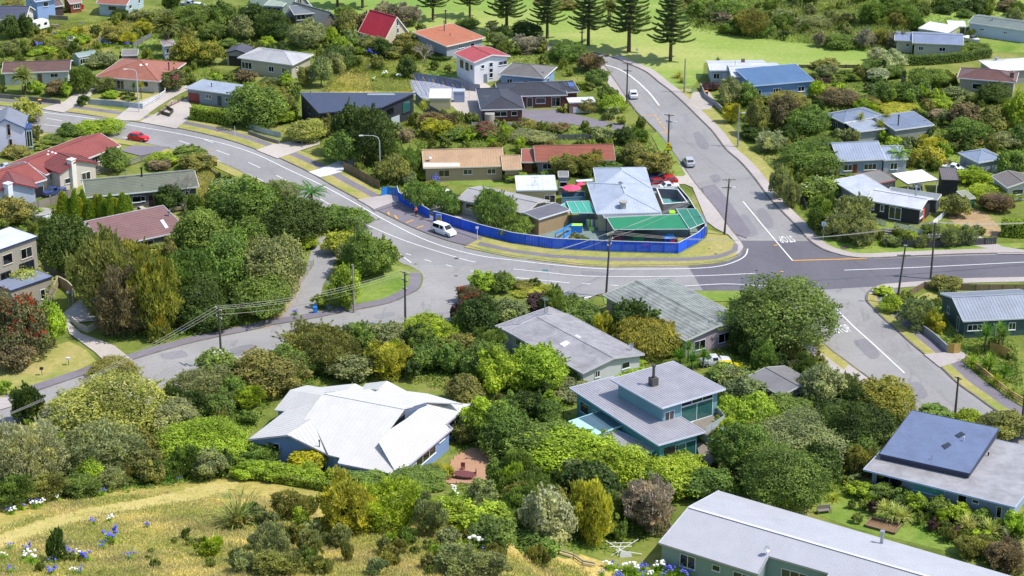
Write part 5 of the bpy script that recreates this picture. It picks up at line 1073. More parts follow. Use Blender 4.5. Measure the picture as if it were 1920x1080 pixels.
def boat():
    p=P(1822,82); r=empty('boat',p,R(-60),'small white boat on a trailer beside the lavender roof','boat'); b=MB(); st=[(-2.4,.9,.55,1.3),(-1.0,1.0,.5,1.3),(.6,.9,.5,1.4),(1.8,.5,.6,1.5),(2.5,.03,1.2,1.6)]
    vs=[];fs=[]
    for x,wv,zb,zt in st: vs+=[(x,-wv,zt),(x,-wv*.6,zb),(x,wv*.6,zb),(x,wv,zt)]
    for i in range(4):
        for k in range(3): a=i*4+k; fs.append((a,a+1,a+5,a+4))
    fs.append((0,3,2,1)); 
    for i in range(4): a=i*4; fs.append((a,a+4,a+7,a+3))
    b.add(vs,fs); b.build('hull',M_WHITE,r); q=MB(); q.box(-.3,.8,-.6,.6,1.4,1.9); q.build('cabin',M_GLASS,r); q=MB(); q.bar((-2,0,.4),(3.4,0,.4),.1,.1); q.build('trailer',M_STEEL,r)
    for y in (-.8,.8): q=MB(); q.tube([(-.6,y-.08,.3),(-.6,y+.08,.3)],.3,10); q.build('wheel',mat('tyre','#17171a',.9,.05),r)
boat()
def trampoline(px,py,label):
    p=P(px,py); r=empty('trampoline',p,0,label,'trampoline'); b=MB(); N=20; vs=[(2*math.cos(2*math.pi*k/N),1.6*math.sin(2*math.pi*k/N),.8) for k in range(N)]
    b.prism(vs,.03); b.build('mat',mat('tramp_mat','#8a94a4',.7,.1),r); q=MB(); q.tube([Vector(v)*1.04 for v in vs]+[Vector(vs[0])*1.04],.06,5,False); q.build('rim',M_STEEL,r)
    for k in range(0,N,4): q=MB(); q.tube([Vector(vs[k]),Vector((vs[k][0],vs[k][1],0))],.03,5); q.build('leg',M_STEEL,r)
trampoline(1698,74,'pale trampoline on the lawn below the long fence'); 
# ---------------------------------------------------------------- poles, lamps, wires
TOPS={}
def pole(k,px,py,ht,label,arms=(),lean=0.0,trans=False,lamp=None,c=None,wdir=(1,0)):
    p=P(px,py); r=empty('power_pole',p,0,label,'power pole'); q=MB(); top=Vector((lean,0,ht)); q.tube([(0,0,-.3),top],[.19,.12],10); q.build('pole',c or M_POLE,r)
    dx=P(px+wdir[0]*10,py+wdir[1]*10,p.z)-p; dx.normalize(); TOPS[k]=[]
    for i,(za,hl) in enumerate(arms):
        c0=top*(za/ht); q=MB(); q.bar(c0-dx*hl,c0+dx*hl,.15,.15); q.bar(c0-dx*hl*.5+Vector((0,0,-.02)),c0-Vector((0,0,.6)),.04,.04); q.bar(c0+dx*hl*.5+Vector((0,0,-.02)),c0-Vector((0,0,.6)),.04,.04); ao=q.build('crossarm',M_WOOD,r)
        n_=4 if hl>1 else 3
        for j in range(n_):
            cc=c0+dx*(-hl+2*hl*(j+.25)/(n_-.5)); q=MB(); q.tube([cc+Vector((0,0,.05)),cc+Vector((0,0,.26))],[.06,.04],6); q.build('insulator',M_WHITE,ao); TOPS[k].append(p+cc+Vector((0,0,.26)))
    if trans: q=MB(); q.tube([(.38,-.1,ht*.66),(.38,-.1,ht*.66+1.1)],.3,10); q.build('transformer',M_STEEL,r)
    if lamp:
        q=MB(); e=Vector((lamp,-.3,ht*.82+.35)); q.tube([top*.82,e],.04,6); q.build('lamp_arm',M_STEEL,r); q=MB(); q.bar(e,e+Vector((.6 if lamp>0 else -.6,-.15,.05)),.24,.14); q.build('lamp_head',M_WHITE,r)
    return r
pole('p1358',1358,441,10.2,'tall twin power pole on the kindergarten corner, nearest the crossing',[(10.0,1.15),(8.6,1.15)],lamp=.9,lean=.45,wdir=(1,-.02))
pole('p1252',1252,306,9.6,'power pole carrying yellow warning signs beside the side street',[(9.4,.9),(8.2,.6)],lamp=.8,wdir=(1,.1))
pole('p1175',1175,202,9.5,'power pole at the kerb beside the small white hatchback',[(9.3,1.0),(7.8,.9)],wdir=(1,.1))
pole('p1091',1091,90,5.0,'low pole with crossarm in front of the dark pine',[(4.9,.9),(3.6,.6)],wdir=(1,-.1))
pole('p1140',1136,556,10.8,'power pole in front of the blue fence behind the corrugated roof',[(10.6,.9),(9.6,.9),(8.8,.6)],lean=.5,wdir=(1,-.5))
pole('p1745',1745,523,9.7,'right of the two power poles on the far kerb',[(9.5,1.1),(7.6,1.1),(7.2,1.0)],wdir=(1,-.05),trans=False)
pole('p1687',1681,570,9.8,'leaning power pole beside the agapanthus at the side street mouth',[(9.7,.25),(8.2,1.1)],lean=.7,wdir=(1,.02))
pole('p760',760,612,9.0,'power pole on the bend of the quiet street',[(8.8,.9),(7.6,.7),(6.2,.5)],lean=.1,wdir=(1,.4))
pole('p663',664,586,8.0,'bare pale pole beside the rounded roadside bush',[],wdir=(1,0),c=mat('pale_pole','#8f8a80',.85,.1))
pole('p413',416,690,9.6,'power pole nearest the left driveway',[(9.3,.9),(8.0,.8)],wdir=(1,.6))
pole('p1283',1283,174,7.3,'plain timber pole beside the agave clump',[],c=mat('pale_pole','#8f8a80',.85,.1))
pole('p1790',1791,775,5.6,'short dark pole with a crossarm behind the flat roofed house',[(5.4,.55)],wdir=(1,.35))
pole('p1920',1917,786,8.5,'dark pole cut by the right edge of the view',[])
pole('p836',836,60,5.2,'dark pole behind the orange roof',[(5.0,.4)]) 
pole('p1383',1383,276,8.0,'slim grey street light pole on the park side of the side street',[],c=M_STEEL,lamp=.5)
def wires(label,a,b_,off=(0,0,0),sag=.9,r=.02):
    q=MB(); pts=[]
    for i in range(13):
        t_=i/12; p=a.lerp(b_,t_)+Vector((0,0,-4*sag*t_*(1-t_))); pts.append(p-a)
    q.tube(pts,r,4,False); o=q.build('power_line',mat('wire','#8f8d8a',.5,.03)); o.location=a; tag(o,label,'power line'); return o
def span(k1,k2,ph,idx1=None,idx2=None,sag=1.0):
    T1,T2=TOPS[k1],TOPS[k2]; n=min(len(T1),len(T2),4); ids=idx1 or range(n); grp='wires '+ph
    O_=['first','second','third','fourth','fifth','sixth']
    for k_,(i,j) in enumerate(list(zip(ids,idx2 or range(n)))[:n]):
        o=wires(O_[k_]+' overhead wire from the left '+ph,T1[i],T2[j],sag=sag*(1+.05*i)); o['group']=grp
span('p413','p760','strung between the two poles of the quiet street')
span('p760','p1140','crossing the junction mouth to the corrugated roof pole',sag=1.6)
span('p1140','p1358','running over the blue fence to the twin pole',sag=.8)
span('p1140','p1745','crossing the dark asphalt to the right hand pole',range(3),range(3),sag=2.0)
span('p1358','p1252','climbing the side street towards the signed pole',sag=.8)
span('p1252','p1175','above the bus bay on the side street',sag=.8)
def wire_out(k,px,py,z,label,idx):
    for i in idx:
        o=wires(['first','second','third','fourth'][i]+' '+label,TOPS[k][i],P(px+i*8,py,z)+Vector((0,0,.2*i)),sag=1.2); o['group']=label
wire_out('p413',-120,830,12,'overhead wire running out of view at the lower left',[0,1,2])
wire_out('p1745',2100,395,9,'overhead wire running off at the right edge',[0,1,2,3])
wire_out('p1687',1345,560,6,'service wire to the corrugated roofed house',[3]) if False else None
def street_lamp(px,py,ht,arm,label):
    p=P(px,py); r=empty('street_lamp',p,0,label,'street lamp'); q=MB(); R_=abs(arm)*.35; s_=1 if arm>0 else -1
    pts=[Vector((0,0,-.2)),Vector((0,0,ht-R_))]+[Vector((s_*R_*(1-math.cos(a)),0,ht-R_+R_*math.sin(a))) for a in (.5,1.0,1.57)]+[Vector((arm*.9,0,ht+.05))]
    q.tube(pts,[.11,.09,.07,.06,.05,.05],8); q.build('pole',mat('lamp_paint','#b4bac0',.45,.03),r)
    q=MB(); e=Vector((arm*.9,0,ht+.05)); q.bar(e-Vector((0,0,.02)),e+Vector((s_*.75,0,-.06)),.28,.16); q.build('lamp_head',M_WHITE,r)
street_lamp(261,211,9.0,-2.0,'tall curved street lamp in front of the terracotta roof')
street_lamp(713,324,7.2,-3.3,'curved street lamp rising from the trees beside the main road')
def signpost(px,py,ht,label,board=None,c='#dfe3ea',name='sign',dirp=(1,0),z0=None):
    p=P(px,py); r=empty(name,p,0,label,'sign'); q=MB(); q.tube([(0,0,-.2),(0,0,ht)],.05,8); q.build('post',M_TRIMW,r)
    if board=='round':
        q=MB(); N=20; vs=[(.42*math.cos(2*math.pi*k/N),-.07,ht-.4+.42*math.sin(2*math.pi*k/N)) for k in range(N)]; q.add(vs+[(x,-.04,z) for x,_,z in vs],[tuple(range(N)),tuple(range(2*N))[:N-1:-1]]+[(i,(i+1)%N,(i+1)%N+N,i+N) for i in range(N)]); q.build('disc',mat('sign_back','#9db2d8',.5,.05),r)
        q=MB(); q.box(-.06,.06,-.1,-.075,ht-.65,ht-.15); q.build('bracket',mat('sign_bar','#6f87b8',.5,.05),r)
    elif board=='street':
        q=MB(); q.box(-1.0,-.05,-.03,.03,ht-.35,ht-.08); q.build('name_board',mat('sign_teal','#6fb7bd',.5,.04),r)
    elif board=='cap':
        q=MB(); q.box(-.25,.25,-.04,.04,ht-.3,ht+.05); q.build('board',M_WHITE,r)
    return r
signpost(1356,470,2.7,'plain white post on the grass below the twin pole')
signpost(1543,451,3.4,'round sign seen from behind on a pale post at the street corner','round')
signpost(1028,540,3.2,'pale teal street name sign on the planted island','','', ) if False else signpost(1028,540,3.3,'pale teal street name sign on the planted island','street')
signpost(895,458,3.1,'white post sign in the bay beside the white people carrier','cap')
signpost(1190,208,2.2,'thin bus stop post beside the power pole','cap')
signpost(1194,110,2.2,'white park sign post between the pines','cap')
signpost(441,259,2.4,'white street post below the clipped hedge')
signpost(1744,176,1.8,'white clothes post in the garden below the red brown roof')
signpost(826,246,2.0,'broad white stake in the rough bank beside the navy roof')
# yellow warning sign on the pole
p=P(1252,306); r=empty('warning_sign',p+Vector((0,-.2,3.2)),0,'yellow diamond children sign above a yellow plate on the power pole','sign')
q=MB(); q.add([(0,0,-.02),(.5,0,.5),(0,0,1.02),(-.5,0,.5),(0,.03,-.02),(.5,.03,.5),(0,.03,1.02),(-.5,.03,.5)],[(0,1,2,3),(7,6,5,4),(0,4,5,1),(1,5,6,2),(2,6,7,3),(3,7,4,0)]); d_=q.build('diamond',mat('sign_yellow','#f0c400',.5,.02),r)
q=MB(); q.bar((-.14,-.01,.32),(-.05,-.01,.62),.02,.09); q.bar((.16,-.01,.32),(.04,-.01,.62),.02,.09); q.box(-.12,.12,-.015,-.005,.58,.66); q.build('symbol',mat('sign_black','#26221c',.5,.02),d_)
q=MB(); q.box(-.5,.5,0,.03,-.5,-.12); q.build('plate',mat('sign_yellow2','#d8d000',.5,.02),r)
# ---------------------------------------------------------------- kindergarten yard
def canopy(label,px,z,c,posts=True,name='shade_canopy',beams=0):
    w3=[P(a,b_,zz if isinstance(z,(list,tuple)) else z) for (a,b_),zz in zip(px,z if isinstance(z,(list,tuple)) else [z]*len(px))]
    o0=Vector((w3[0].x,w3[0].y,0)); r=empty(name,o0,0,label,'canopy'); q=MB(); q.prism([p-o0 for p in w3],.04); q.build('cloth',mat('shade_cloth',c,.7,.06,scale=.6,fine=.05),r)
    q=MB()
    for a,b_ in zip(w3,w3[1:]+w3[:1]): q.bar(a-o0+Vector((0,0,.03)),b_-o0+Vector((0,0,.03)),.08,.1)
    q.build('frame',M_TRIMW,r)
    for i in range(beams):
        k=(i+1)/(beams+1); q=MB(); q.bar(w3[0].lerp(w3[1],k)-o0+Vector((0,0,.05)),w3[3].lerp(w3[2],k)-o0+Vector((0,0,.05)),.06,.08); q.build('beam',M_TRIMW,r)
    if posts:
        for p in w3: q=MB(); q.tube([(p.x-o0.x,p.y-o0.y,0),(p.x-o0.x,p.y-o0.y,p.z)],.06,6); q.build('post',M_DARK,r)
    return r
G1='#1f7a55'
canopy('long emerald shade canopy across the kindergarten yard',[(1137,408),(1277,402),(1292,430),(1151,431)],2.9,G1)
canopy('darker green mesh canopy with white beams at the corner of the yard',[(1268,392),(1306,392),(1321,418),(1293,430)],3.0,'#2a7560',beams=1)
canopy('teal glazed porch roof left of the kindergarten roof',[(1062,378),(1104,377),(1118,400),(1072,400)],[2.7,2.7,2.7,2.7],'#3f9a86',beams=2)
canopy('small pale teal roof next to the dark grey roof',[(1044,388),(1062,380),(1070,396),(1058,396)],2.4,'#5fa893')
canopy('thin white awning between the tool store and the kindergarten',[(1080,338),(1111,336),(1112,340),(1082,341)],3.0,'#c9cfd4')
def openbox(label,px,z,h,c,ci,name='walled_yard',cat='enclosure',t_=.1,floor=None,cap='#dfe2e6'):
    pts=[P(a,b_,z) for a,b_ in px]; o0=Vector(pts[0]); r=empty(name,o0,0,label,cat)
    for a,b_ in zip(pts,pts[1:]+pts[:1]):
        q=MB(); q.bar(a-o0+Vector((0,0,h/2)),b_-o0+Vector((0,0,h/2)),t_,h); q.build('side',mat('side',c,.7,.08),r)
        q=MB(); q.bar(a-o0+Vector((0,0,h+.03)),b_-o0+Vector((0,0,h+.03)),t_+.08,.08); q.build('rail_cap',mat('cap',cap,.6,.04),r)
    q=MB(); q.sheet([p-o0+Vector((0,0,.06)) for p in pts]); q.build('floor',mat('floor',floor or ci,.8,.1),r)
    return r
openbox('walled yard open to the sky with white coping behind the green canopies',[(1231,372),(1270,374),(1288,398),(1243,402)],0,1.9,'#6e6c72','#5f8a8e',floor='#5f8f94')
def boxthing(label,px,py,w1,d1,h1,c,name,cat,rz=0,z=0,roof=None,parts=()):
    p=P(px,py,z); r=empty(name,p,rz,label,cat); q=MB(); q.box(-w1/2,w1/2,-d1/2,d1/2,0,h1); q.build('body',mat(name,c,.6,.06),r)
    if roof: q=MB(); q.add([(-w1*.6,-d1*.6,h1),(w1*.6,-d1*.6,h1),(w1*.6,d1*.6,h1),(-w1*.6,d1*.6,h1),(-w1*.1,0,h1+.5),(w1*.1,0,h1+.5)],[(0,1,5,4),(1,2,5),(2,3,4,5),(3,0,4),(3,2,1,0)]); q.build('roof',mat('play_roof',roof,.5,.04),r)
    for nm,bx,cc in parts: q=MB(); q.box(*bx); q.build(nm,mat(nm,cc,.6,.05),r)
    return r
boxthing('blue playhouse with a light blue roof and red door inside the fence',1254,457,1.7,1.5,1.3,'#1a56c0','playhouse','playhouse',R(10),roof='#2f95e0',parts=[('door',(.15,.75,-.8,-.74,.0,1.15),'#d02028'),('window',(-.6,-.2,-.8,-.75,.6,1.0),'#16233c')])
boxthing('tall yellow panel standing at the fence corner',1275,463,.9,.1,1.5,'#f0d020','notice_board','sign',R(15),parts=[('picture',(-.25,.25,-.07,-.052,.8,1.2),'#c9b08a')])
boxthing('red low play table inside the fence',1213,465,1.6,.8,.6,'#d04034','play_table','table',parts=[('leg',(-.75,-.65,-.35,-.25,-.02,.1),'#702018')])
boxthing('green curved bench box in the middle of the yard',1197,450,1.9,.7,.6,'#3aa35e','play_bench','bench',R(-8),parts=[('back',(-.9,.9,.3,.38,.6,.9),'#2f8c50')])
boxthing('red balance beam in the yard behind the pole',1158,448,1.6,.25,.35,'#c83848','balance_beam','play equipment',parts=[('foot',(-.8,-.7,-.2,.2,0,.1),'#7a2028')])
boxthing('bright blue play kitchen cabinet below the porch',1081,435,1.9,1.0,1.3,'#1f86d8','play_cabinet','cabinet',parts=[('worktop',(-1.0,1.0,-.55,.55,1.3,1.36),'#a6e060'),('door',(-.9,-.05,-.53,-.5,.2,1.1),'#1a78c4'),('door',(.05,.9,-.53,-.5,.2,1.1),'#1a78c4')])
boxthing('lime green slide box beside the open walled yard',1260,408,1.0,1.6,1.1,'#8fd01e','slide','play equipment',parts=[('chute',(.5,.95,-1.4,.2,.1,.5),'#9fe020')])
boxthing('green play frame inside the walled yard',1276,392,3.0,1.2,1.2,'#2d6e48','climbing_frame','play equipment',parts=[('rail',(-1.5,1.5,-.65,-.6,1.2,1.3),'#c9d8cc')])
boxthing('lime plastic stool near the striped wall',1109,432,.9,.7,.5,'#a0d868','stool','stool',parts=[('leg',(-.4,-.3,-.3,-.2,-.02,.1),'#88b858')])
r=empty('painted_wall',P(1110,428),0,'wall of vertical rainbow stripes under the kindergarten eave','wall')
for i,cc in enumerate(('#4f86c8','#c8d040','#58a858','#d8d8d8','#b07838','#5068c0','#c8d040','#b8b8c0')): q=MB(); q.box(-1.0+i*.27,-.75+i*.27,0,.06,.1,1.6); q.build('stripe',mat('stripe_'+str(i),cc,.6,.04),r)
def blueframe():
    a=P(1041,455,0); r=empty('climbing_frame',a,0,'sky blue climbing frame and beams left of the striped wall','play equipment')
    pts=[(1041,452),(1041,430),(1072,422)]; m=mat('blue_beam','#1a86dc',.5,.04)
    A_=Vector((0,0,0));B_=P(1072,436)-a;C_=P(1057,448)-a
    for x in (A_,B_,C_): q=MB(); q.box(x.x-.08,x.x+.08,x.y-.08,x.y+.08,0,1.7); q.build('post',m,r)
    for x,y in ((A_,B_),(A_,C_),(C_,B_)): q=MB(); q.bar(x+Vector((0,0,1.6)),y+Vector((0,0,1.6)),.14,.16); q.build('beam',m,r)
    q=MB(); q.bar(C_+Vector((0,0,.3)),B_+Vector((0,0,.3)),.1,.5); q.build('panel',m,r)
blueframe()
# pergola with glass left of the yard
def umbrella(px,py,label,c,r_=1.7,h=2.6):
    p=P(px,py); r=empty('garden_umbrella',p,0,label,'umbrella'); q=MB(); N=8; vs=[(0,0,h+.45)]+[(r_*math.cos(2*math.pi*k/N),r_*math.sin(2*math.pi*k/N),h) for k in range(N)]
    q.add(vs,[(0,1+k,1+(k+1)%N) for k in range(N)]); q.add([(x,y,z-.04) for x,y,z in vs],[(0,1+(k+1)%N,1+k) for k in range(N)]); q.build('cloth',mat('umbrella_cloth',c,.7,.03),r); q=MB(); q.tube([(0,0,0),(0,0,h+.5)],.04,6); q.build('pole',M_WOOD,r)
    for k in range(N): q=MB(); q.bar((0,0,h+.4),Vector(vs[1+k])-Vector((0,0,.05)),.03,.03); q.build('rib',M_WOOD,r)
umbrella(1072,378,'large pink garden umbrella beside the tool store','#e8486e'); umbrella(1088,370,'smaller pink umbrella half behind the large one','#e8486e',.9,2.6)
openbox('pen of blue grey screens beneath the pink umbrellas',[(1052,376),(1096,374),(1097,384),(1053,386)],0,1.5,'#5a8496','#4f5560',name='play_pen',cat='enclosure',t_=.05,cap='#5f8a9c',floor='#5d5a5c')
# person by the fence
def person():
    p=P(780,404.5); r=empty('person',p,R(200),'person in an orange top and black trousers standing at the blue fence','person')
    def skin(name,V,E,Rr,m,parent=r):
        me=bpy.data.meshes.new(name); me.from_pydata(V,E,[]); o=bpy.data.objects.new(name,me); col.objects.link(o); o.parent=parent; me.materials.append(m)
        s=o.modifiers.new('skin','SKIN'); s.use_smooth_shade=True
        for i,x in enumerate(me.skin_vertices[0].data): x.radius=(Rr[i],Rr[i]); x.use_root=(i==0)
        o.modifiers.new('sub','SUBSURF').levels=1; return o
    V=[(0,0,.95),(0,.0,1.15),(0,.01,1.38),(0,.01,1.5),(0,.02,1.62),(0,.02,1.72),(.09,0,.9),(.11,.03,.5),(.12,-.02,.08),(.13,.12,.03),(-.09,0,.9),(-.11,-.02,.5),(-.12,-.05,.08),(-.13,.09,.03),(.17,0,1.4),(.24,.02,1.14),(.22,.14,.92),(.21,.19,.84),(-.17,0,1.4),(-.23,.08,1.16),(-.1,.28,1.08),(-.04,.33,1.06)]
    E=[(0,1),(1,2),(2,3),(3,4),(4,5),(0,6),(6,7),(7,8),(8,9),(0,10),(10,11),(11,12),(12,13),(2,14),(14,15),(15,16),(16,17),(2,18),(18,19),(19,20),(20,21)]
    Rr=[.14,.13,.14,.055,.09,.08,.09,.065,.045,.04,.09,.065,.045,.04,.06,.045,.035,.035,.06,.045,.035,.035]
    skin('body',V,E,Rr,mat('skin','#b98466',.6,.05))
    ids=[1,2,14,15,18,19]; V2=[V[0],V[1],V[2],V[14],V[15],V[18],V[19]]; skin('shirt',V2,[(0,1),(1,2),(2,3),(3,4),(2,5),(5,6)],[.15,.145,.155,.075,.06,.075,.06],mat('orange_cloth','#c8603c',.9,.06))
    V3=[V[0],V[6],V[7],(.12,-.02,.14),V[10],V[11],(-.12,-.05,.14)]; skin('trousers',V3,[(0,1),(1,2),(2,3),(0,4),(4,5),(5,6)],[.16,.11,.085,.07,.11,.085,.07],mat('black_cloth','#16161c',.9,.06))
    skin('hair',[(0,-.02,1.66),(0,-.01,1.74),(0,.0,1.78)],[(0,1),(1,2)],[.09,.095,.06],mat('dark_hair','#2a1c14',.8,.05))
person()
r=empty('notice_board',P(823,421)+Vector((0,-.15,0)),R(-14),'kindergarten sign with blue top and gold panel on the blue fence','sign')
q=MB(); q.box(-.48,.48,-.06,0,.35,1.95); q.build('board',M_WHITE,r); q=MB(); q.box(-.42,.42,-.09,-.065,.4,1.35); q.build('panel',mat('gold','#a8902c',.6,.15,scale=6),r); q=MB(); q.box(-.42,.42,-.09,-.065,1.4,1.9); q.build('panel',mat('sky_print','#6d8cc8',.6,.2,scale=6),r)
# ---------------------------------------------------------------- garden things
def bench():
    p=P(1545,962); r=empty('garden_bench',p,R(12),'weathered wooden seat in the shade at the lawn end','bench'); m=M_WOOD
    q=MB(); q.box(-.9,.9,-.3,.3,.42,.48); q.build('seat',m,r); q=MB(); q.box(-.9,.9,.28,.34,.48,1.0); q.build('backrest',m,r)
    for x in (-.85,.85):
        for y in (-.25,.25): q=MB(); q.box(x-.04,x+.04,y-.04,y+.04,0,.42); q.build('leg',m,r)
        q=MB(); q.box(x-.04,x+.04,-.3,.3,.62,.68); q.build('arm',m,r)
bench()
openbox('raised vegetable bed with timber edge on the lawn',[(1622,988),(1634,974),(1690,986),(1677,1003)],0,.3,'#6a5744','#7a5f45',name='raised_bed',cat='garden bed',t_=.12,floor='#7a5f45',cap='#7c6a52')
def table_set():
    p=P(871,898); g0=gz(p.x,p.y); m=mat('stained_timber','#6b3a38',.6,.1); r=empty('garden_table',p,R(-20),'dark stained garden table on the terracotta patio','table')
    q=MB(); N=16; q.prism([(1.5*math.cos(2*math.pi*k/N),.9*math.sin(2*math.pi*k/N),.76) for k in range(N)],.05); q.build('top',m,r)
    for x in (-1,1):
        for y in (-.5,.5): q=MB(); q.box(x-.05,x+.05,y-.05,y+.05,0,.71); q.build('leg',m,r)
    for lab,px,py,rz in (('dark garden chair at the left end of the patio table',842,900,R(90)),('dark garden chair behind the patio table',868,882,R(0)),('dark garden chair at the right end of the patio table',889,893,R(-80)),('dark garden chair left front of the patio table',848,890,R(60))):
        p=P(px,py); c_=empty('garden_chair',p,rz,lab,'chair','chairs round the patio table'); q=MB(); q.box(-.28,.28,-.25,.25,.42,.47); q.build('seat',m,c_); q=MB(); q.box(-.28,.28,.22,.27,.47,1.05); q.build('backrest',m,c_)
        for x in (-.25,.25):
            for y in (-.22,.22): q=MB(); q.box(x-.03,x+.03,y-.03,y+.03,0,.42); q.build('leg',m,c_)
table_set()
def airer():
    p=P(1163,1040); r=empty('clothes_airer',p,0,'collapsed white garden furniture frame in the rough grass','garden furniture'); m=M_WHITE
    for a,b_ in (((-1.8,.6,1.6),(1.2,-.3,.1)),((2.2,.8,1.7),(-1.2,-.5,.1)),((-1.3,.2,1.0),(1.4,.3,1.0)),((-1.2,.9,1.1),(1.4,.9,1.15)),((-.6,-.4,.9),(2.6,-.2,.2)),((.1,.5,1.3),(-.4,-.5,0))):
        q=MB(); q.tube([a,b_],.045,6); q.build('bar',m,r)
    q=MB(); q.add([(-.1,-.9,.1),(1.4,-.8,.1),(1.2,-.7,.9),(.0,-.8,.9)],[(0,1,2,3),(3,2,1,0)]); q.build('panel',m,r)
airer()
def garden_post(px,py,label,c='#cfd2d6'): 
    p=P(px,py); r=empty('letterbox',p,0,label,'letterbox'); q=MB(); q.tube([(0,0,0),(0,0,1.05)],.04,6); q.build('post',M_DARK,r); q=MB(); q.box(-.25,.25,-.2,.2,1.05,1.35); q.build('box',mat('letterbox',c,.4,.05),r)
garden_post(129,686,'silver letterbox on a thin post on the grass verge'); garden_post(79,705,'black stump post on the verge near the tall shrub','#2a2a2a')
def bin_(px,py,label,c,lid):
    p=P(px,py); r=empty('wheelie_bin',p,R(20),label,'bin'); q=MB(); q.add([(-.24,-.26,0),(.24,-.26,0),(.24,.26,0),(-.24,.26,0),(-.3,-.33,1),(.3,-.33,1),(.3,.33,1),(-.3,.33,1)],[(3,2,1,0),(0,1,5,4),(1,2,6,5),(2,3,7,6),(3,0,4,7)]); q.build('body',mat('bin',c,.5,.04),r); q=MB(); q.box(-.32,.32,-.36,.34,1.0,1.08); q.build('lid',mat('lid',lid,.5,.04),r)
bin_(591,587,'blue crate bin at the foot of the lane','#1d78d0','#1d78d0'); bin_(404,312,'yellow lidded bin beside the kerb at the dry yard','#3d4038','#f0c010'); bin_(1324,180,'orange lidded bin by the block wall','#33363a','#e8902c'); bin_(155,17,'red bin beside the rust red cottage','#c81420','#b8101a'); bin_(75,196,'orange lidded bin under the yellow blossom tree','#3d4038','#e0a020')
def tank(px,py,label,r_=1.0,h=2.0,c='#a89c92'):
    p=P(px,py); r=empty('water_tank',p,0,label,'tank'); q=MB(); q.tube([(0,0,0),(0,0,h)],r_,20); q.build('body',mat('tank',c,.6,.08),r); q=MB(); q.tube([(0,0,h),(0,0,h+.12)],[r_*1.04,r_*.9],20); q.build('lid',M_CONC,r)
tank(918,231,'round concrete water tank at the corner of the brick bungalow'); tank(78,413,'white domed tank in the trees behind the conifer hedge',1.9,1.6,'#dfe3ea')
def lamp_post():
    p=P(130,580); r=empty('garden_lamp',p,0,'globe lamp on a post by the curved garden wall','lamp'); q=MB(); q.tube([(0,0,0),(0,0,2.6)],.05,6); q.build('post',M_STEEL,r); q=MB()
    N=10; 
    for i in range(1): pass
    import bmesh
    bm=bmesh.new(); bmesh.ops.create_icosphere(bm,subdivisions=2,radius=.28); me=bpy.data.meshes.new('globe'); bm.to_mesh(me); bm.free(); me.materials.append(M_WHITE); o=bpy.data.objects.new('globe',me); col.objects.link(o); o.parent=r; o.location=(0,0,2.85)
lamp_post()
def picnic(px,py,label):
    p=P(px,py); r=empty('picnic_table',p,R(-15),label,'table'); q=MB(); q.box(-.9,.9,-.4,.4,.7,.76); q.build('top',M_WOOD,r)
    for y in (-.75,.75): q=MB(); q.box(-.9,.9,y-.12,y+.12,.42,.47); q.build('seat',M_WOOD,r)
    for x in (-.6,.6): q=MB(); q.bar((x,-.7,0),(x,.2,.7),.07,.07); q.bar((x,.7,0),(x,-.2,.7),.07,.07); q.build('leg',M_WOOD,r)
picnic(103,52,'wooden picnic table on the rough lawn beside the caravan')
# glasshouse frame court with patterned paving (blue and ochre) in the fenced yard
r=empty('netting_frame',P(770,178),0,'blue netted vegetable frame in the fenced yard','garden frame'); o0=Vector(r.location)
for i in range(11):
    a=P(775+i*9,150+i*2.2); b_=P(790+i*9,180+i*.4) ; q=MB(); q.bar(a-o0+Vector((0,0,1.2)),b_-o0+Vector((0,0,1.2)),.06,.06); q.tube([a-o0,a-o0+Vector((0,0,1.2))],.03,5); q.tube([b_-o0,b_-o0+Vector((0,0,1.2))],.03,5); q.build('hoop',mat('blue_hoop','#4468b8' if i%2 else '#b0925c',.6,.05),r)
area('garden_bed',[(768,150),(810,152),(868,168),(872,176),(850,184),(800,186),(775,178)],.03,mat('mixed_bed','#8f94a0',.9,.5,scale=3,fine=.2))
# steps in front of the corner house
for i in range(3):
    p=P(1668-i*3,434+i*3); b=MB(); b.box(-1.3,1.3,-.25,.25,0,.5-.15*i); o=b.build('step',M_WOOD); o.location=p; o.rotation_euler=(0,0,R(-15)); tag(o,['top pale timber step below the deck rails','middle pale timber step below the deck rails','bottom pale timber step on the lawn'][i],'step')
boxthing('raised timber deck in front of the black house',1690,420,1,1,.1,'#8f8a80','deck','deck') if False else None
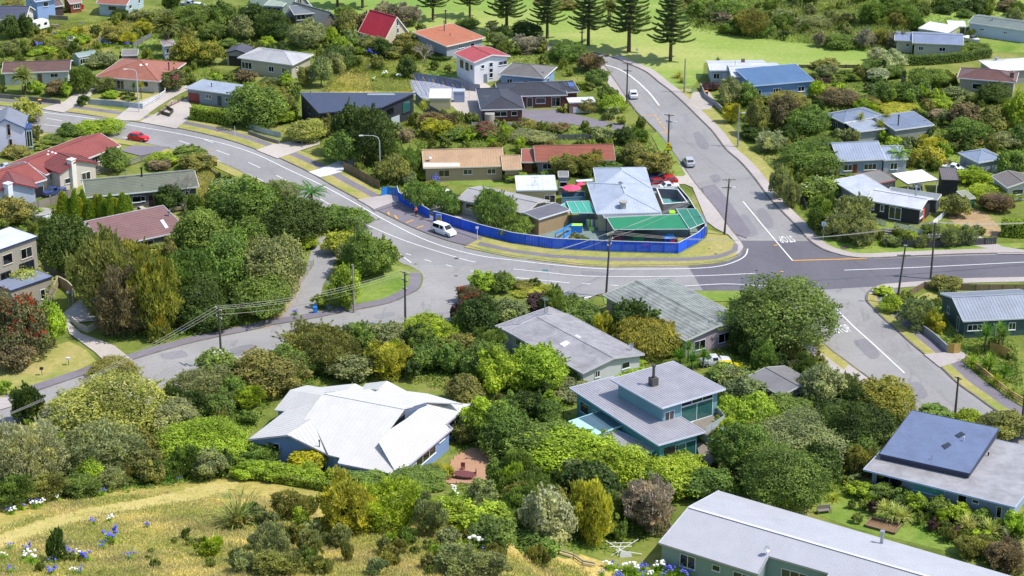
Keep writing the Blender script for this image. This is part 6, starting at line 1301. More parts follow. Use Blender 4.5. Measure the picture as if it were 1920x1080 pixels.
# ---------------------------------------------------------------- foliage
rng=np.random.default_rng(7)
def leafmaterial():
    m,nt,b=newmat('leaf'); oi=nt.nodes.new('ShaderNodeObjectInfo'); at=nt.nodes.new('ShaderNodeAttribute'); at.attribute_name='tint'
    sep=nt.nodes.new('ShaderNodeSeparateColor'); nt.links.new(at.outputs['Color'],sep.inputs[0])
    r=nt.nodes.new('ShaderNodeValToRGB'); nt.links.new(sep.outputs[0],r.inputs[0]); e=r.color_ramp.elements; e[0].position=0;e[0].color=(.52,.55,.52,1);e[1].position=1;e[1].color=(1.6,1.5,1.15,1); x=e.new(.5); x.color=(1,1,1,1)
    base=mul(nt,oi.outputs['Color'],r.outputs[0])
    tip=nt.nodes.new('ShaderNodeAttribute'); tip.attribute_type='OBJECT'; tip.attribute_name='tip'
    tf=nt.nodes.new('ShaderNodeAttribute'); tf.attribute_type='OBJECT'; tf.attribute_name='tipf'
    lt=nt.nodes.new('ShaderNodeMath'); lt.operation='LESS_THAN'; nt.links.new(sep.outputs[1],lt.inputs[0]); nt.links.new(tf.outputs['Fac'],lt.inputs[1])
    mx=nt.nodes.new('ShaderNodeMix'); mx.data_type='RGBA'; nt.links.new(lt.outputs[0],mx.inputs[0]); nt.links.new(base,mx.inputs[6]); nt.links.new(tip.outputs['Color'],mx.inputs[7])
    nt.links.new(mx.outputs[2],b.inputs['Base Color']); b.inputs['Roughness'].default_value=.6; b.inputs['Specular IOR Level'].default_value=.25
    tr=nt.nodes.new('ShaderNodeBsdfTranslucent'); g2=mul(nt,mx.outputs[2],(1.1,1.15,.7,1)); nt.links.new(g2,tr.inputs[0])
    ms=nt.nodes.new('ShaderNodeMixShader'); ms.inputs[0].default_value=.38; out=nt.nodes['Material Output']
    nt.links.new(b.outputs[0],ms.inputs[1]); nt.links.new(tr.outputs[0],ms.inputs[2]); nt.links.new(ms.outputs[0],out.inputs[0]); return m
M_LEAF=leafmaterial()
M_BARK=mat('bark','#5a4c3e',.95,.2,scale=3,fine=.15)
def quads_mesh(name,C,U,V_,tint,tip,mat_=None,extra=None):
    """C centres (n,3), U,V_ half vectors -> n quads"""
    n=len(C); v=np.empty((n*4,3),np.float32); v[0::4]=C-U-V_*.6; v[1::4]=C+U-V_*.2; v[2::4]=C+U*.15+V_; v[3::4]=C-U*1.0+V_*.35
    me=bpy.data.meshes.new(name); me.vertices.add(n*4); me.vertices.foreach_set('co',v.ravel())
    me.loops.add(n*4); me.loops.foreach_set('vertex_index',np.arange(n*4,dtype=np.int32)); me.polygons.add(n); me.polygons.foreach_set('loop_start',np.arange(0,n*4,4,dtype=np.int32)); me.polygons.foreach_set('loop_total',np.full(n,4,np.int32))
    a=me.color_attributes.new('tint','FLOAT_COLOR','POINT'); c=np.ones((n*4,4),np.float32); c[:,0]=np.repeat(tint,4); c[:,1]=np.repeat(tip,4); a.data.foreach_set('color',c.ravel())
    me.materials.append(mat_ or M_LEAF); me.update(calc_edges=True); return me
def unit(a): return a/np.maximum(np.linalg.norm(a,axis=1,keepdims=True),1e-6)
def crownmesh(name,W,H_,nb,n,leaf,style,base=.12):
    # sub-clumps spread over an uneven dome
    d=unit(rng.normal(size=(nb,3))); d[:,2]=np.abs(d[:,2])*1.0-.28; d=unit(d)
    rb=rng.uniform(.095,.2,nb)*W*(.9 if style!='F' else .75); 
    if nb<14: rb*=1.25
    R0=np.array([W/2,W/2,H_*(1-base)*.62]); ctr=np.array([0,0,H_*(base+(1-base)*.38)])
    az=np.arctan2(d[:,1],d[:,0]); p1,p2=rng.uniform(0,6.28,2); ext=(rng.uniform(.72,1.12,nb)*(1+.14*np.sin(2*az+p1)+.1*np.sin(3*az+p2)))[:,None]; C=ctr+d*(R0-rb[:,None]*.9)*ext
    if style=='F': # rising irregular plumes
        C[:,2]+=rng.uniform(-.05,.12,nb)*H_
    C=np.vstack([C,ctr+rng.normal(size=(max(3,nb//6),3))*R0*.3]); rb=np.append(rb,np.full(len(C)-nb,W*.22)); nb=len(C)
    C[:,2]=np.clip(C[:,2],rb*.45,None)
    p=rb**2/np.sum(rb**2); k=rng.choice(nb,n,p=p); dd=unit(rng.normal(size=(n,3))+np.array([0,0,.35]))
    sh=np.where(rng.uniform(0,1,n)<.07,rng.uniform(1.05,1.38,n),rng.uniform(.76,1.06,n))[:,None]; pos=C[k]+dd*rb[k][:,None]*sh*np.array([1,1,.85])
    keep=np.ones(n,bool)
    for i in range(nb):
        q=np.linalg.norm((pos-C[i])/np.array([1,1,.85]),axis=1); keep&=~((q<rb[i]*.72)&(k!=i))
    keep&=pos[:,2]>0.02
    pos=pos[keep];dd=dd[keep];k=k[keep]
    # loose shoots that break the outline
    ns=int(nb*1.6); ks=rng.integers(0,nb,ns); ds=unit(rng.normal(size=(ns,3))+np.array([0,0,.7])); ds[:,2]=np.abs(ds[:,2]); Ls=W*rng.uniform(.05,.15,ns); per=max(10,int(n*.16/ns))
    tt=rng.uniform(0,1,(ns,per)); sp=(C[ks]+ds*rb[ks][:,None]*.85)[:,None,:]+ds[:,None,:]*(Ls[:,None]*tt)[:,:,None]+rng.normal(size=(ns,per,3))*(W*.02*(1.15-tt))[:,:,None]
    pos=np.vstack([pos,sp.reshape(-1,3)]); dd=np.vstack([dd,unit(np.repeat(ds,per,0)+rng.normal(size=(ns*per,3))*.5)]); k=np.append(k,np.repeat(ks,per)); n=len(pos)
    if style=='F':
        up=unit(dd*.7+np.array([0,0,.8])+rng.normal(size=(n,3))*.45); side=unit(np.cross(up,rng.normal(size=(n,3)))); s=leaf*rng.uniform(.6,1.5,n)[:,None]; U=side*s*.38; V_=up*s*1.25
    elif style=='W':
        up=unit(dd*.4+np.array([0,0,-1.0])+rng.normal(size=(n,3))*.25); side=unit(np.cross(up,rng.normal(size=(n,3)))); s=leaf*rng.uniform(.6,1.5,n)[:,None]; U=side*s*.3; V_=up*s*1.6
    else:
        nn=unit(dd+rng.normal(size=(n,3))*.55); t=unit(np.cross(nn,rng.normal(size=(n,3)))); b_=np.cross(nn,t); s=leaf*rng.uniform(.55,1.35,n)[:,None]; U=t*s*.8; V_=b_*s
    bt=rng.uniform(.12,.88,nb); tint=np.clip(bt[k]+rng.normal(size=n)*.17,0,1); tipn=np.clip(rng.uniform(0,1,n)*.55+.45*rng.uniform(0,1,nb)[k]+.5*(1-np.clip(dd[:,2],0,1))*1.0,0,1)
    return quads_mesh(name,pos,U,V_,tint,tipn)
SIZES={'S':(2.4,2.0,16,3200,.11),'M':(5.0,4.6,46,13000,.135),'L':(10.0,8.5,120,46000,.17),'XL':(14.0,11.0,190,90000,.165)}
PROTO={}
for st in ('P','F','W'):
    for sz,(W,H_,nb,n,leaf) in SIZES.items():
        PROTO[st,sz]=[crownmesh('crown',W,H_,nb,n,leaf*(1.0 if st=='P' else 1.15),st,base=(.02 if sz=='S' else .1)) for v in range((4 if st=='P' else 3) if sz!='XL' else (1 if st=='P' else 0))]
def trunkmesh(H_,W,seed):
    rr=random.Random(seed); b=MB(); b.tube([(0,0,-.3),(.1,.05,H_*.25),(.0,.1,H_*.55)],[.035*H_,.028*H_,.02*H_],8)
    for i in range(6):
        a=i*1.05+rr.random(); r_=W*.32; z0=H_*(.2+.06*i); b.tube([(0,.05,z0),(math.cos(a)*r_*.5,math.sin(a)*r_*.5,z0+H_*.16),(math.cos(a)*r_,math.sin(a)*r_,z0+H_*.32)],[.016*H_,.011*H_,.006*H_],5)
    me=bpy.data.meshes.new('trunk'); me.from_pydata(b.v,[],b.f); me.materials.append(M_BARK); me.update(); return me
TRUNK={'M':trunkmesh(4.6,5.0,1),'L':trunkmesh(8.5,10.0,2),'XL':trunkmesh(11.0,14.0,3)}
TONE={'d':('#4f6230','dark green'),'m':('#6f8440','mid green'),'b':('#94a83a','bright green'),'y':('#aaaa44','yellow green'),'o':('#86864a','olive green'),'g':('#889062','grey green'),'s':('#a8ac88','silver grey'),'n':('#7c7054','bronze brown'),'c':('#98a054','cream blossomed'),'r':('#6c6a4c','red blossomed'),'u':('#727a48','magenta blossomed'),'k':('#989082','greyish twiggy'),'w':('#7f944a','white blossomed'),'t':('#8c8c40','mustard tinged'),'h':('#7c8a4c','dull green'),'Y':('#b4ac30','golden yellow'),'p':('#5c4646','purple leaved')}
TIPS={'c':('#d8cf8c',.36),'r':('#c8402a',.48),'u':('#b8186c',.42),'w':('#d8dcc0',.3),'s':('#bec4a4',.25),'g':('#a8b484',.2),'t':('#a8942c',.35),'Y':('#d0c42c',.45)}
LM=[('the brown roofed white house',70,140),('the terracotta hip roof',270,130),('the grey gabled garage',463,95),('the pale grey hip roof',520,115),('the low flat roofed garage',400,175),('the navy roofed house',660,195),('the cream shed',825,180),('the charcoal tiled bungalow',960,180),('the olive grey hip roof',1005,128),('the coral red roof',905,115),('the plain orange roof',855,70),('the red gabled cottage',740,50),('the grey A shaped roof',610,40),('the sage topped house',520,15),('the caravan',77,48),('the slate roof',20,30),('the fat palm house drive',150,200),('the tall street lamp',261,190),('the white corrugated roof',1370,128),('the bright blue roof',1470,155),('the faded red brown roof',1820,140),('the brilliant white hip roof',1880,120),('the long grey green roof',1870,45),('the lavender roof',1760,72),('the blue grey hip roof',1600,218),('the roof with the black flue',1710,232),('the house with the small porch',1615,290),('the small hip roofed garage',1845,295),('the grey brown roof at the edge',1895,345),('the white carport',1718,335),('the tall black shed',1780,335),('the black weatherboard house',1690,400),('the dark green house',1860,590),('the sandy orange roof',870,300),('the brick red roof',1080,285),('the kindergarten roof',1160,370),('the striped grey roof',920,380),('the white site shed',1005,350),('the green shade canopy',1220,420),('the lilac house',25,250),('the red tile roofs',110,300),('the olive tile roof',265,350),('the brown metal roof',270,435),('the grey rendered block',45,470),('the corrugated grey green roof',1260,590),('the long weathered roof',1080,640),('the grey brown garage',1445,705),('the teal house',1210,760),('the flat grey roof',1780,880),('the long sage house',1450,1010),('the white faceted roof',680,800),('the patio table',870,895),('the planted island',960,540),('the blue fence',1000,450),('the white people carrier',832,435),('the climbing lane',600,500),('the bend pole',760,560),('the driveway pole',415,630),('the letterbox',129,690),('the side street sign',1543,430),('the twin pole',1358,390),('the signed pole',1252,270),('the silver hatchback',1291,305),('the right hand pole',1745,470),('the leaning pole',1685,540),('the pine gate screen',1790,660),('the three rail fence',1870,740),('the vegetable bed',1655,990),('the garden seat',1545,960),('the old airer frame',1163,1040),('the mown track',250,940),('the park pines',1120,60),('the dry grass yard',405,350),('the conifer hedge',190,390),('the red hatchback',260,262),('the blossom tree drive',575,265),('the olive cream car',335,392),('the boat',1822,80)]
PL=[]; PCOUNT={}
def plant(kind,tone,x0,y0,x1,y1,noun=None,group=None,label=None,tall=None):
    w_px=x1-x0; cx=(x0+x1)/2
    yb=y1-w_px*.16; p=P(cx,yb); s=proj(p)[2]; W=w_px/s; Hh=max(.5,(yb-y0)/(s*.93))
    Hh=max(Hh-W*.10,.5)
    PL.append(dict(kind=kind,tone=tone,cx=cx,cy=(y0+y1)/2,p=p,W=W,H=Hh,noun=noun,group=group,label=label,wpx=w_px,hpx=y1-y0))
def vary(c,rr,a=.07):
    f=1.17*(1+rr.uniform(-a,a)); return (c[0]*f*(1+rr.uniform(-a,a)),c[1]*f,c[2]*f*(1+rr.uniform(-a,a)),1)
def emit(e,i):
    rr=random.Random(i*13+5); sz='S' if e['W']<3.4 else ('M' if e['W']<7.2 else 'L'); st=e['kind'] if e['kind'] in('P','F','W') else 'P'
    if sz=='L' and st=='P' and e['W']>11.2: sz='XL'
    me=rr.choice(PROTO[st,sz]); W0,H0=SIZES[sz][:2]; c=vary(lin(TONE[e['tone']][0]),rr)
    tip=TIPS.get(e['tone']); name=e['name']
    sc=(e['W']/W0*rr.uniform(.92,1.12),e['W']/W0*rr.uniform(.92,1.12),e['H']/H0)
    loc=(e['p'].x,e['p'].y,gz(e['p'].x,e['p'].y)); rz=rr.uniform(0,6.28)
    def setc(o):
        o.color=c; o['tipf']=tip[1] if tip else 0.0; o['tip']=list(lin(tip[0])[:3]) if tip else [0,0,0]
    if sz=='S' :
        o=bpy.data.objects.new(name,me); col.objects.link(o); o.location=loc; o.rotation_euler=(0,0,rz); o.scale=sc; setc(o)
    else:
        o=bpy.data.objects.new(name,None); col.objects.link(o); o.location=loc; o.rotation_euler=(0,0,rz); o.scale=sc
        a=bpy.data.objects.new('crown',me); col.objects.link(a); a.parent=o; setc(a)
        a=bpy.data.objects.new('trunk',TRUNK[sz]); col.objects.link(a); a.parent=o
    tag(o,e['lab'],e['cat'],e.get('group'))
def finish_plants():
    sm=sorted([e for e in PL if e['W']<3.4],key=lambda e:-e['wpx']*e['hpx'])[288:]; ids={id(e) for e in sm}
    if sm:   # the smallest shrubs, too many to count, become one mass
        Vs=[];Ts=[];rr=random.Random(5)
        for e in sm:
            me=rr.choice(PROTO[e['kind'] if e['kind'] in('P','F','W') else 'P','S']); nv=len(me.vertices); co=np.empty(nv*3,np.float32); me.vertices.foreach_get('co',co); co=co.reshape(-1,4,3); cl=np.empty(nv*4,np.float32); me.color_attributes['tint'].data.foreach_get('color',cl); cl=cl.reshape(-1,4,4)
            pick=rng.permutation(len(co))[:1300]; co=co[pick].copy(); cl=cl[pick].copy(); cen=co.mean(1,keepdims=True); co=cen+(co-cen)*1.45
            sx=e['W']/SIZES['S'][0]; co*=np.array([sx,sx,e['H']/SIZES['S'][1]]); co+=np.array([e['p'].x,e['p'].y,gz(e['p'].x,e['p'].y)]); cl[:,:,0]=np.clip(cl[:,:,0]+rr.uniform(-.3,.3),0,1); Vs.append(co);Ts.append(cl)
        V4=np.concatenate(Vs).astype(np.float32);T4=np.concatenate(Ts); n=len(V4); z=np.zeros((n,3))
        me=quads_mesh('low_scrub',z,z,z,T4[:,0,0],T4[:,0,1]); me.vertices.foreach_set('co',V4.ravel()); me.update()
        o=bpy.data.objects.new('low_scrub',me); col.objects.link(o); o.color=lin('#86924a'); o['tipf']=.15; o['tip']=list(lin('#a8a868')[:3]); tag(o,'low scrub and seedling bushes scattered through the gardens and slope','scrub',kind='stuff')
        PL[:]=[e for e in PL if id(e) not in ids]
    by={}
    for e in PL:
        t=e['W']>=3.4; big='small ' if e['W']<1.6 else ('large ' if e['W']>8.5 else '')
        noun=e['noun'] or {'P':'clumpy tree' if t else 'rounded shrub','F':'feathery tree' if t else 'feathery shrub','W':'drooping tree' if t else 'drooping shrub'}[e['kind']]
        if e['H']>e['W']*1.5: big+='tall '
        e['name']={'P':'broadleaf_tree' if t else 'shrub','F':'fine_leaved_tree' if t else 'fine_leaved_shrub','W':'weeping_tree' if t else 'weeping_shrub'}[e['kind']]; e['cat']='tree' if t else 'shrub'
        lm=min(LM,key=lambda l:(l[1]-e['cx'])**2+(1.6*(l[2]-e['cy']))**2); dx=e['cx']-lm[1];dy=e['cy']-lm[2]
        if abs(dx)<22 and abs(dy)<14: rel='close against'
        elif abs(dy)*1.5>abs(dx): rel='below' if dy>0 else 'above'
        else: rel='right of' if dx>0 else 'left of'
        e['base']='%s%s %s %s %s'%(big,TONE[e['tone']][1],noun,rel,lm[0]); e['d']=math.hypot(dx,dy)
        by.setdefault(e['base'],[]).append(e)
    ords=['nearest','second','third','fourth','fifth','sixth','seventh','eighth','ninth','tenth','eleventh','twelfth']
    for k,l in by.items():
        if len(l)==1: l[0]['lab']=l[0]['label'] or k; continue
        l.sort(key=lambda e:e['cx'])
        for i,e in enumerate(l):
            e['lab']=e['label'] or (('leftmost' if i==0 else 'rightmost' if i==len(l)-1 else ords[i]+' from left')+' '+k)
    for i,e in enumerate(PL): emit(e,i)
def Z(s):
    for ln_ in s.strip().splitlines():
        for it in ln_.split(';'):
            it=it.strip()
            if it:
                a,b_=it.split(' ',1); v=[float(x) for x in b_.split(',')]; plant(a[0],a[1],*v)
Z('''
Pd 0,28,41,78;Pd 30,27,64,73;Po 0,-4,50,18;Fg 0,76,40,109;Pg 50,8,78,24;Pn 68,15,97,30;Pb 111,14,128,26
Pb 105,55,140,75;Fy 125,50,160,72;Fo 60,68,90,90;Po 90,75,125,100;Pb 75,85,110,106;Pg 120,78,150,100;Pb 140,62,172,85;Pb 50,90,85,108
Po 190,45,232,88;Fy 225,60,258,86;Pd 210,15,242,42;Pm 175,75,190,95;Fy 250,38,290,70;Fg 240,18,285,45;Fg 280,15,330,42
Pt 322,62,378,128;Pt 370,75,420,130;Pm 340,5,400,60;Pm 395,3,445,60;Pg 430,25,482,82;Pm 320,8,360,40;Pm 375,42,430,80;Pd 450,3,505,52;Pm 412,70,445,95
Pg 165,93,222,135;Fm 222,93,250,118;Fm 133,125,180,182;Pn 85,148,125,185;Pb 112,150,138,185;Pb 50,148,80,180;Pb -5,158,12,176
Fg 180,143,216,178;Pb 193,168,225,188;Pb 222,170,252,186;Pp 228,178,256,192;Pu 302,130,348,176;Pm 305,112,342,150;Pb 390,135,420,158;Pb 418,133,440,152;Pn 440,128,482,160
Pc 14,181,82,238;Po 52,232,80,270;Pb 148,220,230,264;Pm 110,228,150,264;Pp 136,233,152,252;Pm 435,155,532,246;Pd 145,176,170,202
Pd 478,15,540,82;Pt 520,30,567,66;Pg 545,36,612,96;Pd 497,35,548,86;Pb 603,48,636,84;Po 633,18,676,72;Pn 668,18,716,72;Pm 626,8,668,36;Fk 700,3,748,52;Fk 742,8,790,55;Pm 757,14,784,52
Pm 638,65,676,96;Fg 672,65,728,106;Pd 600,85,666,136;Pg 580,100,624,170;Pb 658,85,692,106;Po 722,86,762,116;Po 738,60,780,100;Po 776,62,812,98;Pd 745,105,784,152;Fo 760,78,802,116;Pd 800,95,852,116
Po 478,157,546,228;Fg 488,143,526,166;Pb 523,135,550,166;Po 558,123,592,166;Pc 540,222,612,276;Pd 620,190,690,300;Pd 662,200,736,320;Pm 615,240,680,318
Wm 698,258,762,312;Wo 703,290,775,352;Wm 748,272,794,338;Fk 748,240,778,270;Pg 728,228,756,262;Fy 790,222,850,264;Pm 820,235,880,268;Fn 785,208,850,250;Pu 883,226,936,264;Pb 860,240,892,270;Pb 933,232,966,260;Pu 958,225,986,252
Pm 853,30,900,60;Pd 912,37,934,54;Pd 923,45,962,82;Fg 918,62,956,96;Pd 958,38,1018,76;Fk 962,65,1022,106;Pm 1033,76,1096,122;Fn 1078,98,1136,142;Pm 1098,128,1140,166;Pb 1093,153,1116,173
Pm 1118,160,1162,202;Pb 1125,175,1172,216;Pg 1136,196,1161,226;Pb 1128,210,1141,228;Pm 1155,216,1173,236;Po 1084,185,1116,216;Py 1047,200,1064,213
Pu 1028,228,1068,252;Fo 963,225,1012,252;Pg 958,240,1032,276;Pb 963,255,987,286;Pg 1108,235,1162,272;Pd 1150,235,1192,276;Fm 1178,240,1216,272;Pb 985,245,1015,262
Pp 1314,151,1350,174;Pg 1345,145,1398,205;Pm 1378,152,1420,206;Fy 1355,193,1388,236;Po 1398,180,1442,262;Pd 1388,230,1442,268;Fs 1416,245,1476,292
Pm 1288,-3,1345,46;Pm 1338,-2,1400,52;Fk 1325,8,1356,36;Fk 1342,18,1388,54;Pm 1355,35,1406,72;Fo 1375,18,1440,76;Po 1248,-3,1290,22;Po 1040,-3,1087,22;Po 1000,-5,1040,12
Fg 1438,18,1500,52;Fg 1488,28,1560,68;Fg 1553,18,1602,52;Fm 1610,3,1665,57;Fm 1658,2,1718,57;Pd 1705,10,1730,38;Pd 1755,8,1786,30;Pd 1768,-3,1820,24;Pd 1813,-3,1862,30;Pn 1868,-3,1925,28;Pm 1793,15,1827,37
Pd 1458,55,1486,77;Fk 1523,60,1547,92;Pm 1543,60,1606,97;Fk 1603,55,1642,97;Fo 1633,55,1672,92;Fk 1663,60,1702,97;Fn 1570,38,1592,62;Pb 1723,75,1766,102;Pn 1748,70,1782,99;Pm 1773,78,1815,100;Pm 1808,78,1852,99
Ps 1627,87,1666,121;Ps 1649,92,1702,137;Ps 1619,124,1670,160;Pm 1653,121,1692,152;Po 1522,106,1577,137;Pg 1529,119,1570,150;Pm 1567,130,1606,157;Pp 1524,144,1556,163;Pp 1554,142,1583,162
Pn 1539,164,1614,208;Pb 1529,157,1577,177;Pm 1629,151,1682,202;Pm 1672,150,1722,200;Pm 1704,124,1777,172;Po 1599,174,1652,207;Py 1639,189,1722,218;Pg 1764,159,1820,197;Pb 1739,180,1792,212;Pd 1827,153,1897,202;Pb 1878,170,1932,254
Pn 1779,190,1840,250;Po 1830,195,1892,255;Fk 1737,203,1783,230;Pm 1779,220,1852,274;Pg 1854,244,1917,284;Po 1438,168,1508,208;Pn 1438,178,1492,254;Pm 1478,198,1552,264;Pm 1498,248,1572,275
Pd 1694,224,1752,264;Fg 1659,250,1702,276;Fy 1719,254,1772,294;Pm 1890,230,1940,280;Pb 1640,240,1665,268;Fm 1540,238,1600,262
Pm 1464,260,1594,334;Fg 1438,313,1482,378;Fg 1463,338,1503,394;Pw 1498,323,1573,384;Fm 1508,363,1570,440;Fg 1560,365,1634,442;Fg 1543,400,1592,454;Fg 1588,408,1644,468;Pw 1568,318,1604,332
Py 1713,268,1772,318;Po 1748,293,1784,318;Po 1788,248,1852,278;Pm 1868,278,1925,344;Fb 1788,313,1857,352;Fb 1818,343,1912,384;Fn 1838,363,1902,404;Po 1768,360,1816,412
Pb 1688,430,1722,454;Fg 1708,438,1743,468;Fg 1762,424,1802,468;Fg 1792,420,1830,465;Pb 1823,424,1848,442;Py 1773,417,1808,440;Fy 1623,425,1652,448;Fg 1650,440,1690,466;Pm 1725,415,1765,440;Fg 1745,430,1775,462
Po 4,271,63,302;Pm 75,250,132,274;Pr 60,268,92,284;Pm 189,273,242,330;Pb 275,284,337,317;Pm 320,271,382,307;Po 338,284,404,328;Fk 277,298,317,324;Pd 290,345,346,404
Pw 393,328,482,402;Pd 76,398,167,532;Po -6,366,64,428;Fo 143,437,248,600;Ft 200,450,300,560;Fn 180,500,285,640;Ft 250,480,338,640;Pc 273,453,324,484
Pm 322,388,432,494;Pm 408,333,524,444;Pd 498,368,607,474;Pm 383,428,484,564;Pm 453,398,548,474;Pg 462,438,572,568;Fm 297,470,404,594;Pd 328,518,424,616;Pm 428,515,545,608;Pd 345,560,440,628
Pm 598,383,692,444;Py 608,428,664,484;Pm 638,430,722,534;Pm 688,443,750,524;Pb 616,495,684,586;Pb 586,548,617,582;Pb 638,558,664,584;Fg 478,338,562,380;Fm 540,400,600,440;Pb 560,440,600,470
Pc -10,495,97,574;Pr -12,545,84,684;Pb 60,558,124,664;Pn -6,636,62,704;Pb -4,710,26,742;Fd 24,720,85,806;Po 166,670,264,724;Pc 98,703,314,836;Pw 368,648,452,724;Po 438,653,573,748;Fg 323,688,442,764
Pg 278,748,382,834;Pb 298,788,462,894;Fs -10,788,112,926;Fg 93,798,274,914;Pm 378,728,444,794;Fo 538,603,662,704;Pm 638,598,702,684;Pg 688,598,762,664;Pb 758,588,852,654;Pm 478,648,582,734;Pg 618,658,702,724
Fy 688,638,772,714;Pm 758,638,832,704;Po 828,618,902,684;Pd 860,551,934,640;Pg 913,553,992,614;Pp 844,558,882,608;Pb 878,504,930,552;Pm 915,507,968,552;Fr 858,538,912,578;Po 953,523,1002,547;Pb 993,518,1017,542
Fy 960,541,1035,558;Pp 983,546,1047,592;Pm 1033,548,1097,598;Pm 1048,568,1132,624;Fy 1113,583,1152,644;Pd 1145,558,1228,644;Wt 1163,593,1277,674;Pb 1233,638,1267,672
Pm 868,638,962,724;Pb 893,650,975,745;Pb 955,642,1060,744;Po 838,698,902,764;Pm 1036,676,1098,730;Pb 1103,674,1202,716;Pg 1018,703,1112,754;Pb 868,738,962,844;Pm 898,758,1002,864;Pm 948,788,1082,884;Pb 998,798,1152,904
Pb 1098,828,1222,934;Pd 1058,858,1162,964;Ps 978,898,1077,1054;Fy 1073,903,1152,1034;Fk 1168,893,1264,1004;Pb 1198,848,1332,934;Pm 1288,868,1374,944;Pm 1338,788,1442,904;Pg 1418,778,1577,884;Pm 1378,828,1552,964;Pd 1498,818,1572,924
Pg 1358,698,1442,774;Pb 1348,733,1452,834;Pm 1428,738,1532,804;Pg 1488,678,1582,774;Pd 1518,743,1604,804;Pd 1558,748,1662,864;Pt 1598,708,1718,794;Pm 1713,758,1792,804;Pb 1788,763,1837,804;Po 1833,768,1925,834;Pm 1578,808,1654,884
Ph 1376,520,1560,672;Pb 1400,600,1440,640;Pw 1328,678,1402,724;Pg 1348,684,1396,724;Pw 1398,688,1466,744;Pb 1590,900,1640,938;Pm 1625,902,1675,945;Pm 1660,910,1708,955;Pb 1695,918,1745,965;Pm 1735,928,1785,975;Pb 1772,940,1825,985;Pm 1812,950,1862,992;Pb 1878,952,1928,1014;Pb 1818,988,1858,1022
Pp 1590,933,1606,956;Pp 1608,933,1628,960;Pp 1624,936,1647,967;Pp 1716,956,1731,986;Pp 1737,966,1761,998;Pp 1762,971,1782,999;Pp 1780,985,1805,1010;Pb 1596,958,1618,984;Fo 1788,1000,1850,1050;Fn 1840,1010,1925,1078;Pg 1590,885,1625,912
Fo 513,918,585,984;Fy 598,888,700,1014;Fb 670,895,800,1010;Fg 778,928,836,1014;Pb 798,928,880,990;Pb 860,935,965,1010;Pm 878,960,970,1040;Pm 950,985,1055,1056;Fm 438,828,528,884;Pb 438,860,500,908;Pb 490,862,560,912;Pb 545,868,610,915
PY 538,838,612,895;Pb 608,873,648,910;Pm 718,878,832,934;Fy 800,868,852,902;Pm 640,880,730,930;Fg 478,978,545,1064;Fg 556,988,602,1044;Fd 88,988,127,1058;Fo 578,1038,624,1084;Fo 470,1030,562,1090;Fg 818,1018,904,1086;Fg 868,1028,952,1090;Fo 636,1008,664,1058
Fm -10,888,62,964;Fo 40,885,125,950;Fm 115,890,190,940;Fg 180,880,240,925;Fm 280,858,345,908;Fb 345,855,410,895;Fb 370,1000,420,1050
Fg 1688,558,1748,624;Fy 1708,568,1762,624;Fy 1743,598,1772,628;Pm 1688,543,1712,567;Po 1743,513,1802,552;Pb 1640,535,1680,560;Pb 1650,550,1692,590;Pb 1250,270,1262,284
Po 1160,262,1215,325;Po 1195,280,1260,340;Fo 1030,288,1095,338;Fo 1075,285,1130,335;Pm 1120,300,1165,335;Pm 1010,318,1040,340;Wm 758,335,830,400;Wm 820,355,872,408;Wm 885,355,970,435;Wm 935,400,1000,452;Fm 950,380,975,420;Pm 1080,440,1105,465;Wg 1060,435,1095,466
Pb 770,318,800,340;Pb 905,320,940,335;Pb 945,318,985,345;Pm 975,325,1010,345;Po 1150,325,1175,340
Po 960,290,1000,312;Pm 1138,285,1175,312;Pm 780,268,800,300;Pd 640,195,660,230
Pm 545,160,562,200;Po 596,215,626,262;Pb 520,205,560,235;Pm 445,190,480,235
''')
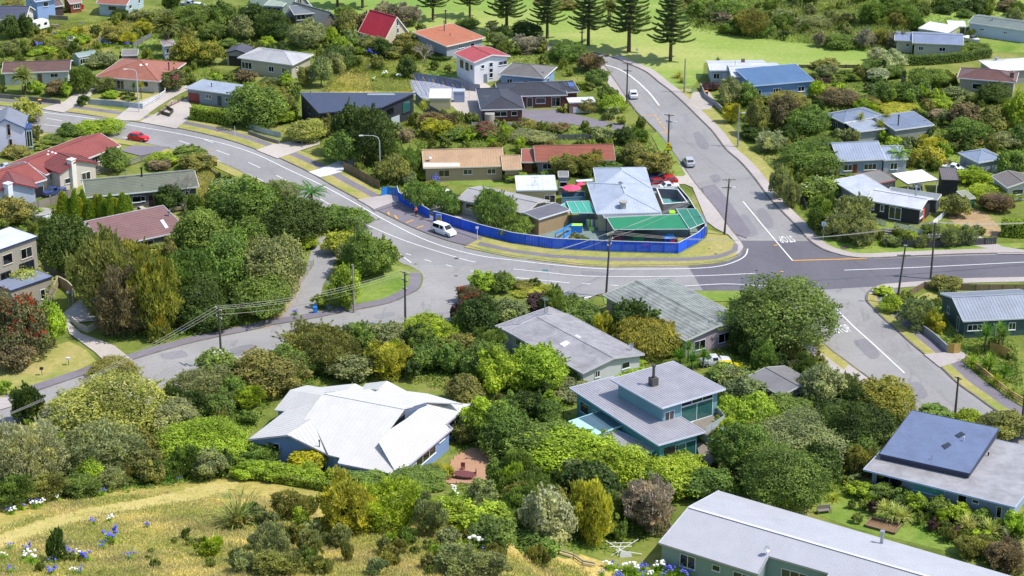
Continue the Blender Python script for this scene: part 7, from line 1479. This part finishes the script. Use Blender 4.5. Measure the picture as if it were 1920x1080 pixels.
# fill the leafy ground between: shrubs that do not stand on roads, roofs, lawns or yards
occ=[(e['p'].x,e['p'].y,e['W']*.5) for e in PL]
for q_,r__ in (((314,100),5.5),((314,118),5),((46,182),3.5),((46,195),3.0),((600,470),4),((585,395),3),((1684,325),3)): p_=P(*q_); occ.append((p_.x,p_.y,r__))
ZB=[(min(p[0] for p in z),max(p[0] for p in z),min(p[1] for p in z),max(p[1] for p in z),z) for z in ZONES]
def blocked(x,y,r):
    for a,b_,c_,d_,z in ZB:
        if a-r<x<b_+r and c_-r<y<d_+r:
            if inpoly(x,y,z): return True
            for k in range(8):
                if inpoly(x+r*math.cos(k*.785),y+r*math.sin(k*.785),z): return True
    return False
FILL=[ # pixel polygon, tones, kinds, width range, count
 ([(0,700),(0,780),(120,830),(330,760),(560,690),(760,640),(880,590),(1130,600),(1100,700),(1060,740),(1080,860),(1250,900),(1240,1000),(1100,1040),(900,980),(850,900),(870,740),(740,710),(520,730),(460,820),(440,900),(0,950)],'mbodgm','PPF',(2.2,4.5),90),
 ([(1240,640),(1380,640),(1560,680),(1600,760),(1640,800),(1620,900),(1520,950),(1350,910),(1350,700)],'mbgdo','PPF',(2.2,4.2),42),
 ([(80,420),(140,470),(330,420),(430,340),(520,350),(640,400),(740,460),(740,500),(620,500),(560,590),(420,630),(200,640),(110,500)],'mdogm','PPF',(2.5,4.5),60),
 ([(0,60),(180,60),(200,130),(0,130)],'bogm','PF',(1.2,2.6),26),
 ([(200,10),(560,10),(640,60),(760,90),(720,140),(560,150),(440,80),(340,130),(200,90)],'mdobg','PPF',(1.8,4.2),50),
 ([(740,60),(1040,70),(1090,150),(940,110),(840,160),(760,150)],'omgb','PF',(1.5,3.2),24),
 ([(770,215),(1200,235),(1240,300),(1180,340),(960,330),(780,270)],'mobg','PF',(1.2,2.6),50),
 ([(1290,0),(1900,0),(1920,60),(1640,100),(1440,75),(1300,60)],'gmmogm','FFP',(1.6,4.0),60),
 ([(1340,150),(1640,150),(1920,160),(1920,330),(1780,320),(1560,330),(1440,330),(1400,240)],'modgb','PPF',(1.5,3.8),95),
 ([(1440,330),(1560,330),(1620,440),(1840,440),(1830,460),(1620,466),(1540,440)],'gmg','FFP',(1.2,2.6),36),
 ([(0,330),(60,300),(60,400),(140,440),(80,440),(0,430)],'ombg','PF',(1.4,3.0),14),
 ([(130,120),(360,100),(440,150),(560,160),(560,230),(480,240),(350,160)],'mbo','PF',(1.2,2.6),28),
 ([(1640,560),(1760,560),(1900,640),(1920,760),(1820,700)],'byg','PF',(1.0,2.0),16),
 ([(1550,900),(1900,940),(1920,1080),(1850,1060),(1780,1020)],'boyg','PF',(.8,1.8),22),
 ([(0,930),(400,900),(420,870),(0,880)],'omg','FFP',(1.2,2.4),26),
 ([(560,250),(700,260),(790,330),(860,400),(720,360),(640,300)],'mog','PW',(1.4,3.0),14),
 ([(430,965),(700,960),(1000,1030),(1050,1080),(430,1080)],'ogbmgo','FFP',(1.0,2.8),48),([(0,1040),(430,1000),(430,1080),(0,1080)],'obyg','FP',(.6,1.3),14),
]
fr=random.Random(99)
for poly,tones,kinds,(w0,w1),cnt in FILL:
    x0=min(p[0] for p in poly);x1=max(p[0] for p in poly);y0=min(p[1] for p in poly);y1=max(p[1] for p in poly); got=0;tr=0
    while got<cnt and tr<cnt*40:
        tr+=1; px=fr.uniform(x0,x1);py=fr.uniform(y0,y1)
        if not inpoly(px,py,poly): continue
        p=P(px,py); r_=fr.uniform(w0,w1)/2
        if any((p.x-a)**2+(p.y-b_)**2<(r_*.8+c_*.5)**2 for a,b_,c_ in occ) or blocked(p.x,p.y,r_*.85): continue
        occ.append((p.x,p.y,r_)); got+=1; s=proj(p)[2]; Hh=r_*2*fr.uniform(.75,1.25); k=fr.choice(kinds)
        PL.append(dict(kind=k,tone=fr.choice(tones),cx=px,cy=py-Hh*s*.45,p=p,W=r_*2,H=Hh,noun=None,group=None,label=None,wpx=r_*2*s,hpx=Hh*s))
finish_plants()
# ---------------------------------------------------------------- hedges
def hedge(label,px,w1,h,tone,name='hedge'):
    pts=[P(*p) for p in px]; o0=Vector((pts[0].x,pts[0].y,gz(pts[0].x,pts[0].y))); C=[];N=[]
    for a,b_ in zip(pts,pts[1:]):
        L=(b_-a).length; d=(b_-a).normalized(); n_=Vector((-d.y,d.x,0)); cnt=int(L*(w1+2*h)*42)
        t=rng.uniform(-.02,1.02,cnt); q=rng.uniform(0,w1+2*h,cnt)
        for i in range(cnt):
            if q[i]<h: off=-w1/2;z=q[i];nn=-n_
            elif q[i]<h+w1: off=q[i]-h-w1/2;z=h;nn=Vector((0,0,1))
            else: off=w1/2;z=q[i]-h-w1;nn=n_
            p=a.lerp(b_,t[i])+n_*(off*(1+.05*math.sin(t[i]*L*2)))-o0; C.append((p.x,p.y,p.z+max(.02,z*(1+.04*math.sin(t[i]*L*1.3))))); N.append(tuple(nn))
    C=np.array(C)+rng.normal(size=(len(C),3))*.06; N=unit(np.array(N)+rng.normal(size=(len(C),3))*.5); t=unit(np.cross(N,rng.normal(size=N.shape))); b_=np.cross(N,t); s=.12*rng.uniform(.6,1.4,len(C))[:,None]
    me=quads_mesh('foliage',C,t*s,b_*s,np.clip(.5+rng.normal(size=len(C))*.2,0,1),np.ones(len(C)))
    r=empty(name,o0,0,label,'hedge'); o=bpy.data.objects.new('foliage',me); col.objects.link(o); o.parent=r; o.color=lin(TONE[tone][0]); o['tipf']=0.0; o['tip']=[0,0,0]
    q=MB(); P_=[p-o0 for p in pts]
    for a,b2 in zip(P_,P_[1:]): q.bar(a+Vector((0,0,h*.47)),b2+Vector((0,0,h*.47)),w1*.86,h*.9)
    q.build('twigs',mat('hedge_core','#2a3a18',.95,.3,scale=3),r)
hedge('clipped box hedge, bright green, beside the flat roofed garage drive',[(362,223),(400,229),(440,234)],1.9,2.6,'b')
hedge('long clipped dark hedge curving below the boat and lawn',[(1690,122),(1740,121),(1800,116),(1855,107)],1.5,2.0,'m')
hedge('short block hedge left of the silver trees',[(1618,146),(1625,135),(1650,131)],1.6,2.2,'m')
hedge('clipped hedge running toward the grey garden fence',[(1650,128),(1680,138),(1692,148)],1.6,1.8,'m')
hedge('bright clipped hedge at the right edge beside the gravel drive',[(1876,440),(1900,442),(1940,443)],2.6,2.6,'b')
hedge('flat topped hedge beside the blue weatherboard gable',[(1066,170),(1098,168)],1.2,1.6,'b')
hedge('low yellow hedge curl on the black driveway edge',[(1048,206),(1058,212),(1064,212)],.8,.7,'y')
hedge('low clipped hedge behind the small porch house',[(1560,266),(1600,264),(1640,262)],1.2,1.3,'m')
hedge('low hedge under the box trees beside the white faceted house',[(465,898),(520,905),(580,915),(640,925)],1.2,1.3,'b')
hedge('dense hedge stepping down below the patio',[(905,975),(960,1000),(1010,1020),(1045,1035)],2.4,2.4,'m')
# conifer hedge
cm=[]
for v in range(2):
    n=2600; z=rng.uniform(0,1,n)**.8; a=rng.uniform(0,2*math.pi,n); r_=.75*(1-z)**.6*(.85+.3*rng.uniform(0,1,n)); C=np.stack([r_*np.cos(a),r_*np.sin(a),z*4.2+.05],1); up=unit(np.stack([np.cos(a)*.5,np.sin(a)*.5,np.ones(n)],1)+rng.normal(size=(n,3))*.25); sd=unit(np.cross(up,rng.normal(size=(n,3)))); s=.13*rng.uniform(.6,1.4,n)[:,None]
    cm.append(quads_mesh('conifer',C,sd*s*.5,up*s*1.4,np.clip(.5+rng.normal(size=n)*.22,0,1),np.ones(n)))
for i in range(16):
    x=118+i*8.2; p=P(x+fr.uniform(-2,2),404+ (i*.6)+fr.uniform(-5,5)); o=bpy.data.objects.new('conifer',cm[i%2]); col.objects.link(o); o.location=(p.x,p.y,0); o.scale=(fr.uniform(1.1,1.7),fr.uniform(1.1,1.7),fr.uniform(.8,1.25)); o.rotation_euler=(0,0,i); c=lin('#98ae44' if i%4 else '#b4b440'); o.color=c; o['tipf']=0.0; o['tip']=[0,0,0]
    tag(o,('leftmost' if i==0 else 'rightmost' if i==15 else '%s from left'%['','second','third','fourth','fifth','sixth','seventh','eighth','ninth','tenth','eleventh','twelfth','thirteenth','fourteenth','fifteenth'][i])+' bright conifer in the row before the olive tile roof','conifer','row of bright conifers')
# ---------------------------------------------------------------- Norfolk pines
def pinemesh():
    C=[];U=[];V_=[]; tr=MB(); tr.tube([(0,0,-.3),(0,0,6),(0,0,12),(0,0,19)],[.42,.32,.2,.05],10)
    z=4.6
    while z<18.6:
        f=(18.9-z)/14.3; R_=.5+4.6*f**.85; nbr=6
        for k in range(nbr):
            a=2*math.pi*k/nbr+z*1.7+rng.uniform(-.12,.12); n=34; RR=R_*rng.uniform(.88,1.08)
            prev=None
            pts=[]
            for j in range(7):
                t=j/6; pts.append(Vector((math.cos(a)*RR*t,math.sin(a)*RR*t,z-.55*math.sin(t*2.2)*f+.95*t*t*f*1.2)))
            tr.tube(pts,[.07,.06,.05,.04,.03,.02,.01],4,False)
            m=int(RR*95)
            for j in range(m):
                t=rng.uniform(.12,1.0); i0=min(5,int(t*6)); u=t*6-i0; p=pts[i0].lerp(pts[i0+1],u); d=(pts[i0+1]-pts[i0]).normalized(); sd=Vector((-math.sin(a),math.cos(a),0)); w_=.55*(1.15-t)*math.sqrt(f+.2)+.12
                off=rng.uniform(-1,1); c=p+sd*off*w_+Vector((0,0,rng.uniform(-.08,.16)+.12*abs(off)))
                dv=(d*.8+sd*off*1.0+Vector((0,0,.35))).normalized(); uu=dv.cross(Vector((rng.uniform(-1,1),rng.uniform(-1,1),1))).normalized()
                C.append(tuple(c));U.append(tuple(uu*.075));V_.append(tuple(dv*.33))
        z+=.8+.35*f
    n=len(C); me=quads_mesh('crown',np.array(C),np.array(U),np.array(V_),np.clip(.5+rng.normal(size=n)*.2,0,1),np.ones(n))
    t=bpy.data.meshes.new('trunk'); t.from_pydata(tr.v,[],tr.f); t.materials.append(M_BARK); t.update(); return me,t
pc,pt=pinemesh()
for i,(x,y,sc,lb) in enumerate([(812,38,.78,'pine standing behind the pole of the orange roof'),(881,32,.72,'slim pine above the orange roof'),(950,62,.95,'pine whose foot is lost in the dark bushes'),(1026,72,.86,'evenly tiered pine left of the low crossarm pole'),(1103,85,.96,'darkest pine just right of the low crossarm pole'),(1179,97,1.12,'broadest pine, shading the bend of the road'),(1257,114,1.0,'nearest pine standing alone at the road edge'),(633,12,.8,'bare lower trunk of a pine above the steep roofs'),(680,15,.9,'thick trunked pine cut by the top edge')]):
    p=P(x,y); r=empty('norfolk_pine',p,i*.9,'norfolk pine: '+lb if False else 'tiered '+lb if 'pine' in lb else lb,'tree','row of pines along the park'); r.scale=(sc,sc,sc)
    o=bpy.data.objects.new('crown',pc); col.objects.link(o); o.parent=r; o.color=lin('#7c8e56'); o['tipf']=0.0; o['tip']=[0,0,0]
    o=bpy.data.objects.new('trunk',pt); col.objects.link(o); o.parent=r
    if i>=7: bpy.data.objects.remove(o) if False else None
# ---------------------------------------------------------------- palms, ferns, spiky plants
def frondmesh(n_f,L,droop,leafl,up0,wid,zc=0,dens=26):
    C=[];U=[];V_=[]
    for k in range(n_f):
        a=2.4*k+rng.uniform(-.2,.2); el=up0*(1-.95*((k+.5)/n_f))+rng.uniform(-.08,.08); LL=L*rng.uniform(.85,1.1); pts=[];p=Vector((0,0,zc)); d=Vector((math.cos(a)*math.cos(el),math.sin(a)*math.cos(el),math.sin(el)))
        for j in range(9): pts.append(p.copy()); p=p+d*LL/8; d=(d+Vector((0,0,-droop/8))).normalized()
        sd0=Vector((-math.sin(a),math.cos(a),0))
        for j in range(dens):
            t=(j+.5)/dens; i0=min(7,int(t*8)); q=pts[i0].lerp(pts[i0+1],t*8-i0); dd=(pts[i0+1]-pts[i0]).normalized()
            for s_ in (-1,1):
                ll=leafl*math.sin(min(1,t*1.1+.12)*math.pi)**.6+.05; v=(sd0*s_+dd*.7+Vector((0,0,-.25))).normalized(); C.append(tuple(q+v*ll*.5)); V_.append(tuple(v*ll*.6)); U.append(tuple(dd*wid))
    n=len(C); return quads_mesh('fronds',np.array(C),np.array(U),np.array(V_),np.clip(.5+rng.normal(size=n)*.22,0,1),rng.uniform(0,1,n))
def spikemesh(n,L,w1,zc,spread=1.0,droop=.6):
    C=[];U=[];V_=[]
    for k in range(n):
        a=rng.uniform(0,6.283); el=rng.uniform(-.25,1.45)*spread; LL=L*rng.uniform(.7,1.1); d=Vector((math.cos(a)*math.cos(el),math.sin(a)*math.cos(el),math.sin(el))); p=Vector((0,0,zc)); sd=Vector((-math.sin(a),math.cos(a),0))
        for j in range(3):
            c=p+d*LL/6; C.append(tuple(c)); V_.append(tuple(d*LL/6*1.25)); U.append(tuple(sd*w1*(1-.28*j))); p=p+d*LL/3; d=(d+Vector((0,0,-droop/3))).normalized()
    n=len(C); return quads_mesh('leaves',np.array(C),np.array(U),np.array(V_),np.clip(.5+rng.normal(size=n)*.24,0,1),rng.uniform(0,1,n))
def tmesh(h,r0,r1,m=None):
    b=MB(); b.tube([(0,0,-.2),(0,0,h*.5),(0,0,h)],[r0,(r0+r1)/2,r1],9); me=bpy.data.meshes.new('trunk'); me.from_pydata(b.v,[],b.f); me.materials.append(m or M_BARK); me.update(); return me
FM={'phoenix':(frondmesh(70,3.7,1.6,.6,1.45,.06,dens=34),3.4,(.5,.42)),'fern':(frondmesh(16,2.6,1.1,.45,.75,.07,dens=18),2.2,(.14,.12)),'yucca':(spikemesh(170,1.45,.06,0),1.2,(.12,.1)),'agave':(spikemesh(40,1.2,.11,.1,.9,.1),0,None),'flax':(spikemesh(150,1.9,.06,.1,1.0,1.1),0,None)}
def special(kind,px,py,sc,label,c,cat='tree',h=None,name=None,tipc=None,tipf=0,group=None):
    me,th,tr=FM[kind]; p=P(px,py); h=th if h is None else h; nm=name or {'phoenix':'palm_tree','fern':'tree_fern','yucca':'cabbage_tree','agave':'agave','flax':'flax_bush'}[kind]
    r=empty(nm,(p.x,p.y,gz(p.x,p.y)),fr.uniform(0,6),label,cat,group); r.scale=(sc,sc,sc)
    o=bpy.data.objects.new('fronds' if kind in('phoenix','fern') else 'leaves',me); col.objects.link(o); o.parent=r; o.location=(0,0,h/sc if tr else 0); o.color=vary(lin(c),fr,.08); o['tipf']=float(tipf); o['tip']=list(lin(tipc)[:3]) if tipc else [0,0,0]
    if tr: 
        t=bpy.data.objects.new('trunk',tmesh(h/sc,tr[0],tr[1])); col.objects.link(t); t.parent=r
special('phoenix',314,92,1.15,'big date palm with orange fruit beside the terracotta roof','#5c6c38',h=5.2,tipc='#a8843a',tipf=.08)
special('phoenix',46,176,.95,'fat trunked palm in front of the brown roofed house','#7c8a4c',h=3.4)
special('phoenix',1142,42,.9,'palm behind the park pines','#6a6c38',h=3.2)
special('fern',585,385,1.6,'tree fern beside the main road above the woods','#48702c',h=2.6)
special('fern',1684,318,1.35,'large tree fern before the small porch house','#6c8c30',h=3.4)
for i,(x,y,sc,h,lb,c) in enumerate([(265,185,.8,2.6,'yellow leaved cabbage tree beside the street lamp pole','#9a9428'),(252,182,.8,2.2,'dark cabbage tree behind the low pale wall','#4a6a28'),(1612,252,.9,3.4,'slim cabbage tree before the blue grey hip roof','#98983c'),(1648,262,1.25,2.6,'bushy cabbage tree between the two blue grey roofs','#8c9434'),(1660,250,1.0,3.4,'taller cabbage tree head right of the bushy one','#989a44'),(1595,255,1.1,1.6,'orange tinged palm like clump before the hip roofed cottage','#a08a2c'),
 (1275,690,1.1,1.6,'left yucca of the clump beside the white coupe','#547e28'),(1298,694,1.15,1.5,'middle yucca of the clump beside the white coupe','#4c7828'),(1318,690,1.1,1.8,'right yucca of the clump beside the white coupe','#547e28'),(1290,680,1.0,2.2,'tallest yucca at the back of the clump by the coupe','#5c8630'),
 (1846,660,1.3,2.8,'left yucca head below the dark green house window','#5e8430'),(1872,655,1.2,2.8,'right yucca head beside the dark green house door','#668c34'),(1854,700,1.4,1.2,'broad low yucca in the middle of the bank','#7c9434'),(1822,690,1.0,.7,'small bright yucca beside the pine gate arch','#86a02c'),(1882,712,1.1,1.0,'yucca at the right of the bank beside the ramp','#62862c'),(1868,724,1.0,.6,'low yellow yucca above the rail fence','#90a030'),(1896,745,1.0,.5,'pale tufted plant at the end of the rail fence','#9aa048'),(1878,665,1.0,3.0,'thin stemmed cabbage tree beside the ramp','#5c7434'),
 (1659,972,1.1,1.1,'left striped cabbage palm on the lawn bed','#b0b468'),(1676,978,1.2,1.0,'middle striped cabbage palm on the lawn bed','#b4b870'),(1692,980,1.1,.8,'right striped cabbage palm on the lawn bed','#b0b468'),(1815,1000,1.3,.7,'large variegated spiky plant below the flat roofed house','#b0b070'),(1855,1010,1.3,.9,'right variegated spiky plant below the flat roofed house','#a8ae60'),(1812,1040,.9,.3,'low yellow spiky tuft at the lawn corner','#a0a838'),
 (795,215,.9,1.6,'yellow cabbage tree in the bank left of the timber fence','#a8a83a'),(470,150,.7,1.2,'small cabbage tree before the cream house wall','#7c8c34'),(1020,170,.7,.6,'small spiky plant at the brick courtyard','#6c8034'),(1345,130,.8,1.6,'young spiky tree beside the white corrugated roof','#4c6a34')]):
    special('yucca',x,y,sc,lb,c,h=h)
special('agave',1297,175,1.1,'silver blue agave clump at the foot of the plain pole','#9cb0a4','shrub')
special('flax',1272,146,1.0,'bronze green flax clump at the park corner','#94903c','shrub')
special('flax',1278,155,.8,'smaller flax behind the agave','#7c8438','shrub')
special('flax',445,985,2.5,'big sprawling flax with dead stalks on the foreground slope','#86944e','shrub',tipc='#b8a070',tipf=.25)
special('flax',812,895,.8,'yellow flax beside the patio steps','#a0a03c','shrub')
special('flax',300,895,.9,'ferny flax clump at the edge of the woods','#5c8c3c','shrub')
special('flax',320,905,.8,'second ferny clump beside the felled branches','#5c8c3c','shrub')
special('agave',1607,898,1.1,'silver grey succulent clump at the house corner','#8fa898','shrub')
special('flax',1565,938,.8,'pale grass tuft at the shaded lawn end','#a0a840','shrub')
special('flax',1130,715,.7,'dark flax below the long weathered roof','#4c6c2c','shrub')
# plume grass
def plume(px,py,label,h=3.6):
    p=P(px,py); r=empty('plume_grass',p,fr.uniform(0,6),label,'grass clump'); o=bpy.data.objects.new('leaves',FM['flax'][0]); col.objects.link(o); o.parent=r; o.color=lin('#8c9448'); o['tipf']=.1; o['tip']=list(lin('#b8a878')[:3])
    for i in range(5):
        a=i*1.3; q=MB(); e=Vector((math.cos(a)*.9,math.sin(a)*.9,h*fr.uniform(.85,1.05))); q.tube([(0,0,0),e*.6,e],[.02,.02,.015],4); st=q.build('stalk',mat('straw','#b0a070',.9,.1),r)
        q=MB(); q.tube([e*.8,e*.95+Vector((.1,0,.2)),e*1.1+Vector((.25,.1,.1))],[.03,.13,.03],6); q.build('plume',mat('plume','#b8b07c',.95,.15,scale=6),r)
plume(905,720,'toetoe plume grass standing above the bushes, left one'); plume(935,715,'toetoe plume grass with leaning feathery heads, right one'); plume(1100,960,'tall straw plumes rising before the bamboo like bush',4.5)
# ---------------------------------------------------------------- bare trees
def bare(px,py,h,label,c='#9a9088'):
    p=P(px,py); r=empty('bare_tree',p,0,label,'tree'); m=mat('grey_bark',c,.9,.15,scale=3); rr=random.Random(int(px)); q=MB()
    q.tube([(0,0,-.2),(.2,0,h*.2),(-.1,.1,h*.4)],[.18,.14,.1],7); q.build('trunk',m,r); q=MB()
    def br(p0,d,L,rad,lv):
        p1=p0+d*L*.5; d2=(d+Vector((rr.uniform(-.35,.35),rr.uniform(-.35,.35),rr.uniform(-.1,.25)))).normalized(); p2=p1+d2*L*.5; q.tube([p0,p1,p2],[rad,rad*.75,rad*.5],4,False)
        if lv>0:
            for i in range(4): br(p1.lerp(p2,rr.random()),(d2+Vector((rr.uniform(-1,1),rr.uniform(-1,1),rr.uniform(-.3,.6)))*.9).normalized(),L*.68,rad*.5,lv-1)
    for i in range(6): a=i*1.05; br(Vector((0,0,h*(.2+.04*i))),Vector((math.cos(a)*.7,math.sin(a)*.7,.75)).normalized(),h*.42,.07,3)
    q.build('branches',m,r)
bare(343,388,6.0,'leafless grey tree in front of the olive tile roof'); bare(795,118,4.0,'bare limbed pale tree among the bushes behind the timber fence'); bare(70,232,2.0,'twiggy stems under the yellow blossom tree'); bare(1870,398,3.6,'gnarled bare roots and stems beside the gravel drive','#7d6c60'); bare(1192,985,4.5,'dead brown branches in the thicket before the sage house','#7d6c58')
# ---------------------------------------------------------------- agapanthus clumps
ag_l=spikemesh(110,.75,.045,.05,1.0,.8)
def headmesh(n):
    C=[];
    b=MB()
    import bmesh
    for i in range(n):
        a=rng.uniform(0,6.28); r_=rng.uniform(.05,.55); z=rng.uniform(.75,1.15); x,y=r_*math.cos(a),r_*math.sin(a)
        b.mi=0; b.bar((x*.4,y*.4,0),(x,y,z),.018,.018); b.mi=1
        N=6; rad=rng.uniform(.10,.15); vs=[(x,y,z+rad)]
        for zz,rr_ in ((.45,.88),(-.35,.93)): vs+=[(x+rad*rr_*math.cos(2*math.pi*k/N),y+rad*rr_*math.sin(2*math.pi*k/N),z+rad*zz) for k in range(N)]
        vs.append((x,y,z-rad)); fs=[(0,1+k,1+(k+1)%N) for k in range(N)]+[(1+k,1+N+k,1+N+(k+1)%N,1+(k+1)%N) for k in range(N)]+[(13,1+N+(k+1)%N,1+N+k) for k in range(N)]; b.add(vs,fs)
    return b
def fl(name,cc,n):
    b=headmesh(n); me=bpy.data.meshes.new('flower_heads'); me.from_pydata(b.v,[],b.f); me.materials.append(mat('stalk','#6c8a34',.8,.1)); me.materials.append(mat(name,cc,.7,.15,scale=12,fine=.2)); me.polygons.foreach_set('material_index',b.m); me.update(); return me
FB=[fl('blue_petals','#5a5ec8',9),fl('blue_petals','#5a5ec8',5)]; FW=[fl('white_petals','#dedfd6',9),fl('white_petals','#dedfd6',5)]
AG=[('b',205,1018,2.0),('b',192,1030,1.2),('w',205,980,1.0),('w',60,1058,1.6),('w',48,1050,1.2),('b',100,1058,1.0),('b',128,1050,1.4),('w',148,1045,1.0),('b',163,1052,1.4),('b',20,1030,1.0),('b',50,1035,1.1),('w',10,1048,1.0),('b',175,985,.9),('b',245,1050,1.2),('b',276,990,.8),('b',20,1075,1.1),('b',95,1078,1.2),('b',150,1078,1.1),('w',140,1078,.9),
('b',15,962,1.1),('w',22,965,1.0),('b',40,957,1.2),('w',68,955,1.2),('b',65,950,1.2),('w',78,950,1.0),('b',78,938,1.0),('w',106,940,1.0),('w',116,930,1.0),('w',144,935,1.1),('b',190,930,1.2),('b',170,918,.9),('b',335,903,.9),
('w',895,1030,1.7),('w',905,1022,1.4),('w',925,1025,1.0),('b',912,1040,1.3),('b',925,1045,1.2),('b',905,1068,1.1),('b',943,1048,.9),('w',1175,1075,1.7),('w',1190,1078,1.5),('b',1150,1068,1.3),('w',1140,1070,1.2),('b',1128,1082,1.0),('b',1205,1070,1.2),('b',1207,1085,1.3),('w',1232,1072,1.5),('w',1240,1066,1.3),('b',1258,1076,1.5),('b',1275,1080,1.5),('b',1290,1084,1.3),('b',1245,1084,1.2),('w',1222,1085,1.2),('b',1325,1080,1.0),('b',1160,1088,1.2),('w',1158,1080,1.0),
('b',75,92,1.8),('b',85,85,1.5),('b',105,68,1.2),('w',142,80,1.5),('w',135,85,1.3),('b',133,78,1.3),('w',145,76,1.2),('b',152,50,1.1),('b',195,86,1.8),('b',203,88,1.5),('b',240,88,1.3),('b',213,45,1.2),('b',695,105,1.8),('b',705,108,1.5),('w',720,145,1.4),('w',700,152,1.0),('w',750,150,1.4),('b',107,25,1.2),('w',672,125,1.0),('b',690,130,1.0),('w',1660,560,.9),('w',1668,568,.9),('w',1675,575,.9),('w',1652,570,.8),('b',555,590,1.0),('b',618,583,1.0),('b',310,630,1.2),('b',340,625,1.0),('b',355,620,1.0),('b',620,540,1.2),('b',540,690,1.0),('b',1015,300,1.0),('b',815,345,1.6),('b',822,348,1.2),('w',850,928,1.2),('w',858,935,1.0),('b',940,955,1.0)]
seen={}
for i,(t,x,y,sc) in enumerate(AG):
    p=P(x,y); lm=min(LM,key=lambda l:(l[1]-x)**2+(1.6*(l[2]-y))**2); base='%s flowered agapanthus clump %s %s'%('blue' if t=='b' else 'white','left of' if x<lm[1] else 'right of',lm[0]); seen.setdefault(base,[]).append(i); k=len(seen[base])
    r=empty('agapanthus',(p.x,p.y,gz(p.x,p.y)),fr.uniform(0,6),base,'flower clump'); r['_k']=base; r.scale=(sc,sc,max(.8,sc*.85))
    o=bpy.data.objects.new('leaves',ag_l); col.objects.link(o); o.parent=r; o.color=vary(lin('#8fae34'),fr,.1); o['tipf']=0.0; o['tip']=[0,0,0]
    o=bpy.data.objects.new('flower_heads',(FB if t=='b' else FW)[i%2]); col.objects.link(o); o.parent=r; AG[i]=(t,x,y,sc,r)
for base,ids in seen.items():
    ids.sort(key=lambda i:AG[i][1])
    for j,i in enumerate(ids):
        r=AG[i][4]; del r['_k']
        if len(ids)>1: r['label']=('leftmost' if j==0 else 'rightmost' if j==len(ids)-1 else ['','second','third','fourth','fifth','sixth','seventh','eighth','ninth','tenth','eleventh','twelfth','thirteenth','fourteenth','fifteenth','sixteenth','seventeenth','eighteenth','nineteenth','twentieth'][min(j,19)]+' from left')+' '+base
# ---------------------------------------------------------------- ground cover (nobody could count it)
def cover(name,label,polys,n,size,tall,c,tipc,tipf,kind='F',avoid=True,seed=1,excl=None):
    r_=np.random.default_rng(seed); C=[];
    areas=[abs(sum(p[i][0]*p[(i+1)%len(p)][1]-p[(i+1)%len(p)][0]*p[i][1] for i in range(len(p)))) for p in polys]; A=sum(areas)
    for poly,a in zip(polys,areas):
        x0=min(p[0] for p in poly);x1=max(p[0] for p in poly);y0=min(p[1] for p in poly);y1=max(p[1] for p in poly); want=int(n*a/A/6); got=0;tr=0
        while got<want and tr<want*6:
            tr+=1; px=r_.uniform(x0,x1);py=r_.uniform(y0,y1)
            if not inpoly(px,py,poly): continue
            if excl and inpoly(px,py,excl) and r_.uniform()<.93: continue
            p=P(px,py)
            if avoid and blocked(p.x,p.y,.15): continue
            got+=1; z=gz(p.x,p.y); hh=tall*r_.uniform(.3,1.0)*(1+.8*math.sin(p.x*.35)*math.sin(p.y*.31))
            for q in range(6): C.append((p.x+r_.normal()*.45,p.y+r_.normal()*.45,z+r_.uniform(0,1)*max(hh,.05)))
    C=np.array(C); n=len(C); up=unit(np.array([0,0,1.0])+r_.normal(size=(n,3))*(.35 if kind=='F' else .9)); sd=unit(np.cross(up,r_.normal(size=(n,3)))); s=size*r_.uniform(.5,1.5,n)[:,None]
    U=sd*s*(.22 if kind=='F' else .7); V_=up*s*(1.2 if kind=='F' else .8)
    big=.5+.35*np.sin(C[:,0]*.45+np.sin(C[:,1]*.3)*2)*np.sin(C[:,1]*.5+1.3)
    me=quads_mesh(name,C,U,V_,np.clip(big+r_.normal(size=n)*.2,0,1),np.clip(r_.uniform(0,1,n)*.6+.4*(.5+.5*np.sin(C[:,0]*.23+C[:,1]*.4)),0,1))
    o=bpy.data.objects.new(name,me); col.objects.link(o); o.color=lin(c); o['tipf']=tipf; o['tip']=list(lin(tipc)[:3]); tag(o,label,'ground cover',kind='stuff')
cover('dry_grass','long dry straw coloured grass covering the foreground slope',[[(-20,1000),(80,965),(60,945),(200,935),(300,925),(420,915),(560,960),(640,1000),(800,1010),(900,1030),(1000,1045),(1100,1070),(1100,1120),(-20,1120)]],190000,.17,.2,'#c8bd8c','#a4ae5e',.42,avoid=False,excl=MOWN)
cover('undergrowth','tangled green undergrowth between the shrubs and trees',[f[0] for f in FILL if f[0][0] not in((430,965),(0,1040))],210000,.17,.55,'#68863a','#a0a850',.25,kind='P',seed=3)

cover('reed_bed','rough reeds and rank grass of the wet ground beyond the park',[[(1290,-5),(1760,-5),(1715,40),(1700,80),(1640,100),(1600,92),(1440,74),(1300,52),(1285,20)]],60000,.3,1.3,'#93a25c','#aeac70',.35,avoid=False,seed=5)
cover('bank_grass','long yellow green grass on the overgrown garden banks',[[(600,172),(640,128),(700,100),(750,108),(775,172)],[(50,45),(190,42),(240,36),(330,38),(330,58),(250,75),(180,95),(130,132),(95,132),(60,110)],[(370,328),(400,318),(432,335),(430,378),(378,392)],[(770,215),(880,232),(880,262),(790,262),(740,250)]],70000,.17,.45,'#90984a','#b8b070',.4,avoid=False,seed=6)
